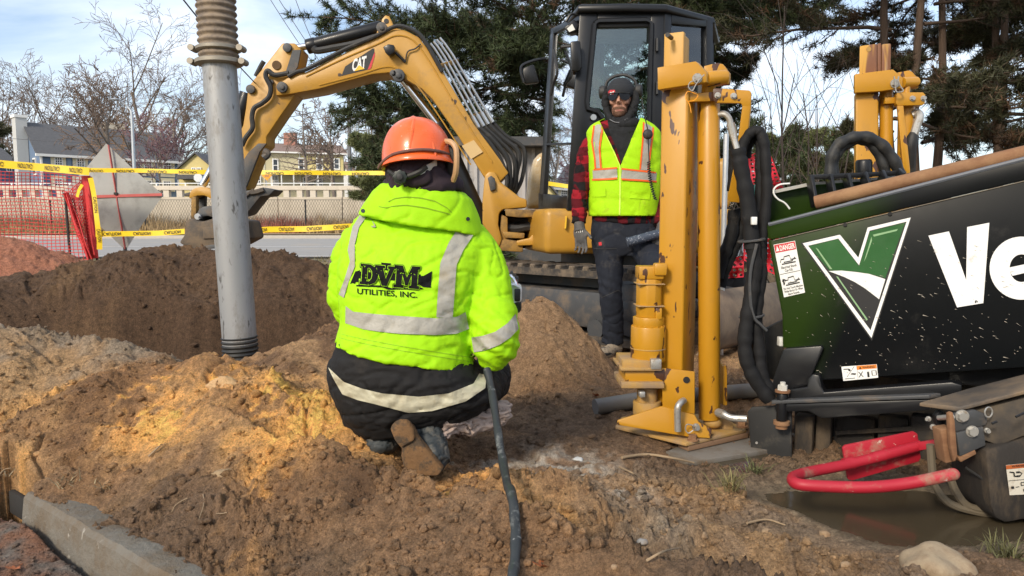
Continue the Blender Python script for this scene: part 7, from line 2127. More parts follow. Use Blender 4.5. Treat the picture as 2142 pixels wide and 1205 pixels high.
# ------------------------------------------------------------------ caution tape
M_TAPE = pmat('caution_tape', (0.80, 0.56, 0.02), 0.4, var=0.06, vs=4)
def tape(label, pts, wpx, texts, Ys, flip, half=False):
    """pts: photograph points of the centre line; texts: list of (start, length) along it in pixels; flip: 'turn' or 'mirror'"""
    P0 = P(pts[0][0], pts[0][1], Ys[0])
    o = thing('caution_tape', label, 'caution tape', tuple(P0), 'yellow caution tape round the site')
    cum = [0]
    for a, b_ in zip(pts[:-1], pts[1:]):
        cum.append(cum[-1] + math.hypot(b_[0] - a[0], b_[1] - a[1]))
    L = cum[-1]
    def at(s, off, out=0.0):
        i = 0
        while i < len(pts) - 2 and s > cum[i + 1]: i += 1
        f = (s - cum[i]) / (cum[i + 1] - cum[i])
        a, b_ = pts[i], pts[i + 1]
        dx, dy = (b_[0] - a[0]) / (cum[i + 1] - cum[i]), (b_[1] - a[1]) / (cum[i + 1] - cum[i])
        u, v = a[0] + (b_[0] - a[0]) * f, a[1] + (b_[1] - a[1]) * f
        Yv = Ys[0] + (Ys[1] - Ys[0]) * s / L
        q = P(u - dy * off, v + dx * off, Yv - out)
        return q + Vector((0, 0.015 * math.sin(s * 0.05) + 0.012 * off / wpx * math.sin(s * 0.03), 0))
    n = max(6, int(L / 12))
    mb = MB()
    vs, fs = [], []
    for i in range(n + 1):
        for k in (-0.5, 0.0, 0.5):
            vs.append(at(L * i / n, k * wpx))
    for i in range(n):
        for k in range(2):
            fs.append((i * 3 + k, i * 3 + k + 1, i * 3 + k + 4, i * 3 + k + 3))
    mb.add(vs, fs)
    obj('ribbon', mb, M_TAPE, o, smooth=60)
    for s0, ln in texts:
        mb = MB()
        lo, hi = (-0.30, 0.30) if not half else (-0.15, 0.48)
        if flip == 'turn':
            fn = lambda x, y: at(s0 + ln * (1 - x), (lo + (hi - lo) * y) * wpx, 0.012)
        elif flip == 'mirror':
            fn = lambda x, y: at(s0 + ln * x, (lo + (hi - lo) * y) * wpx, 0.012)
        else:
            fn = lambda x, y: at(s0 + ln * x, (hi - (hi - lo) * y) * wpx, 0.012)
        print_text(mb, 'CAUTION', fn, bold=0.015)
        obj('lettering', mb, M_PRINT, o, smooth=0)
    return o
TY = 11.2
tape('caution tape at the left edge with upside down lettering', [(-40, 339), (0, 343), (60, 348), (130, 354), (188, 359)], 16, [(10, 36), (78, 31), (133, 30), (185, 28)], (TY, TY), 'turn')
tape('long folded caution tape crossing the sign, pipe and houses', [(186, 356), (300, 357), (430, 360), (600, 361), (700, 362), (860, 362)], 9, [(2, 26), (57, 38), (123, 38), (188, 38), (370, 36), (430, 36), (490, 36), (550, 36)], (TY, 10.0), 'turn', half=True)
tape('low caution tape between the sign and the excavator bucket', [(200, 490), (260, 489), (330, 488), (386, 484)], 11, [(14, 38), (79, 36), (142, 35)], (TY - 0.2, 10.5), 'mirror')
tape('low caution tape between the grey pipe and the worker', [(500, 486), (560, 480), (640, 479), (760, 472)], 12, [(26, 32), (84, 31), (141, 31), (198, 31)], (10.5, 10.2), 'mirror')
tape('strip of caution tape hanging down the net post', [(189, 372), (196, 412), (204, 460), (208, 500), (207, 522)], 11, [(40, 34), (108, 28)], (TY - 0.25, TY - 0.25), 'down')
tape('short twist of caution tape tied on the net', [(172, 386), (164, 398), (160, 412)], 7, [], (TY - 0.25, TY - 0.25), 'down')

# small marker flag by the red pile
fg = thing('marker_flag', 'tiny blue marker flag by the red dirt pile', 'flag', tuple(P(22, 565, 9.0)))
mb = MB(); mb.tube([P(22, 572, 9.0), P(22, 538, 9.0)], 0.006, 5); obj('wire', mb, M_POST, fg)
mb = MB(); mb.prism([P(18, 538, 9.0), P(26, 540, 9.0), P(25, 556, 9.0), P(19, 552, 9.0)], (0, 0.01, 0)); obj('cloth', mb, pmat('flag_blue', (0.05, 0.10, 0.40), 0.6), fg, smooth=0)
# ------------------------------------------------------------------ cloth and body tools
def remesh(name, parts, voxel, iters=4, disp=None, off=Vector((0, 0, 0)), smooth=80):
    """union of closed builders into one continuous skin"""
    allm = MB()
    for p in parts:
        allm.add(p.v, p.f)
    me = bpy.data.meshes.new('tmp')
    me.from_pydata(allm.v, [], allm.f)
    bm = bmesh.new(); bm.from_mesh(me)
    bmesh.ops.recalc_face_normals(bm, faces=bm.faces)
    bm.to_mesh(me); bm.free()
    o = bpy.data.objects.new('tmp', me); COL.objects.link(o)
    m = o.modifiers.new('r', 'REMESH'); m.mode = 'VOXEL'; m.voxel_size = voxel; m.adaptivity = 0.0
    if iters:
        s = o.modifiers.new('s', 'SMOOTH'); s.factor = 0.5; s.iterations = iters
    dg = bpy.context.evaluated_depsgraph_get()
    out = bpy.data.meshes.new_from_object(o.evaluated_get(dg))
    bpy.data.objects.remove(o); bpy.data.meshes.remove(me)
    out.name = name
    n = len(out.vertices)
    co = np.empty(n * 3, np.float32); out.vertices.foreach_get('co', co); co = co.reshape(-1, 3).astype(float)
    if disp is not None:
        nn = np.empty(n * 3, np.float32); out.vertex_normals.foreach_get('vector', nn); nn = nn.reshape(-1, 3)
        co = co + nn * disp(co)[:, None]
    WORLD[name] = (co.copy(), [tuple(p.vertices) for p in out.polygons])
    co -= np.array(off)
    out.vertices.foreach_set('co', co.astype(np.float32).ravel())
    out.polygons.foreach_set('use_smooth', [True] * len(out.polygons))
    out.update()
    return out
WORLD = {}
def bvh_of(*names):
    V, Fp = [], []
    for nme in names:
        co, fs = WORLD[nme]
        k = len(V)
        V += [tuple(x) for x in co]
        Fp += [tuple(i + k for i in f) for f in fs]
    return BVHTree.FromPolygons(V, Fp)

def drape(mb, px_pts, fs, bvh, lift, Yd):
    """lay flat photograph outlines onto a garment, each point dropped on its surface along the line of sight and lifted clear"""
    vs = []
    for u, v in px_pts:
        d = ray(u, v).normalized()
        hit = bvh.ray_cast(CAM, d)
        if hit[0] is None:
            q = P(u, v, Yd)
            near = bvh.find_nearest(q)
            p = near[0] + near[1] * lift if near[0] is not None else q
        else:
            p = hit[0] - d * lift
        vs.append(p)
    mb.add(vs, fs)

def fill(poly, step):
    """triangulate an outline and split it fine enough to follow folds"""
    bm = bmesh.new()
    vs = [bm.verts.new((x, y, 0)) for x, y in poly]
    tr = tessellate_polygon([[Vector((x, y, 0)) for x, y in poly]])
    for t in tr:
        try: bm.faces.new([vs[i] for i in t])
        except ValueError: pass
    for _ in range(7):
        es = [e for e in bm.edges if e.calc_length() > step]
        if not es: break
        bmesh.ops.subdivide_edges(bm, edges=es, cuts=1)
        bmesh.ops.triangulate(bm, faces=[f for f in bm.faces if len(f.verts) > 3])
    bm.verts.index_update()
    out = [(v.co.x, v.co.y) for v in bm.verts], [tuple(v.index for v in f.verts) for f in bm.faces]
    bm.free()
    return out
def split_tris(pts, fs, step):
    bm = bmesh.new()
    vs = [bm.verts.new((x, y, 0)) for x, y in pts]
    for f in fs:
        try: bm.faces.new([vs[i] for i in f])
        except ValueError: pass
    for _ in range(5):
        es = [e for e in bm.edges if e.calc_length() > step]
        if not es: break
        bmesh.ops.subdivide_edges(bm, edges=es, cuts=1)
        bmesh.ops.triangulate(bm, faces=[f for f in bm.faces if len(f.verts) > 3])
    bm.verts.index_update()
    out = [(v.co.x, v.co.y) for v in bm.verts], [tuple(v.index for v in f.verts) for f in bm.faces]
    bm.free()
    return out
def band(top, bot, n=30):
    """strip between two photograph polylines"""
    def res(pl_):
        pl_ = [Vector((x, y, 0)) for x, y in pl_]
        c = [0]
        for a, b_ in zip(pl_[:-1], pl_[1:]): c.append(c[-1] + (b_ - a).length)
        out = []
        for i in range(n + 1):
            s = c[-1] * i / n
            k = 0
            while k < len(c) - 2 and s > c[k + 1]: k += 1
            out.append(pl_[k].lerp(pl_[k + 1], (s - c[k]) / (c[k + 1] - c[k])))
        return out
    T, B_ = res(top), res(bot)
    m = 7
    pts, fs = [], []
    for i in range(n + 1):
        for j in range(m + 1):
            q = T[i].lerp(B_[i], j / m)
            pts.append((q.x, q.y))
    for i in range(n):
        for j in range(m):
            k = i * (m + 1) + j
            fs.append((k, k + 1, k + m + 2, k + m + 1))
    return pts, fs

def lring(vL, vR, uL, uR, Yc, hd, n=36, p=2.3, hdf=None):
    """a level or tilted body section given by its outline points"""
    a, b_ = P(uL, vL, Yc), P(uR, vR, Yc)
    c = (a + b_) / 2
    hw = (b_.x - a.x) / 2
    out = []
    for k in range(n):
        t = 2 * math.pi * k / n
        cx_, sy_ = math.cos(t), math.sin(t)
        x = math.copysign(abs(cx_) ** (2 / p), cx_); y = math.copysign(abs(sy_) ** (2 / p), sy_)
        h = hd if y < 0 or hdf is None else hdf
        out.append(Vector((c.x + hw * x, Yc + h * y, c.z + (b_.z - a.z) / 2 * x)))
    return out

def cloth(name, base, rough=0.75, var=0.08, vs=7, dirt=None, bump=0.25, bs=55, fine=True, **k):
    m = pmat(name, base, rough, var=var, vs=vs, dirt=dirt, bump=bump, bs=bs, bd=0.006, spec=0.3, **k)
    return m
M_NEON = cloth('neon_fabric', (0.35, 0.70, 0.003), 0.7, var=0.07, vs=4, dirt=(0.36, 0.50, 0.02), dlo=0.62, dhi=0.85, ds=6, bump=0.35, bs=32)
M_NEONV = cloth('neon_mesh', (0.38, 0.70, 0.003), 0.75, var=0.10, vs=8, dirt=(0.34, 0.48, 0.02), dlo=0.56, dhi=0.75, ds=10, bump=0.35, bs=50)
M_BLKCL = cloth('black_cloth', (0.012, 0.0115, 0.012), 0.8, var=0.3, vs=5, dirt=(0.045, 0.038, 0.032), dlo=0.58, dhi=0.8, ds=5, bump=0.35, bs=28)
M_REFL = cloth('reflective_tape', (0.36, 0.345, 0.30), 0.42, var=0.10, vs=9, dirt=(0.33, 0.29, 0.21), dlo=0.52, dhi=0.72, ds=9, bump=0.7, bs=34)
M_REFLY = cloth('cream_tape', (0.52, 0.49, 0.36), 0.5, var=0.12, vs=8, dirt=(0.38, 0.33, 0.22), dlo=0.5, dhi=0.72, ds=8, bump=0.8, bs=30)
M_CPRINT = pmat('cloth_print', (0.012, 0.012, 0.013), 0.95, var=0.1, spec=0.08)
M_HOOD = cloth('plum_hood', (0.035, 0.024, 0.032), 0.9, var=0.2, vs=8, bump=0.4, bs=40)
M_HAT = pmat('hard_hat_orange', (0.84, 0.125, 0.02), 0.30, var=0.05, vs=3, dirt=(0.50, 0.10, 0.04), dlo=0.6, dhi=0.8, ds=12, chips=(0.65, 0.35, 0.25), clo=0.74, chi=0.76, cs=60, coat=0.25)
M_DENIM = cloth('dark_trouser', (0.014, 0.017, 0.026), 0.85, var=0.3, vs=8, dirt=(0.060, 0.056, 0.055), dlo=0.56, dhi=0.72, ds=8, bump=0.5, bs=26)
M_BOOT = pmat('muddy_boot', (0.035, 0.042, 0.045), 0.65, var=0.3, vs=12, dirt=(0.17, 0.15, 0.12), dlo=0.52, dhi=0.68, ds=15, bump=0.5, bs=50)
M_SOLE = pmat('muddy_sole', (0.17, 0.088, 0.034), 0.9, var=0.5, vs=25, dirt=(0.07, 0.045, 0.025), dlo=0.47, dhi=0.58, ds=24, bump=0.9, bs=70, bd=0.006)
M_SKIN = pmat('skin', (0.46, 0.24, 0.165), 0.55, var=0.10, vs=14)
M_GLOVE = pmat('grey_glove', (0.075, 0.072, 0.07), 0.7, var=0.25, vs=20, dirt=(0.16, 0.14, 0.12), dlo=0.5, dhi=0.7, ds=20)

def folds(sc, amp, sx=1.0, sz=1.0, seed=0.0):
    def f(co):
        x, y, z = co[:, 0] * sc * sx, co[:, 1] * sc * sx, co[:, 2] * sc * sz
        w = 0.9 * perlin(x * 0.6, z * 0.6, y * 0.6 + seed)
        a = perlin(x + w, z + w, y + seed)
        b_ = perlin(x * 2.3 + w, z * 2.3, y * 2.3 + seed + 9)
        c_ = perlin(x * 1.1 + 2 * w, z * 1.5 + w, y + seed + 31)
        return amp * (a * 0.8 - 0.5 * np.abs(b_) + 0.15 - 0.9 * np.exp(-(c_ / 0.07) ** 2))
    return f

def finger(mb, base, d, bend, L, r_, n=3):
    """three tapering joints bending about the axis 'bend'"""
    p, d = Vector(base), Vector(d).normalized()
    pts = [p - d * r_, p]
    for i in range(n):
        p = p + d * L * (0.45, 0.32, 0.23)[i]
        pts.append(p)
        d = Quaternion(Vector(bend).normalized(), R(22 + 8 * i)) @ d
    mb.append(MB().tube(bez(pts, 3), [r_ * (1.0 - 0.28 * i / (len(pts) * 3)) for i in range(3 * (len(pts) - 1) + 1)], 8))
    mb.append(MB().ell(pts[-1], r_ * 0.80, 8, 6))
def hand(wrist, down, across, normal, s=1.0, curl=1.0):
    """palm, four unequal fingers and a thumb: 'down' towards the fingertips, 'across' towards the thumb side"""
    parts = []
    D, A, N = Vector(down).normalized(), Vector(across).normalized(), Vector(normal).normalized()
    m = Matrix((A, N, D)).transposed()
    w = Vector(wrist)
    parts.append(MB().ell(w + D * 0.05 * s, (0.044 * s, 0.019 * s, 0.056 * s), 14, 10, m))
    parts.append(MB().tube([w - D * 0.04 * s, w + D * 0.03 * s], [0.030 * s, 0.033 * s], 10))
    axis = D.cross(N)
    for i, (o_, L) in enumerate(((0.030, 0.072), (0.010, 0.080), (-0.011, 0.074), (-0.031, 0.058))):
        finger(parts, w + D * 0.088 * s + A * o_ * s, D + A * o_ * 1.5, axis * curl, L * s, 0.0092 * s)
    finger(parts, w + D * 0.035 * s + A * 0.036 * s, D * 0.75 + A * 0.75, axis * 0.6 + D * 0.3, 0.062 * s, 0.0105 * s)
    return parts

# ------------------------------------------------------------------ kneeling worker
KW = thing('person', 'person kneeling with back turned in a neon yellow jacket and orange hard hat', 'person', tuple(P(865, 985, 2.36)))
KO = off_of(KW)
t1 = MB().loft([lring(436, 450, 772, 985, 2.50, 0.09, hdf=0.10), lring(462, 470, 738, 1012, 2.49, 0.13), lring(505, 510, 718, 1030, 2.475, 0.155), lring(560, 565, 709, 1018, 2.455, 0.175),
                lring(620, 622, 712, 998, 2.44, 0.185), lring(670, 680, 716, 984, 2.43, 0.19), lring(700, 728, 708, 986, 2.425, 0.20), lring(714, 766, 701, 993, 2.425, 0.205)])
sl_r = MB().tube(bez([P(968, 500, 2.49), P(1000, 545, 2.46), P(1020, 620, 2.43), P(1032, 680, 2.39), P(1036, 716, 2.36)], 5), [0.085 + 0.010 * math.sin(i * 0.5) * 0 for i in range(21)], 18)
el_r = MB().ell(P(1036, 716, 2.365), (0.076, 0.08, 0.086), 18, 12)
fa_r = MB().tube([P(1036, 722, 2.36), P(1046, 690, 2.52), P(1052, 640, 2.68)], [0.078, 0.062, 0.05], 16)
cuff_r = MB().tube([P(1040, 720, 2.36), P(1025, 766, 2.38)], [0.07, 0.042], 14)
sl_l = MB().tube(bez([P(765, 500, 2.51), P(738, 550, 2.50), P(731, 620, 2.50), P(738, 650, 2.53), P(760, 640, 2.72)], 5), [0.075] * 12 + [0.065] * 9, 16)
def kfold(co):
    f = folds(7, 0.0062, 1.0, 1.25, 3.0)(co) + folds(17, 0.003, 1, 0.8, 8.0)(co)
    el = np.exp(-(((co - np.array(P(1030, 700, 2.36))) / 0.11) ** 2).sum(1))
    return f + el * 0.007 * np.sin((co[:, 2] * 1.0 + co[:, 0] * 0.6) * 120)
jm = remesh('jacket', [t1, sl_r, el_r, fa_r, cuff_r, sl_l], 0.0075, 5, kfold, KO)
jacket = obj('jacket', jm, M_NEON, KW)
# hem and sleeve seam cord
JB = bvh_of('jacket')
hp_ = []
for i in range(41):
    s = i / 40
    u = 703 + 288 * s
    v = 712 + 54 * s ** 0.8
    hp_.append((u, v))
# collar
col_l = MB().loft([lring(450, 496, 750, 1012, 2.465, 0.15, hdf=0.12), lring(424, 458, 764, 1004, 2.465, 0.148, hdf=0.12), lring(398, 418, 784, 988, 2.465, 0.142, hdf=0.12), lring(384, 402, 800, 972, 2.465, 0.134, hdf=0.12)])
cm_ = remesh('collar', [col_l], 0.007, 3, lambda co: folds(7, 0.0045, 1.2, 0.7, 1.0)(co), KO)
collar = obj('collar', cm_, M_NEON, KW)
CB = bvh_of('collar')
for u, v in ((759, 441), (979, 458)):
    mb = MB(); drape(mb, circ(u, v, 4.2, 12), [tuple(range(12))], bvh_of('collar', 'jacket'), 0.004, 2.34); obj('button', mb, M_PRINT, collar)
mb = MB()
for top in ([(812, 421), (826, 414), (850, 411), (880, 413), (910, 420), (935, 434), (945, 444)], [(792, 431), (806, 434), (824, 430), (850, 428), (890, 434), (930, 444), (942, 448)]):
    pts, fs = band(top, [(x, y + 1.6) for x, y in top], 20); drape(mb, pts, fs, bvh_of('collar', 'jacket'), 0.0025, 2.34)
obj('stitching', mb, pmat('stitch_green', (0.20, 0.34, 0.01), 0.8), collar, smooth=0, kind='stuff')
# reflective strips laid on the jacket
def strip(name, top, bot, bvh, m, lift=0.0055, n=60, parent=None, Yd=2.3):
    mb = MB(); pts, fs = band(top, bot, n); drape(mb, pts, fs, bvh, lift, Yd); return obj(name, mb, m, parent, smooth=70)
strip('reflective_strip', [(723, 640), (738, 652), (785, 657), (834, 661), (911, 666), (956, 663), (974, 653)], [(722, 676), (761, 689), (795, 694), (834, 698), (911, 701), (956, 698), (981, 688)], JB, M_REFL, parent=jacket)
strip('reflective_strip', [(969, 461), (939, 507), (921, 550), (915, 626), (913, 664)], [(998, 480), (970, 522), (955, 554), (950, 626), (947, 665)], JB, M_REFL, 0.0065, parent=jacket)
strip('reflective_strip', [(757, 443), (737, 475), (727, 523), (732, 546), (720, 586), (708, 616)], [(776, 440), (751, 475), (742, 511), (742, 558), (729, 590), (719, 623)], JB, M_REFL, parent=jacket)
strip('reflective_strip', [(986, 706), (1008, 703), (1036, 694), (1062, 676), (1079, 656)], [(991, 737), (1015, 733), (1044, 722), (1068, 706), (1085, 688)], JB, M_REFL, parent=jacket)
mb = MB()
for dv in (0, 9):
    top = [(x, y - 18 + dv) for x, y in hp_]
    pts, fs = band(top, [(x, y + 1.2) for x, y in top], 40); drape(mb, pts, fs, JB, 0.0022, 2.25)
obj('hem_stitching', mb, pmat('hem_green', (0.24, 0.42, 0.01), 0.8), jacket, smooth=0, kind='stuff')
# print on the back
GL = {
 'D': ([(0, 0), (0, .14), (.1, .14), (.1, .86), (0, .86), (0, 1), (.55, 1), (.85, .87), (1, .62), (1, .38), (.85, .13), (.55, 0)], [(.40, .18), (.40, .82), (.52, .82), (.64, .68), (.67, .5), (.64, .32), (.52, .18)]),
 'V': ([(0, 1), (0, .86), (.08, .86), (.38, 0), (.62, 0), (.92, .86), (1, .86), (1, 1), (.62, 1), (.62, .86), (.70, .86), (.55, .36), (.40, .86), (.48, .86), (.48, 1)], None),
 'M': ([(0, 0), (0, .14), (.08, .14), (.08, .86), (0, .86), (0, 1), (.32, 1), (.5, .48), (.68, 1), (1, 1), (1, .86), (.92, .86), (.92, .14), (1, .14), (1, 0), (.60, 0), (.60, .14), (.68, .14), (.68, .60), (.55, .12), (.45, .12), (.32, .60), (.32, .14), (.40, .14), (.40, 0)], None)}
def glyph_tris(ch):
    o_, h_ = GL[ch]
    loops = [[Vector((x, y, 0)) for x, y in o_]] + ([[Vector((x, y, 0)) for x, y in h_]] if h_ else [])
    pts = [(p.x, p.y) for l in loops for p in l]
    return pts, [tuple(t) for t in tessellate_polygon(loops)]
def put_glyphs(mb, dx, dy, lift):
    for ch, u0, u1, va, vb in (('D', 753, 791, 553, 596), ('V', 783, 827, 556, 598), ('M', 824, 878, 556, 603)):
        pts, fs = glyph_tris(ch)
        q = [(u0 + (u1 - u0) * x + 3 * (y - 0.5) + dx, vb + (va - vb) * y + 4 * (x - 0.5) + dy) for x, y in pts]
        q, fs = split_tris(q, fs, 3.2)
        drape(mb, q, fs, JB, lift, 2.25)
mb = MB()
for poly in ([(732, 594), (743, 568), (753, 565), (749, 590), (744, 590), (742, 594), (737, 592)], [(748, 568), (880, 574), (880, 590), (748, 582)], [(872, 578), (886, 577), (904, 567), (901, 602), (884, 600), (872, 592)],
             [(797, 549), (818, 551), (812, 566), (800, 564)], [(745, 596), (800, 597), (820, 603), (884, 602), (884, 605), (812, 606), (800, 601), (745, 599)]):
    p_, f_ = fill(poly, 4); drape(mb, p_, f_, JB, 0.0028, 2.25)
for a in range(8):
    put_glyphs(mb, 2.0 * math.cos(a * 0.785), 2.0 * math.sin(a * 0.785), 0.0032)
put_glyphs(mb, -1.8, 2.6, 0.0030)
bp = obj('back_print', mb, M_CPRINT, jacket, smooth=0, kind='stuff')
mb = MB()
for a in range(8):
    put_glyphs(mb, 0.95 * math.cos(a * 0.785), 0.95 * math.sin(a * 0.785), 0.0042)
obj('letter_outline', mb, M_NEON, bp, smooth=0, kind='stuff')
mb = MB(); put_glyphs(mb, 0, 0, 0.0052); obj('letter', mb, M_CPRINT, bp, smooth=0, kind='stuff')
mb = MB(); tv, tf = text_shape('UTILITIES, INC.', 0.018)
ymin = min(y for x, y in tv)
q = [(747 + 126 * x, 614.5 + 8.5 * x - 11.5 * y) for x, y in tv]
q, tf = split_tris(q, tf, 4); drape(mb, q, tf, JB, 0.0034, 2.25)
obj('small_letters', mb, M_CPRINT, bp, smooth=0, kind='stuff')

# black lower jacket and thighs
sk = MB().loft([lring(700, 745, 710, 984, 2.425, 0.185), lring(728, 772, 700, 1006, 2.425, 0.195), lring(765, 790, 685, 1032, 2.425, 0.205), lring(820, 812, 695, 1046, 2.43, 0.20), lring(868, 826, 716, 1048, 2.44, 0.19), lring(912, 846, 754, 1030, 2.45, 0.155)])
thg = MB().tube([P(985, 815, 2.45), P(1020, 795, 2.7), P(1030, 780, 2.95)], [0.088, 0.088, 0.075], 16)
thl = MB().tube([P(780, 860, 2.42), P(790, 820, 2.7), P(800, 800, 2.9)], [0.11, 0.105, 0.085], 16)
lb = MB().ell(P(790, 880, 2.40), (0.085, 0.10, 0.065), 16, 10)
def sfold(co):
    return folds(6, 0.008, 0.8, 1.6, 14.0)(co) + folds(15, 0.005, 0.7, 1.5, 18.0)(co)
sm_ = remesh('lower_jacket', [sk, thg, thl, lb], 0.008, 5, sfold, KO)
low = obj('lower_jacket', sm_, M_BLKCL, KW)
LB = bvh_of('lower_jacket')
strip('reflective_strip', [(686, 768), (719, 799), (757, 813), (799, 823), (876, 830), (939, 823), (991, 802), (1004, 780)], [(696, 790), (716, 825), (748, 837), (782, 845), (855, 864), (904, 860), (974, 840), (1015, 812)], LB, M_REFLY, 0.0075, 90, low)
strip('reflective_strip', [(1002, 782), (992, 800)], [(1018, 783), (1015, 812)], LB, M_REFLY, 0.0085, 10, low)
# head, hood, hat
hd_ = [MB().ell(P(878, 345, 2.42), (0.078, 0.098, 0.115), 18, 12), MB().tube([P(880, 380, 2.45), P(885, 470, 2.50)], [0.065, 0.075], 14), MB().tube([P(880, 460, 2.5), P(850, 760, 2.45)], [0.12, 0.14], 14),
       MB().tube([P(850, 750, 2.45), P(990, 800, 2.75), P(1010, 800, 2.9)], [0.11, 0.08, 0.07], 12), MB().tube([P(850, 760, 2.45), P(795, 820, 2.8)], [0.11, 0.07], 12),
       MB().tube([P(800, 840, 2.8), P(800, 905, 2.5)], [0.06, 0.05], 10), MB().tube([P(1005, 800, 2.9), P(900, 890, 2.4)], [0.06, 0.05], 10),
       MB().tube([P(960, 500, 2.5), P(1030, 700, 2.38), P(1052, 640, 2.68)], [0.06, 0.05, 0.035], 10), MB().tube([P(770, 500, 2.5), P(740, 640, 2.53), P(780, 630, 2.8)], [0.055, 0.045, 0.035], 10)]
bm_ = remesh('body', hd_, 0.015, 3, None, KO)
obj('body', bm_, M_SKIN, KW)
hood = remesh('hood', [MB().ell(P(876, 366, 2.42), (0.108, 0.118, 0.085), 20, 14), MB().ell(P(908, 388, 2.43), (0.096, 0.105, 0.055), 18, 12), MB().ell(P(850, 390, 2.43), (0.076, 0.098, 0.05), 16, 10)], 0.006, 3,
              lambda co: folds(9, 0.010, 1.3, 0.7, 5.0)(co), KO)
obj('hood', hood, M_HOOD, KW)
hc = P(874, 338, 2.405)
tilt = Matrix.Rotation(R(-3.5), 3, 'Y') @ Matrix.Rotation(R(-6), 3, 'X')
hat = MB()
rings = []
for j in range(15):
    ph = R(90) * j / 14
    rr = math.cos(ph) ** 0.82 if j < 14 else 0.001
    z = math.sin(ph) ** 0.95 * 0.138
    ring_ = []
    for k in range(48):
        t = 2 * math.pi * k / 48
        ridge = 1 + 0.030 * math.exp(-((math.cos(t)) / 0.14) ** 2) * math.sin(ph + 0.2)
        ring_.append(hc + tilt @ Vector((0.113 * rr * math.cos(t), 0.138 * rr * math.sin(t), z * ridge)))
    rings.append(ring_)
lip = [[hc + tilt @ Vector((0.113 * s * math.cos(2 * math.pi * k / 48), 0.138 * s * math.sin(2 * math.pi * k / 48), z)) for k in range(48)] for s, z in ((0.97, -0.012), (1.055, -0.020), (1.065, -0.014), (1.01, -0.002))]
hat.loft(lip + rings)
hh_ = obj('hard_hat', hat, M_HAT, KW, smooth=50)
WORLD['hat'] = (np.array(hat.v), hat.f)
HBV = bvh_of('hat')
mb = MB()
for path, r_ in (([(866, 250), (862, 275), (858, 310)], 0.0065), ([(905, 298), (908, 312), (912, 326)], 0.005)):
    q = []
    for u, v in path:
        d = ray(u, v).normalized(); h_ = HBV.ray_cast(CAM, d)
        q.append((h_[0] if h_[0] else P(u, v, 2.28)) + d * 0.002)
    mb.tube(bez(q, 6), [r_ * (0.5 + 0.5 * math.sin(math.pi * (i + 1) / (6 * (len(path) - 1) + 2))) for i in range(6 * (len(path) - 1) + 1)], 8)
obj('hat_ridge', mb, M_HAT, hh_, kind='stuff')
def on_hat(px, lift=0.003):
    q = []
    for u, v in px:
        d = ray(u, v).normalized(); h_ = HBV.ray_cast(CAM, d)
        q.append((h_[0] - d * lift) if h_[0] else P(u, v, 2.37))
    return q
mb = MB(); mb.tube(bez(on_hat([(793, 352), (800, 340), (820, 324), (850, 316), (885, 313), (920, 317), (945, 326), (956, 332)], 0.004), 5), 0.0052, 8); mb.tube(bez([P(793, 352, 2.38), P(797, 344, 2.36), P(806, 338, 2.33)], 4), 0.006, 6); obj('goggle_strap', mb, pmat('brown_elastic', (0.16, 0.075, 0.06), 0.85, var=0.4, vs=60), KW)
HDB = bvh_of('hood')
def on_hood(px, lift):
    q = []
    for u, v in px:
        d = ray(u, v).normalized(); h_ = HDB.ray_cast(CAM, d)
        q.append((h_[0] - d * lift) if h_[0] else P(u, v, 2.31))
    return q
rt = on_hood([(814, 358), (838, 371), (872, 362), (892, 348)], 0.006)
mb = MB(); mb.tube(bez(rt, 5), 0.009, 8); rsp = obj('ratchet_band', mb, M_BLKR, KW)
kc = on_hood([(838, 371)], 0.012)[0]
mb = MB(); pts_ = [kc + Vector((0.0215 * (1 + 0.07 * math.cos(8 * a)) * math.cos(a), 0, 0.0215 * (1 + 0.07 * math.cos(8 * a)) * math.sin(a))) for a in np.linspace(0, 2 * math.pi, 40, endpoint=False)]
mb.prism(pts_, (0, -0.016, 0)); kn = obj('ratchet_knob', mb, pmat('dark_green_plastic', (0.012, 0.018, 0.014), 0.4), rsp, bevel=0.002)
mb = MB(); mb.cyl(kc + Vector((0, -0.022, 0)), kc + Vector((0, -0.010, 0)), 0.010, n=16); obj('knob_hub', mb, M_BLKR, kn, bevel=0.002)
wq = on_hood([(880, 358), (898, 350), (914, 340)], 0.006)
mb = MB(); mb.loft([[q + Vector((0, -0.002, 0.011)), q + Vector((0, -0.005, 0.0)), q + Vector((0, -0.002, -0.011)), q + Vector((0, 0.003, -0.011)), q + Vector((0, 0.003, 0.011))] for q in bez(wq, 4)]); obj('white_tab', mb, pmat('white_plastic', (0.52, 0.52, 0.47), 0.4, var=0.15, vs=20), rsp)
mb = MB(); mb.tube(bez([P(930, 296, 2.36), P(944, 298, 2.34), P(954, 312, 2.33), P(955, 340, 2.33), P(953, 362, 2.34), P(948, 378, 2.36)], 5), 0.009, 8); obj('shield_bracket', mb, pmat('tan_plastic', (0.50, 0.30, 0.15), 0.5, var=0.15), KW)
mb = MB(); mb.prism([P(928, 300, 2.37), P(946, 304, 2.36), P(950, 330, 2.36), P(946, 372, 2.37), P(936, 372, 2.38)], (0, 0.05, 0)); obj('ear_cup', mb, M_BLKR, KW, bevel=0.006)
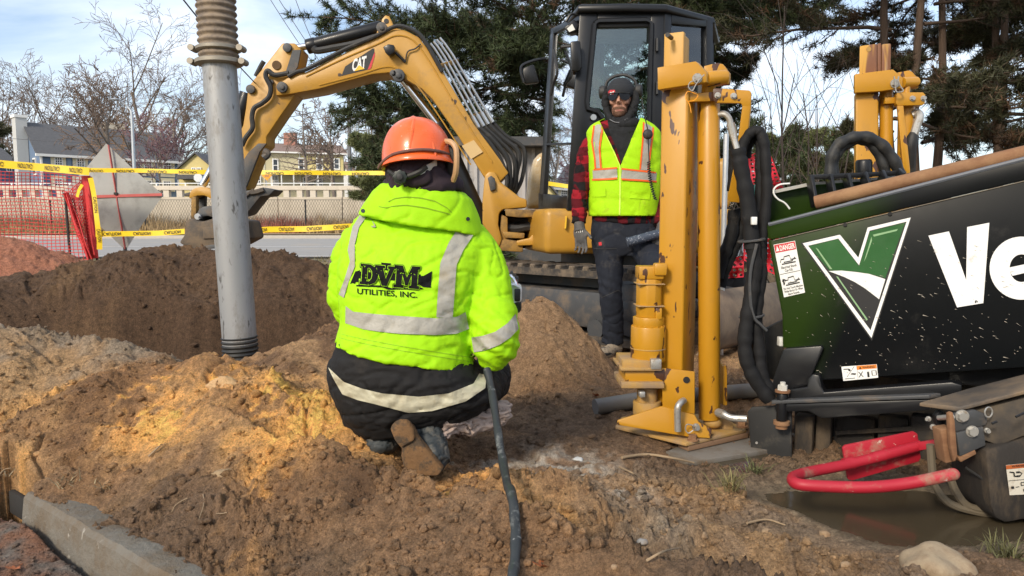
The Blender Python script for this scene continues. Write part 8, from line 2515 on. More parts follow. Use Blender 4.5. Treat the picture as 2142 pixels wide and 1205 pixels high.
# boots
def boot_sole(name, px, Y0, Y1, th, parent):
    v0 = min(p[1] for p in px); v1 = max(p[1] for p in px)
    pts = [P(u, v, Y0 + (Y1 - Y0) * (v - v0) / (v1 - v0)) for u, v in px]
    mb = MB(); mb.prism(pts, (0.004, th, 0.004)); return obj(name, mb, M_SOLE, parent, bevel=0.006)
ub = remesh('boot', [MB().ell(P(903, 955, 2.265), (0.052, 0.06, 0.058), 16, 10), MB().tube([P(912, 972, 2.25), P(902, 930, 2.29), P(891, 895, 2.33), P(884, 870, 2.40)], [0.048, 0.052, 0.054, 0.056], 16), MB().ell(P(850, 900, 2.30), (0.04, 0.05, 0.045), 14, 9)], 0.005, 3,
            lambda co: folds(28, 0.006, 1, 1, 2.0)(co), KO)
bt_ = obj('boot', ub, M_BOOT, KW)
boot_sole('boot_sole', [(817, 898), (822, 888), (834, 883), (850, 884), (864, 898), (873, 918), (890, 938), (910, 964), (926, 984), (916, 996), (890, 997), (862, 989), (843, 976), (838, 955), (840, 940), (826, 922)], 2.23, 2.17, 0.03, bt_)
boot_sole('boot_heel', [(815, 898), (821, 887), (834, 881), (850, 882), (862, 897), (866, 914), (866, 922), (838, 938), (825, 922)], 2.212, 2.190, 0.02, bt_)
ub2 = remesh('boot', [MB().ell(P(800, 925, 2.38), (0.058, 0.07, 0.04), 16, 10), MB().tube([P(790, 930, 2.34), P(800, 900, 2.45)], [0.04, 0.05], 12)], 0.006, 3, lambda co: folds(28, 0.005, 1, 1, 2.0)(co), KO)
obj('boot', ub2, M_BOOT, KW)
gl = remesh('glove', hand(P(1052, 645, 2.68), (0.1, 0.5, 0.55), (-1, 0, 0.2), (0, -0.7, 0.7), 1.0), 0.004, 2, None, KO)
obj('glove', gl, M_GLOVE, KW)

# beige rag beside the knee
rag = remesh('rag', [MB().tube(bez([P(925, 915, 2.30), P(940, 888, 2.34), P(985, 880, 2.40), P(1030, 872, 2.45), P(1055, 855, 2.47), P(1068, 846, 2.47)], 5), [0.016, 0.020, 0.026, 0.032, 0.036, 0.038, 0.038, 0.038, 0.038, 0.038, 0.036, 0.034, 0.034, 0.034, 0.036, 0.040, 0.042, 0.044, 0.042, 0.038, 0.032, 0.03, 0.026, 0.022, 0.018, 0.012], 14),
                     MB().ell(P(1040, 862, 2.46), (0.055, 0.05, 0.035), 14, 10)], 0.005, 2, lambda co: folds(17, 0.022, 0.7, 2.2, 1.0)(co), Vector(P(990, 890, 2.40)))
o = obj('rag', rag, cloth('beige_rag', (0.42, 0.325, 0.275), 0.9, var=0.12, dirt=(0.26, 0.17, 0.11), dlo=0.55, dhi=0.75, ds=10), None)
o.location = P(990, 890, 2.40)
tag(o, 'crumpled beige cloth rag by the kneeling worker\'s knee', 'rag')

# locating receiver in the worker's hand
LR = thing('locating_receiver', 'white and black handheld locating receiver with a chrome handle beside the worker\'s elbow', 'locator', tuple(P(1070, 650, 2.68)))
M_WPL = pmat('white_case', (0.66, 0.67, 0.66), 0.4, var=0.06, dirt=(0.4, 0.36, 0.3), dlo=0.62, dhi=0.8, ds=20)
mb = MB(); mb.prism([P(1030, 590, 2.66), P(1076, 597, 2.62), P(1092, 601, 2.64), P(1091, 633, 2.64), P(1074, 634, 2.62), P(1030, 632, 2.66)], (0.0, 0.13, 0)); obj('case', mb, M_WPL, LR, bevel=0.008)
mb = MB(); mb.prism([P(1076, 605, 2.612), P(1089, 605, 2.625), P(1088, 630, 2.625), P(1076, 631, 2.612)], (0, 0.02, 0)); obj('window', mb, M_PRINT, LR, bevel=0.003)
mb = MB(); mb.prism([P(1032, 633, 2.655), P(1074, 634, 2.615), P(1091, 633, 2.635), P(1091, 648, 2.635), P(1086, 655, 2.635), P(1060, 657, 2.62), P(1034, 652, 2.655)], (0, 0.13, 0)); obj('battery', mb, M_BLKR, LR, bevel=0.006)
mb = MB(); mb.tube(bez([P(1050, 575, 2.70), P(1060, 576, 2.70), P(1070, 582, 2.70), P(1076, 592, 2.70), P(1079, 602, 2.70)], 5), 0.011, 10); obj('handle', mb, M_CHR, LR)
mb = MB(); mb.tube([P(1034, 568, 2.70), P(1044, 571, 2.70), P(1058, 576, 2.70)], 0.0135, 10); obj('grip', mb, M_BLKR, LR)
mb = MB(); flat_poly(mb, [P(1046, 610, 2.6465), P(1055, 611, 2.638), P(1053, 622, 2.639), P(1046, 624, 2.6465)]); obj('green_mark', mb, pmat('green_mark', (0.05, 0.42, 0.06), 0.5), LR, smooth=0)
mb = MB(); flat_poly(mb, [P(1057, 618, 2.636), P(1065, 619, 2.629), P(1065, 621.5, 2.629), P(1057, 620.5, 2.636)]); flat_poly(mb, [P(1060, 615.5, 2.632), P(1062, 615.5, 2.631), P(1062, 624, 2.631), P(1060, 624, 2.632)]); obj('plus_mark', mb, M_PRINT, LR, smooth=0)

# black hose from the worker's hand down over the heap
hp3 = [P(*t) for t in ((1018, 772, 2.26), (1026, 800, 2.23), (1034, 850, 2.15), (1042, 905, 2.06), (1049, 950, 1.99), (1055, 985, 1.95))]
low_ = [hit_ground(u, v) + Vector((0, 0, 0.012)) for u, v in ((1072, 1075), (1075, 1100), (1079, 1140), (1079, 1180), (1076, 1215), (1070, 1260), (1060, 1330))]
cand = hp3 + [p for i, p in enumerate(low_)]
hp3 = bez(cand, 5)
for _ in range(14):
    hp3 = [hp3[0]] + [(hp3[i - 1] + hp3[i] * 2 + hp3[i + 1]) / 4 for i in range(1, len(hp3) - 1)] + [hp3[-1]]
zl = [max([p.z] + [terrain_z(p.x + e, p.y + d) + 0.008 for d in (-0.04, 0, 0.04) for e in (-0.01, 0.01)]) if p.y < 2.0 else p.z for p in hp3]
for p, z in zip(hp3[1:-1], [(zl[i - 1] + 2 * zl[i] + zl[i + 1]) / 4 for i in range(1, len(zl) - 1)]): p.z = z
M_RHOSE = pmat('scuffed_black_hose', (0.022, 0.026, 0.028), 0.55, var=0.3, vs=9, dirt=(0.17, 0.18, 0.175), dlo=0.56, dhi=0.70, ds=22, chips=(0.30, 0.31, 0.30), clo=0.66, chi=0.72, cs=30, bump=0.3)
mb = MB(); mb.tube(hp3, [0.0118 + 0.001 * math.sin(i * 0.9) for i in range(len(hp3))], 12)
o = obj('hose', mb, M_RHOSE, at=tuple(hp3[-1]), smooth=60)
tag(o, 'single scuffed black hose running from the kneeling worker down to the foreground', 'hose')

# ------------------------------------------------------------------ standing worker
SWY = 4.8
SW = thing('person', 'person standing in a neon vest over a red plaid shirt with beanie and sunglasses', 'person', tuple(P(1282, 742, SWY)))
SO = off_of(SW)
def plaid():
    m, nt, b = nmat('red_plaid')
    tc = nd(nt, 'ShaderNodeTexCoord').outputs['Object']
    ds_ = noise(nt, tc, 7, 2)
    s = nd(nt, 'ShaderNodeSeparateXYZ', {'Vector': tc}).outputs
    def st(a, k, ph):
        x = nd(nt, 'ShaderNodeMath', {0: a, 1: k}, operation='MULTIPLY').outputs[0]
        x = nd(nt, 'ShaderNodeMath', {0: x, 1: nd(nt, 'ShaderNodeMath', {0: ds_, 1: 0.5}, operation='MULTIPLY').outputs[0]}, operation='ADD').outputs[0]
        x = nd(nt, 'ShaderNodeMath', {0: x, 1: ph}, operation='ADD').outputs[0]
        x = nd(nt, 'ShaderNodeMath', {0: x}, operation='FRACT').outputs[0]
        return nd(nt, 'ShaderNodeMath', {0: x, 1: 0.5}, operation='GREATER_THAN').outputs[0]
    xy_ = nd(nt, 'ShaderNodeMath', {0: s['X'], 1: s['Y']}, operation='ADD').outputs[0]
    a, c = st(xy_, 10.0, 0.2), st(s['Z'], 9.0, 0.1)
    k = nd(nt, 'ShaderNodeMath', {0: a, 1: c}, operation='ADD').outputs[0]
    k = nd(nt, 'ShaderNodeMath', {0: k, 1: 0.5}, operation='MULTIPLY').outputs[0]
    r_ = nd(nt, 'ShaderNodeValToRGB', {'Fac': k})
    r_.color_ramp.interpolation = 'CONSTANT'
    e = r_.color_ramp.elements
    e[0].position = 0; e[0].color = (0.012, 0.010, 0.011, 1)
    e[1].position = 0.4; e[1].color = (0.085, 0.006, 0.010, 1)
    e.new(0.9).color = (0.25, 0.010, 0.018, 1)
    nt.links.new(r_.outputs[0], b.inputs['Base Color'])
    b.inputs['Roughness'].default_value = 0.9
    b.inputs['Specular IOR Level'].default_value = 0.2
    nt.links.new(nd(nt, 'ShaderNodeBump', {'Height': noise(nt, tc, 30, 4), 'Strength': 0.5, 'Distance': 0.008}).outputs[0], b.inputs['Normal'])
    return m
M_PLAID = plaid()
M_BLK2 = cloth('black_hoodie', (0.014, 0.0145, 0.016), 0.85, var=0.2, vs=10, bump=0.4, bs=40)
M_BEAN = cloth('charcoal_beanie', (0.026, 0.028, 0.032), 0.9, var=0.15, vs=20, bump=0.4, bs=120)
fX = Vector((-0.26, -0.96, 0)).normalized()         # the way the face points
rX = Vector((fX.y, -fX.x, 0))                       # to the image right of the face
if rX.x < 0: rX = -rX
hC = P(1298, 210, 4.84)
H_ = lambda a, b_, c: hC + rX * a + fX * b_ + Vector((0, 0, c))
mrot = Matrix((rX, fX, Vector((0, 0, 1)))).transposed()
head = [MB().ell(H_(0, 0, 0.02), (0.076, 0.096, 0.108), 20, 14, mrot), MB().ell(H_(0, 0.042, -0.068), (0.050, 0.050, 0.055), 16, 10, mrot), MB().ell(H_(0, 0.062, -0.095), (0.026, 0.028, 0.022), 12, 8, mrot),
        MB().tube([H_(0, 0.088, 0.015), H_(0, 0.106, -0.012), H_(0, 0.112, -0.028)], [0.010, 0.012, 0.014], 8), MB().ell(H_(0.011, 0.100, -0.030), (0.008, 0.010, 0.007), 8, 6), MB().ell(H_(-0.011, 0.100, -0.030), (0.008, 0.010, 0.007), 8, 6),
        MB().ell(H_(0.038, 0.072, -0.018), (0.024, 0.018, 0.022), 10, 8), MB().ell(H_(-0.038, 0.072, -0.018), (0.024, 0.018, 0.022), 10, 8),
        MB().ell(H_(0, 0.086, -0.054), (0.020, 0.010, 0.006), 10, 6, mrot), MB().ell(H_(0, 0.085, -0.066), (0.018, 0.010, 0.006), 10, 6, mrot), MB().ell(H_(0, 0.080, 0.022), (0.055, 0.018, 0.014), 12, 8, mrot),
        MB().ell(H_(0.078, 0, -0.01), (0.012, 0.02, 0.03), 8, 6), MB().ell(H_(-0.078, 0, -0.01), (0.012, 0.02, 0.03), 8, 6),
        MB().tube([H_(0, -0.01, -0.06), P(1302, 275, 4.85)], [0.055, 0.065], 12), MB().tube([P(1302, 275, 4.85), P(1304, 460, 4.84)], [0.10, 0.12], 14),
        MB().tube([P(1245, 285, 4.86), P(1213, 400, 4.84), P(1213, 470, 4.78)], [0.035, 0.03, 0.02], 10), MB().tube([P(1362, 285, 4.86), P(1388, 390, 4.84), P(1380, 470, 4.70)], [0.035, 0.03, 0.02], 10),
        MB().tube([P(1275, 470, 4.83), P(1277, 600, 4.79), P(1281, 715, 4.86)], [0.06, 0.045, 0.035], 12), MB().tube([P(1340, 470, 4.83), P(1340, 505, 4.83), P(1362, 540, 4.69), P(1378, 572, 4.56), P(1382, 640, 4.62), P(1384, 690, 4.72)], [0.06, 0.055, 0.05, 0.05, 0.04, 0.035], 12)]
WB = remesh('body', head, 0.0055, 2, None, SO)
body_o = obj('body', WB, M_SKIN, SW)
FB = bvh_of('body')
# beard: a patch standing just off the jaw and lip
M_BEARD = pmat('brown_beard', (0.12, 0.058, 0.034), 0.85, var=0.5, vs=150, bump=0.8, bs=300, bd=0.002)
mb = MB()
for poly in ([(1274, 214), (1278, 224), (1282, 230), (1287, 233.5), (1300, 233.5), (1307, 230), (1314, 222), (1319, 212), (1320, 232), (1313, 248), (1300, 255), (1288, 253), (1279, 245), (1274, 232)], [(1279, 231), (1282, 226), (1288, 223), (1295, 222), (1304, 223), (1309, 227), (1311, 232), (1305, 229), (1295, 227.5), (1285, 229.5)]):
    p_, f_ = fill(poly, 3); drape(mb, p_, f_, FB, 0.003, 4.74)
obj('beard', mb, M_BEARD, SW, smooth=60)
mb = MB(); p_, f_ = fill([(1287, 230), (1295, 229), (1304, 230), (1298, 232.5), (1291, 232.5)], 3); drape(mb, p_, f_, FB, 0.0045, 4.74); obj('lips', mb, pmat('lips', (0.36, 0.14, 0.11), 0.5), SW, smooth=60)
# beanie with cuff and patch
bn = MB()
rings = []
for j in range(12):
    ph = R(90) * j / 11
    rings.append([H_(0.086 * math.cos(ph) ** 0.9 * math.cos(t) if j < 11 else 0, 0.106 * math.cos(ph) ** 0.9 * math.sin(t) if j < 11 else 0, 0.052 + 0.090 * math.sin(ph)) for t in np.linspace(0, 2 * math.pi, 32, endpoint=False)])
bn.loft(rings)
bean = obj('beanie', bn, M_BEAN, SW, smooth=70)
mb = MB(); mb.loft([[H_(0.087 * s * math.cos(t), 0.107 * s * math.sin(t), z) for t in np.linspace(0, 2 * math.pi, 32, endpoint=False)] for s, z in ((0.98, 0.020), (1.035, 0.024), (1.045, 0.05), (1.03, 0.082), (0.98, 0.086))]); obj('beanie_cuff', mb, M_BEAN, bean, smooth=60)
WORLD['cuff'] = (np.array(mb.v), mb.f)
CF = bvh_of('cuff')
mb = MB(); p_, f_ = fill([(1272, 192), (1276, 188), (1286, 188), (1287, 193), (1282, 198), (1273, 200)], 3); drape(mb, p_, f_, CF, 0.003, 4.72); pt = obj('patch', mb, M_REDP, bean, smooth=0)
mb = MB(); p_, f_ = fill([(1274.5, 196), (1277, 192), (1280, 193), (1284.5, 190), (1284, 193), (1277, 198)], 3); drape(mb, p_, f_, CF, 0.0045, 4.72); obj('patch_script', mb, M_WHITE, pt, smooth=0)
# sunglasses: two dark wrapped lenses and a brow bar
mb = MB()
def lens(side):
    pts = []
    outl = [(0.002, 0.026), (0.03, 0.028), (0.060, 0.025), (0.071, 0.012), (0.062, -0.010), (0.044, -0.018), (0.022, -0.015), (0.008, 0.002)]
    fr_, bk_ = [], []
    for x, z in outl:
        y = 0.116 - 8.8 * x * x
        fr_.append(H_(side * x, y + 0.004, z + 0.002)); bk_.append(H_(side * x * 0.99, y - 0.002, z + 0.002))
    mb.loft([fr_, bk_])
lens(1); lens(-1)
M_LENS = pmat('dark_lens', (0.006, 0.006, 0.008), 0.22, spec=0.3)
gls = obj('sunglasses', mb, M_LENS, SW, smooth=30)
mb = MB(); mb.tube([H_(x, 0.119 - 8.8 * x * x, 0.031) for x in np.linspace(-0.068, 0.068, 11)], 0.0035, 6)
for s in (-1, 1): mb.tube([H_(s * 0.067, 0.075, 0.016), H_(s * 0.084, 0.0, 0.016)], 0.003, 6)
obj('frame', mb, M_BLKR, gls)
# hood of the black hoodie round the face
hd2 = [MB().tube(bez([H_(-0.082, 0.030, 0.07), H_(-0.092, 0.040, 0.0), H_(-0.080, 0.052, -0.07), H_(-0.045, 0.072, -0.128), H_(0.0, 0.078, -0.148), H_(0.045, 0.068, -0.125), H_(0.085, 0.046, -0.07), H_(0.100, 0.030, 0.0), H_(0.090, 0.018, 0.07)], 5), 0.024, 12),
       MB().ell(H_(0.0, -0.035, -0.03), (0.108, 0.085, 0.13), 18, 12, mrot), MB().ell(H_(0.02, -0.0, -0.16), (0.12, 0.11, 0.065), 18, 12, mrot)]
cut = lambda co: folds(12, 0.008, 1, 1, 4.0)(co)
hm = remesh('hoodie_hood', hd2, 0.006, 3, cut, SO)
obj('hoodie_hood', hm, M_BLK2, SW)
mb = MB(); mb.tube(bez([H_(-0.055, 0.093, -0.13), H_(-0.02, 0.104, -0.15), H_(0.02, 0.102, -0.15), H_(0.055, 0.088, -0.125)], 5), 0.0028, 6); obj('drawstring', mb, pmat('grey_cord', (0.18, 0.18, 0.19), 0.7), SW)
# ear defenders pushed up on the beanie
mb = MB(); mb.tube(bez([H_(-0.095, -0.005, 0.07), H_(-0.09, -0.01, 0.12), H_(-0.04, -0.01, 0.155), H_(0.03, -0.01, 0.158), H_(0.085, -0.01, 0.125), H_(0.10, -0.01, 0.075)], 6), 0.010, 8); ed = obj('ear_defenders', mb, M_BLKR, SW)
for s in (-1, 1):
    mb = MB(); c = H_(s * 0.112, 0.0, 0.055); mb.tube([c - rX * s * 0.022, c - rX * s * 0.012, c + rX * s * 0.018, c + rX * s * 0.026], [0.036, 0.044, 0.042, 0.030], 16)
    obj('ear_cup', mb, M_BLKR, ed, bevel=0.003)
# shirt
trs = MB().loft([lring(250, 250, 1272, 1334, 4.86, 0.07), lring(262, 262, 1244, 1362, 4.855, 0.10), lring(276, 276, 1230, 1377, 4.85, 0.115), lring(310, 310, 1232, 1380, 4.84, 0.125), lring(360, 360, 1236, 1378, 4.835, 0.13), lring(420, 420, 1238, 1374, 4.83, 0.135), lring(464, 470, 1238, 1372, 4.83, 0.14)])
slA = MB().tube(bez([P(1250, 284, 4.86), P(1230, 320, 4.87), P(1219, 370, 4.86), P(1212, 420, 4.82), P(1211, 468, 4.77)], 5), [0.072 - 0.0012 * i for i in range(21)], 16)
slB = MB().tube(bez([P(1360, 284, 4.86), P(1382, 320, 4.87), P(1390, 380, 4.84), P(1388, 430, 4.78), P(1382, 470, 4.70)], 5), [0.072 - 0.0012 * i for i in range(21)], 16)
shm = remesh('plaid_shirt', [trs, slA, slB], 0.0085, 3, lambda co: folds(9, 0.010, 1, 1.3, 7.0)(co), SO)
obj('plaid_shirt', shm, M_PLAID, SW)
SB = bvh_of('plaid_shirt')
mb = MB(); p_, f_ = fill([(1270, 250), (1336, 246), (1340, 268), (1322, 300), (1303, 338), (1299, 342), (1290, 312), (1276, 280)], 6); drape(mb, p_, f_, SB, 0.008, 4.7); obj('hoodie_front', mb, M_BLK2, SW, smooth=70)
# vest: a shell over the shirt with an open V at the neck
vest = MB()
nn = 72
vr = []
for t in np.linspace(0, 1, 44):
    ks = [(250, 1262, 1344, .085, 4.86), (262, 1238, 1366, .122, 4.855), (276, 1228, 1380, .138, 4.85), (310, 1229, 1384, .148, 4.84), (360, 1233, 1381, .152, 4.835), (420, 1233, 1377, .158, 4.83), (452, 1234, 1374, .165, 4.83)]
    v = 250 + 202 * t
    k = 0
    while k < len(ks) - 2 and v > ks[k + 1][0]: k += 1
    f = (v - ks[k][0]) / (ks[k + 1][0] - ks[k][0])
    a = [ks[k][i] + (ks[k + 1][i] - ks[k][i]) * f for i in range(5)]
    vr.append(lring(v, v, a[1], a[2], a[4], a[3], n=nn))
vest.loft(vr, caps=False)
bm = bmesh.new()
me = bpy.data.meshes.new('v'); me.from_pydata(vest.v, [], vest.f); bm.from_mesh(me)
def inside(px, poly):
    x, y = px; c = False; n_ = len(poly); j = n_ - 1
    for i in range(n_):
        if (poly[i][1] > y) != (poly[j][1] > y) and x < (poly[j][0] - poly[i][0]) * (y - poly[i][1]) / (poly[j][1] - poly[i][1]) + poly[i][0]: c = not c
        j = i
    return c
def to_px(p):
    d = p - CAM
    f = d.y * CP - d.z * SP; up_ = d.y * SP + d.z * CP
    return (1071 + F * d.x / f, 602.5 - F * up_ / f)
Vp = [(1236, 215), (1353, 215), (1298, 347)]
for a_, b_ in ((Vp[0], Vp[2]), (Vp[1], Vp[2])):
    no = ray(*a_).cross(ray(*b_)).normalized()
    gm = [f for f in bm.faces if f.calc_center_median().y < 4.84]
    gm = gm + list({e for f in gm for e in f.edges}) + list({v for f in gm for v in f.verts})
    bmesh.ops.bisect_plane(bm, geom=gm, dist=1e-5, plane_co=CAM, plane_no=no)
dead = [f for f in bm.faces if f.calc_center_median().y < 4.84 and inside(to_px(f.calc_center_median()), Vp)]
bmesh.ops.delete(bm, geom=dead, context='FACES')
cov = np.array([tuple(v.co) for v in bm.verts])
fl_ = folds(6, 0.008, 1.0, 0.8, 12.0)(cov)
for v, dsp in zip(bm.verts, fl_):
    nrm = Vector((v.co.x - P(1305, 400, 4.84).x, v.co.y - 4.84, 0)).normalized()
    v.co += nrm * float(dsp)
bm.normal_update()
WORLD['vest'] = (np.array([tuple(v.co) for v in bm.verts]), None)
bm.verts.index_update()
WORLD['vest'] = (WORLD['vest'][0], [tuple(v.index for v in f.verts) for f in bm.faces])
bmesh.ops.solidify(bm, geom=bm.faces[:], thickness=0.005)
for v in bm.verts: v.co -= SO
vm = bpy.data.meshes.new('vest'); bm.to_mesh(vm); bm.free(); bpy.data.meshes.remove(me)
vm.polygons.foreach_set('use_smooth', [True] * len(vm.polygons))
vo = obj('vest', vm, M_NEONV, SW)
VB = bvh_of('vest')
M_ORF = cloth('orange_binding', (0.85, 0.13, 0.02), 0.7)
def vstrip(name, pl_, w, m, lift, parent=vo):
    top, bot = [], []
    for i, (x, y) in enumerate(pl_):
        a, b_ = pl_[max(0, i - 1)], pl_[min(len(pl_) - 1, i + 1)]
        dx, dy = b_[0] - a[0], b_[1] - a[1]; L = math.hypot(dx, dy)
        top.append((x - dy / L * w / 2, y + dx / L * w / 2)); bot.append((x + dy / L * w / 2, y - dx / L * w / 2))
    return strip(name, top, bot, VB, m, lift, 22, parent, 4.68)
for pl_, w in (([(1252, 257), (1246, 300), (1250, 335), (1251, 352)], 13), ([(1357, 250), (1354, 298), (1349, 330), (1347, 356)], 18)):
    vstrip('reflective_strip', pl_, w, M_REFL, 0.011)
for pl_ in ([(1243, 258), (1238, 296), (1244, 333), (1245, 352)], [(1261, 262), (1254, 310), (1257, 353)], [(1347, 248), (1344, 299), (1339, 354)], [(1368, 252), (1364, 295), (1359, 330), (1356, 358)], [(1241, 355), (1268, 353), (1291, 351)], [(1238, 376), (1268, 375), (1291, 373)], [(1300, 353), (1336, 357), (1372, 361)], [(1300, 375), (1336, 377), (1374, 380)]):
    vstrip('orange_binding', pl_, 3.6, M_ORF, 0.0145)
vstrip('reflective_strip', [(1240, 365.5), (1268, 364), (1291, 362)], 18, M_REFL, 0.012)
vstrip('reflective_strip', [(1300, 364), (1336, 367), (1373, 370.5)], 18, M_REFL, 0.012)
vstrip('grey_patch', [(1239, 274.5), (1250, 274), (1261, 273.5)], 7, cloth('patch_grey', (0.30, 0.30, 0.30)), 0.010)
vstrip('zipper', [(1297, 346), (1297, 400), (1296, 450)], 3.2, cloth('zip_neon', (0.62, 0.90, 0.10), 0.5), 0.009)
vstrip('neck_edge', [(1255, 256), (1276, 300), (1297, 346)], 2.6, cloth('edge_neon', (0.62, 0.90, 0.08), 0.6), 0.006)
vstrip('neck_edge', [(1336, 257), (1318, 300), (1299, 346)], 2.6, M_NEONV, 0.006)
for pl_, w in (([(1233, 403), (1250, 403), (1267, 402)], 18), ([(1317, 407), (1338, 408), (1360, 410)], 16)):
    vstrip('pocket_flap', pl_, w, M_NEONV, 0.012)
for pl_, w in (([(1235, 428), (1250, 428), (1265, 427)], 32), ([(1319, 432), (1338, 433), (1358, 434)], 34)):
    vstrip('pocket', pl_, w, M_NEONV, 0.007)
# trousers
M_TR = M_DENIM
tr = [MB().loft([lring(452, 452, 1240, 1374, 4.83, 0.125), lring(480, 480, 1236, 1382, 4.83, 0.135), lring(515, 515, 1238, 1384, 4.82, 0.13), lring(535, 535, 1242, 1378, 4.82, 0.11)]),
      MB().tube(bez([P(1275, 505, 4.82), P(1276, 560, 4.80), P(1277, 605, 4.79), P(1281, 660, 4.82), P(1281, 716, 4.86)], 5), [0.104, 0.101, 0.098, 0.096, 0.093, 0.09, 0.087, 0.084, 0.081, 0.079, 0.077, 0.076, 0.075, 0.074, 0.073, 0.072, 0.071, 0.071, 0.071, 0.072, 0.074], 18),
      MB().tube(bez([P(1340, 505, 4.82), P(1362, 540, 4.68), P(1378, 572, 4.54), P(1382, 640, 4.62), P(1384, 700, 4.74)], 5), [0.104 - 0.0016 * i for i in range(21)], 18)]
def tfold(co):
    f = folds(9, 0.0065, 1, 0.6, 22.0)(co)
    kn_ = np.exp(-((co[:, 2] - P(1276, 600, 4.8).z) / 0.10) ** 2) + np.exp(-((co[:, 2] - P(1280, 705, 4.8).z) / 0.06) ** 2)
    return f + kn_ * 0.003 * np.sin(co[:, 2] * 95 + co[:, 0] * 45 + 2 * perlin(co[:, 0] * 9, co[:, 2] * 9))
tm = remesh('trousers', tr, 0.0085, 3, tfold, SO)
obj('trousers', tm, M_TR, SW)
TB = bvh_of('trousers')
mb = MB(); p_, f_ = fill([(1252, 507), (1258, 506), (1259, 513), (1253, 514)], 3); drape(mb, p_, f_, TB, 0.003, 4.7); obj('red_tag', mb, M_REDP, SW, smooth=0)
mb = MB()
for pl_ in ([(1240, 519), (1262, 520), (1290, 519)], [(1258, 622), (1276, 614), (1294, 606), (1300, 612)]):
    pts, fs = band(pl_, [(x, y + 1.4) for x, y in pl_], 12); drape(mb, pts, fs, TB, 0.003, 4.7)
obj('seam', mb, cloth('seam_grey', (0.05, 0.05, 0.052)), SW, smooth=0, kind='stuff')
# shoe
shoe = remesh('shoe', [MB().tube(bez([P(1291, 728, 4.88), P(1280, 732, 4.80), P(1266, 739, 4.70), P(1257, 742, 4.64)], 4), [0.042, 0.044, 0.045, 0.045, 0.044, 0.043, 0.042, 0.041, 0.041, 0.041, 0.040, 0.036, 0.028], 12), MB().ell(P(1284, 722, 4.86), (0.045, 0.05, 0.05), 12, 8)], 0.006, 2, lambda co: folds(25, 0.004)(co), SO)
so_ = obj('shoe', shoe, pmat('tan_shoe', (0.36, 0.285, 0.20), 0.8, var=0.25, vs=18, dirt=(0.10, 0.085, 0.07), dlo=0.48, dhi=0.62, ds=16, bump=0.4), SW)
mb = MB(); z0_ = P(1275, 745, 4.75).z; mb.prism([P(1252, 745, 4.60), P(1268, 745, 4.60), P(1302, 738, 4.88), P(1296, 733, 4.94), P(1270, 735, 4.90)], (0, 0, 0.016)); obj('shoe_sole', mb, M_BLKR, so_, bevel=0.004)
# gloves and the tool
g1 = remesh('glove', hand(P(1212, 472, 4.765), (0.10, -0.10, -1), (0.80, -0.5, 0), (-0.5, -0.8, 0.1), 1.12), 0.0042, 2, None, SO)
go = obj('glove', g1, M_GLOVE, SW)
GB = bvh_of('glove')
mb = MB()
for pl_ in ([(1205, 486), (1207, 482)], [(1209, 486), (1211, 481)], [(1213, 486), (1214, 481)], [(1217, 485), (1218, 481)]):
    p_, f_ = band(pl_, [(x + 1.6, y + 0.4) for x, y in pl_], 3); drape(mb, p_, f_, GB, 0.002, 4.7)
obj('glove_print', mb, M_WHITE, go, smooth=0, kind='stuff')
g2 = remesh('glove', hand(P(1384, 478, 4.68), (-0.25, -0.2, -0.9), (-0.9, 0, 0.2), (-0.2, -0.95, 0), 1.1, 1.6), 0.0042, 2, None, SO)
obj('glove', g2, M_GLOVE, SW)
TL = thing('tool_handle', 'short dark speckled handle held across the standing worker\'s thigh', 'tool', tuple(P(1340, 502, 4.60)))
mb = MB(); mb.cyl(P(1313, 507, 4.60), P(1378, 489, 4.64), M(10, 4.6), n=18); mb.cyl(P(1311.5, 507.3, 4.60), P(1314, 506.7, 4.60), M(11, 4.6), n=18); obj('grip', mb, pmat('speckled_grip', (0.045, 0.058, 0.085), 0.6, var=0.3, vs=30, chips=(0.30, 0.32, 0.36), clo=0.60, chi=0.64, cs=110), TL, bevel=0.003)
mb = MB(); mb.cyl(P(1376, 490, 4.64), P(1430, 475, 4.68), 0.012, n=12); obj('shaft', mb, M_GREYM, TL)
# radio microphone with its cords
RM = thing('radio_microphone', 'round black radio microphone with a coiled cord clipped to the vest', 'microphone', tuple(P(1355, 281, 4.66)))
mb = MB(); mb.ell(P(1355, 281, 4.655), (M(10.5, 4.66), 0.016, M(10.5, 4.66)), 18, 12); obj('head', mb, M_BLKR, RM)
mb = MB(); mb.tube(bez([P(1342, 205, 4.74), P(1347, 235, 4.70), P(1352, 258, 4.66), P(1355, 272, 4.655)], 6), 0.004, 6); obj('cable', mb, M_BLKR, RM)
mb = MB(); q = bez([P(1356, 290, 4.66), P(1358, 340, 4.655)], 6); mb.tube(q, 0.004, 6); obj('cable', mb, M_BLKR, RM)
coil = []
for i in range(160):
    s = i / 159
    u = 1357 + 14 * s ** 2; v = 338 + 80 * s; a = s * 2 * math.pi * 17
    coil.append(P(u, v, 4.65) + Vector((0.009 * math.cos(a), 0.009 * math.sin(a), 0)))
mb = MB(); mb.tube(coil, 0.0035, 5); obj('coil_cord', mb, M_BLKR, RM)
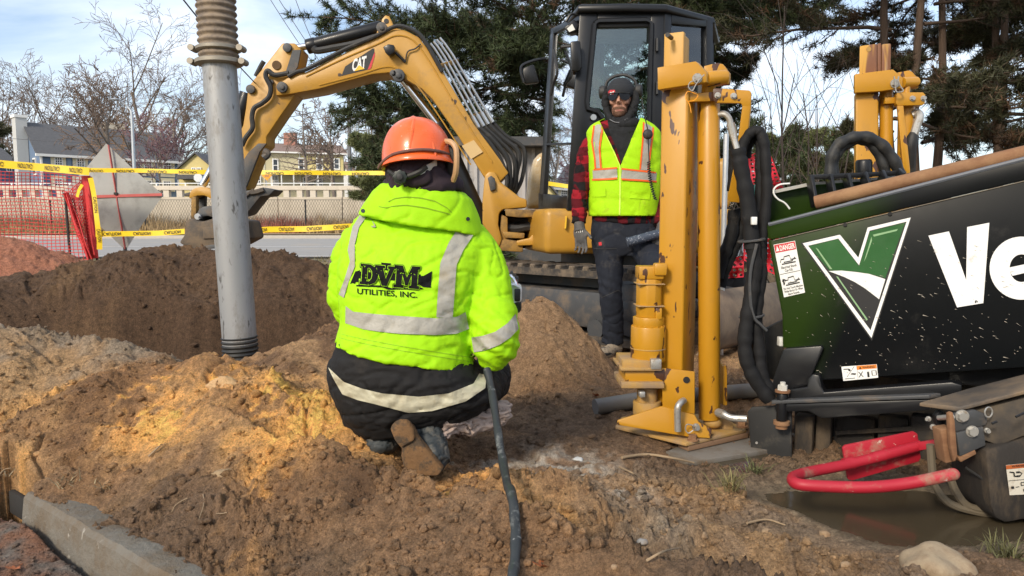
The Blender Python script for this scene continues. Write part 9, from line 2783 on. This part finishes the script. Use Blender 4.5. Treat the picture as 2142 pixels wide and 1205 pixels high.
# ------------------------------------------------------------------ stones, scraps, leaves, roots, tufts
M_STONE = pmat('stone', (0.33, 0.255, 0.165), 0.9, var=0.3, vs=14, dirt=(0.20, 0.13, 0.075), dlo=0.45, dhi=0.7, ds=16, bump=0.6, bs=60, bd=0.004)
M_STONEG = pmat('grey_stone', (0.25, 0.245, 0.24), 0.85, var=0.3, vs=16, dirt=(0.20, 0.14, 0.085), dlo=0.5, dhi=0.7, ds=18, bump=0.5, bs=70)
def lump(p, r_, seed, flatz=0.75, n=3, rough=0.5):
    bm = bmesh.new()
    bmesh.ops.create_icosphere(bm, subdivisions=n, radius=1.0)
    co = np.array([tuple(v.co) for v in bm.verts])
    sc = np.random.default_rng(seed).uniform(0.75, 1.25, 3) * np.array((1, 1, flatz))
    d = 1 + 0.35 * perlin(co[:, 0] * 1.3 + seed, co[:, 1] * 1.3, co[:, 2] * 1.3) + rough * (0.16 * perlin(co[:, 0] * 3.5 + seed, co[:, 1] * 3.5, co[:, 2] * 3.5) + 0.12 * np.abs(perlin(co[:, 0] * 8 + seed, co[:, 1] * 8, co[:, 2] * 8)))
    co = co * d[:, None] * sc * r_
    mb = MB(); mb.add([tuple(x) for x in co], [tuple(v.index for v in f.verts) for f in bm.faces]); bm.free()
    return mb
def put(mb, name, p, m, label, cat, group=None, smooth=60, **k):
    me = mb.mesh(name, Vector((0, 0, 0)), smooth)
    o = obj(name, me, m)
    o.location = p
    return tag(o, label, cat, group)
p = hit_ground(1962, 1195); p.z -= 0.012
put(lump(p, 0.072, 5, 0.95, 4, 0.12), 'boulder', p, M_STONE, 'largest round tan boulder at the end of the stony dirt ridge', 'boulder')
M_STONED = pmat('dirty_stone', (0.34, 0.235, 0.14), 0.95, var=0.35, vs=30, dirt=(0.22, 0.135, 0.07), dlo=0.42, dhi=0.62, ds=30, bump=0.8, bs=90, bd=0.004)
spots = [(1605, 1112, 13, 'tan stone on the ridge below the bend of the red bar'), (1725, 1118, 11, 'stone on the ridge crest below the middle of the red bar'), (1395, 1112, 14, 'larger rounded stone in the dirt left of the ridge crest'), (1345, 1132, 12, 'grey stone beside the larger rounded stone left of the ridge crest'),
         (1470, 1120, 12, 'stone midway along the lower face of the stony ridge'), (1690, 1142, 9, 'small stone just below the ridge crest'), (1530, 1162, 8, 'small stone low on the stony ridge near its middle'), (1250, 1130, 10, 'stone in the dirt right of the black hose'), (1840, 1108, 11, 'tan stone on the ridge beside the muddy water'),
         (1905, 1126, 10, 'orange tan stone on the ridge just above the boulder'), (1320, 1062, 9, 'stone below the grey puddle at the left end of the ridge'), (1770, 1182, 10, 'stone at the bottom edge left of the boulder'), (1285, 1187, 9, 'stone at the bottom edge right of the orange leaf'), (1880, 1168, 8, 'small stone tucked beside the boulder')]
for i, (u, v, rp_, lab_) in enumerate(spots):
    p = hit_ground(u, v)
    put(lump(p, M(rp_, p.y), 20 + i, 0.75, 3, 0.8), 'stone', p - Vector((0, 0, M(rp_, p.y) * 0.1)), M_STONEG if i == 3 else M_STONED, lab_, 'stone', 'small stones in the foreground dirt')
# white paper scrap on the heap, white chip by the wet patch, cup-like lump
p = hit_ground(1123, 604)
sc = thing('paper_scrap', 'white and blue paper scrap sticking up from the dirt heap by the track', 'paper scrap', tuple(p))
q = lambda u, v, y=0.0: P(u, v, p.y - 0.02 + y)
mb = MB(); mb.add([q(1117, 602), q(1131, 602, 0.02), q(1129, 582, 0.02), q(1126, 570, 0.01), q(1119, 584, 0.0), q(1123, 603, -0.02), q(1122, 580, -0.02)], [(0, 5, 6, 4), (5, 1, 2, 6), (6, 2, 3, 4)]); obj('paper', mb, pmat('paper_white', (0.62, 0.62, 0.62), 0.7), sc, smooth=0)
mb = MB(); mb.add([q(1117.5, 600, -0.004), q(1122.5, 601, -0.026), q(1122, 590, -0.026), q(1118.5, 590, -0.004)], [(0, 1, 2, 3)]); mb.add([q(1119, 586, -0.006), q(1128, 586, 0.012), q(1128, 583, 0.012), q(1119.5, 583, -0.006)], [(0, 1, 2, 3)]); obj('blue_print', mb, pmat('paper_blue', (0.06, 0.07, 0.22), 0.6), sc, smooth=0)
p = hit_ground(1210, 964)
put(lump(p, 0.016, 77, 0.55, 3, 1.2), 'limestone_chip', p + Vector((0, 0, 0.006)), pmat('chip_white', (0.55, 0.55, 0.53), 0.6, var=0.12), 'pale white stone chip beside the wet grey patch', 'stone chip')
p = hit_ground(1098, 600)
put(lump(p, 0.035, 78, 0.9), 'dirt_clod', p + Vector((0.0, 0, 0.02)), pmat('clod_brown', (0.16, 0.095, 0.055), 0.95, var=0.3, vs=20, bump=0.8, bs=50), 'fist sized brown clod on top of the heap by the track', 'clod')
p = hit_ground(470, 798)
put(lump(p, 0.05, 79, 0.6, 4, 1.0), 'dirt_clod', p - Vector((0, 0, 0.02)), pmat('clod_tan', (0.52, 0.33, 0.165), 0.95, var=0.4, vs=30, bump=1.0, bs=70, bd=0.01), 'large tan clod on the crest of the sandy mound', 'clod')
p = hit_ground(480, 985)
put(lump(p, 0.045, 80, 0.5, 4, 1.2), 'dirt_clod', p - Vector((0, 0, 0.012)), pmat('clod_grey', (0.36, 0.25, 0.14), 0.95, var=0.4, vs=30, bump=1.0, bs=70, bd=0.01), 'flat greyish slab of dirt half way down the sandy mound', 'clod')
# fallen oak leaves
M_LEAF = pmat('dry_leaf', (0.42, 0.13, 0.045), 0.7, var=0.3, vs=30)
def leaf(u, v, sz, label, seed):
    p = hit_ground(u, v)
    g = np.random.default_rng(seed)
    pts = []
    n = 22
    for i in range(n):
        a = 2 * math.pi * i / n
        r_ = sz * (0.55 + 0.45 * abs(math.cos(a * 2.5))) * (1.0 + 0.35 * math.cos(a))
        x, y = r_ * math.cos(a), r_ * math.sin(a) * 0.75
        pts.append((x, y, sz * (0.25 + 0.5 * (x / sz) ** 2 * 0.5 + 0.35 * abs(y / sz))))
    mb = MB(); mb.add([(0, 0, sz * 0.22)] + pts, [(0, i + 1, (i + 1) % n + 1) for i in range(n)])
    mb.tube([(-sz * 0.5, 0, sz * 0.25), (-sz * 1.3, sz * 0.2, sz * 0.5)], sz * 0.04, 5)
    o = put(mb, 'fallen_leaf', p, M_LEAF, label, 'leaf', 'fallen oak leaves')
    o.rotation_euler = (g.uniform(-0.4, 0.4), g.uniform(-0.4, 0.4), g.uniform(0, 6))
leaf(1137, 1192, 0.028, 'orange fallen leaf beside the black hose at the bottom', 1)
leaf(28, 1196, 0.026, 'orange fallen leaf in the gutter at the bottom left corner', 2)
leaf(1245, 832, 0.03, 'pale brown leaf on the mud by the grey ground pipe', 3)
# roots and stalks
M_ROOT = pmat('dry_root', (0.30, 0.215, 0.13), 0.9, var=0.25, vs=20)
def root(px, r_, label, lift=0.012):
    q = [hit_ground(u, v) for u, v in px]
    pts = bez([p + Vector((0, -0.01, lift + 0.004 * (i % 2))) for i, p in enumerate(q)], 5)
    mb = MB(); mb.tube(pts, [r_ * (1 - 0.5 * i / len(pts)) for i in range(len(pts))], 6)
    o = obj('root', mb, M_ROOT, at=tuple(pts[0]), smooth=60)
    return tag(o, label, 'root', 'dry roots in the dirt')
root([(1300, 962), (1350, 958), (1400, 962), (1450, 975)], 0.006, 'thickest pale root across the dirt bank before the stake plate')
root([(1295, 982), (1318, 995), (1332, 1002)], 0.004, 'short stick below the pale root by the stake plate')
root([(1560, 1100), (1600, 1095), (1640, 1104)], 0.004, 'thin curved root on the ridge below the red bar')
root([(315, 960), (330, 948), (338, 938)], 0.004, 'stubby stick on the sandy mound left of its middle')
for px, lab_ in (([(395, 1042), (372, 1058), (362, 1072)], 'fine root hanging leftmost on the lower face of the sandy mound'), ([(428, 1034), (430, 1056), (419, 1088)], 'longest fine root hanging on the lower face of the sandy mound'), ([(478, 1072), (468, 1077), (455, 1074)], 'short fine root right of the hanging roots')):
    root(px, 0.0018, lab_, 0.004)
root([(1350, 1180), (1385, 1165), (1420, 1152)], 0.003, 'thin pale stalk at the bottom of the stony ridge')
root([(2, 1000), (14, 990), (28, 984)], 0.003, 'dry stalk above the storm drain opening')
root([(4, 1045), (14, 1052), (26, 1058)], 0.003, 'dry stalk crossing the storm drain opening', 0.03)
# tufts of dry and green grass
def tuft(u, v, n, h, seed, rgb, label):
    p = hit_ground(u, v)
    g = np.random.default_rng(seed)
    pts = np.stack([g.normal(0, 0.02, n), g.normal(0, 0.02, n), np.full(n, -0.005)], -1)
    V = []
    a = g.uniform(0, 6.28, n)
    lean = np.stack([np.cos(a) * g.uniform(0.2, 1.1, n), np.sin(a) * g.uniform(0.2, 1.1, n), g.uniform(0.3, 1.0, n)], -1)
    lean /= np.linalg.norm(lean, axis=1, keepdims=True)
    hh = h * g.uniform(0.5, 1.2, n)[:, None]
    side = np.stack([-np.sin(a), np.cos(a), 0 * a], -1) * 0.0014
    mid = pts + lean * hh * 0.55
    tip = mid + (lean + np.array((0, 0, -0.5))) * hh * 0.45
    V = np.stack([pts - side, pts + side, mid + side, mid - side, tip], 1).reshape(-1, 3)
    q = np.arange(n)[:, None] * 5
    Fc = np.concatenate([q + np.array([0, 1, 2]), q + np.array([0, 2, 3]), q + np.array([3, 2, 4])], 0)
    me = np_mesh('grass_tuft', V, Fc, smooth=False)
    add_col(me, np.repeat(np.array(rgb) * g.uniform(0.5, 1.3, (n, 1)), 5, 0))
    o = obj('grass_tuft', me, M_BLADE); o.location = p
    return tag(o, label, 'grass tuft', 'grass tufts in the dirt')
tuft(1530, 1020, 70, 0.10, 1, (0.22, 0.19, 0.08), 'largest straw coloured grass tuft below the stake pad')
tuft(1580, 985, 45, 0.07, 2, (0.14, 0.15, 0.06), 'greenish grass tuft beside the black mud flap')
tuft(2105, 1165, 110, 0.09, 3, (0.12, 0.115, 0.05), 'matted grass tuft at the bottom right corner beside the water')
tuft(150, 1010, 40, 0.07, 5, (0.34, 0.27, 0.16), 'dry straw wisps on the slope above the curb')
tuft(225, 1015, 40, 0.05, 6, (0.34, 0.27, 0.16), 'dry straw wisps in the dark soil above the curb')
tuft(30, 990, 30, 0.06, 7, (0.36, 0.30, 0.2), 'pale straw wisps above the storm drain opening')
# ------------------------------------------------------------------ unseen row of evergreens added behind the photographer to darken reflections
for i, (x, y, h) in enumerate(((-17, -24, 9.0), (-9, -27, 10.0), (-1, -25, 8.5), (7, -26, 9.5), (15, -24, 9.0), (23, -22, 9.0))):
    g_ = np.random.default_rng(120 + i)
    o = thing('pine_tree', ('added evergreen farthest left in the unseen row behind the photographer', 'second added evergreen from the left unseen behind the photographer', 'shortest added evergreen unseen behind the photographer', 'fourth added evergreen from the left unseen behind the photographer', 'fifth added evergreen from the left unseen behind the photographer', 'added evergreen farthest right in the unseen row behind the photographer')[i], 'tree', (x, y, -0.15), 'unseen evergreens added to darken reflections')
    mb = MB(); mb.tube([(x, y, -0.2), (x + 0.1, y, h * 0.5), (x, y + 0.2, h)], [0.24, 0.17, 0.03], 10); obj('trunk', mb, M_BARKB, o)
    n = 2600
    z = 1.2 + (h - 1.2) * g_.random(n) ** 1.3
    rr = (0.5 + 3.2 * (1 - z / h)) * np.sqrt(g_.random(n)); a = g_.uniform(0, 6.28, n)
    c = np.stack([rr * np.cos(a), rr * np.sin(a), z], -1)
    V, C = tufts(c, np.stack([np.cos(a), np.sin(a), 0.1 + 0 * a], -1), np.full(n, 0.45), 6, np.array((0.04, 0.06, 0.028)) * g_.uniform(0.7, 1.3, (n, 1)), g_, cone=0.8, wid=0.07)
    me = np_mesh('crown', V, np.arange(len(V)).reshape(-1, 3), smooth=False); add_col(me, C); obj('crown', me, M_NEEDLE, o, kind='stuff')
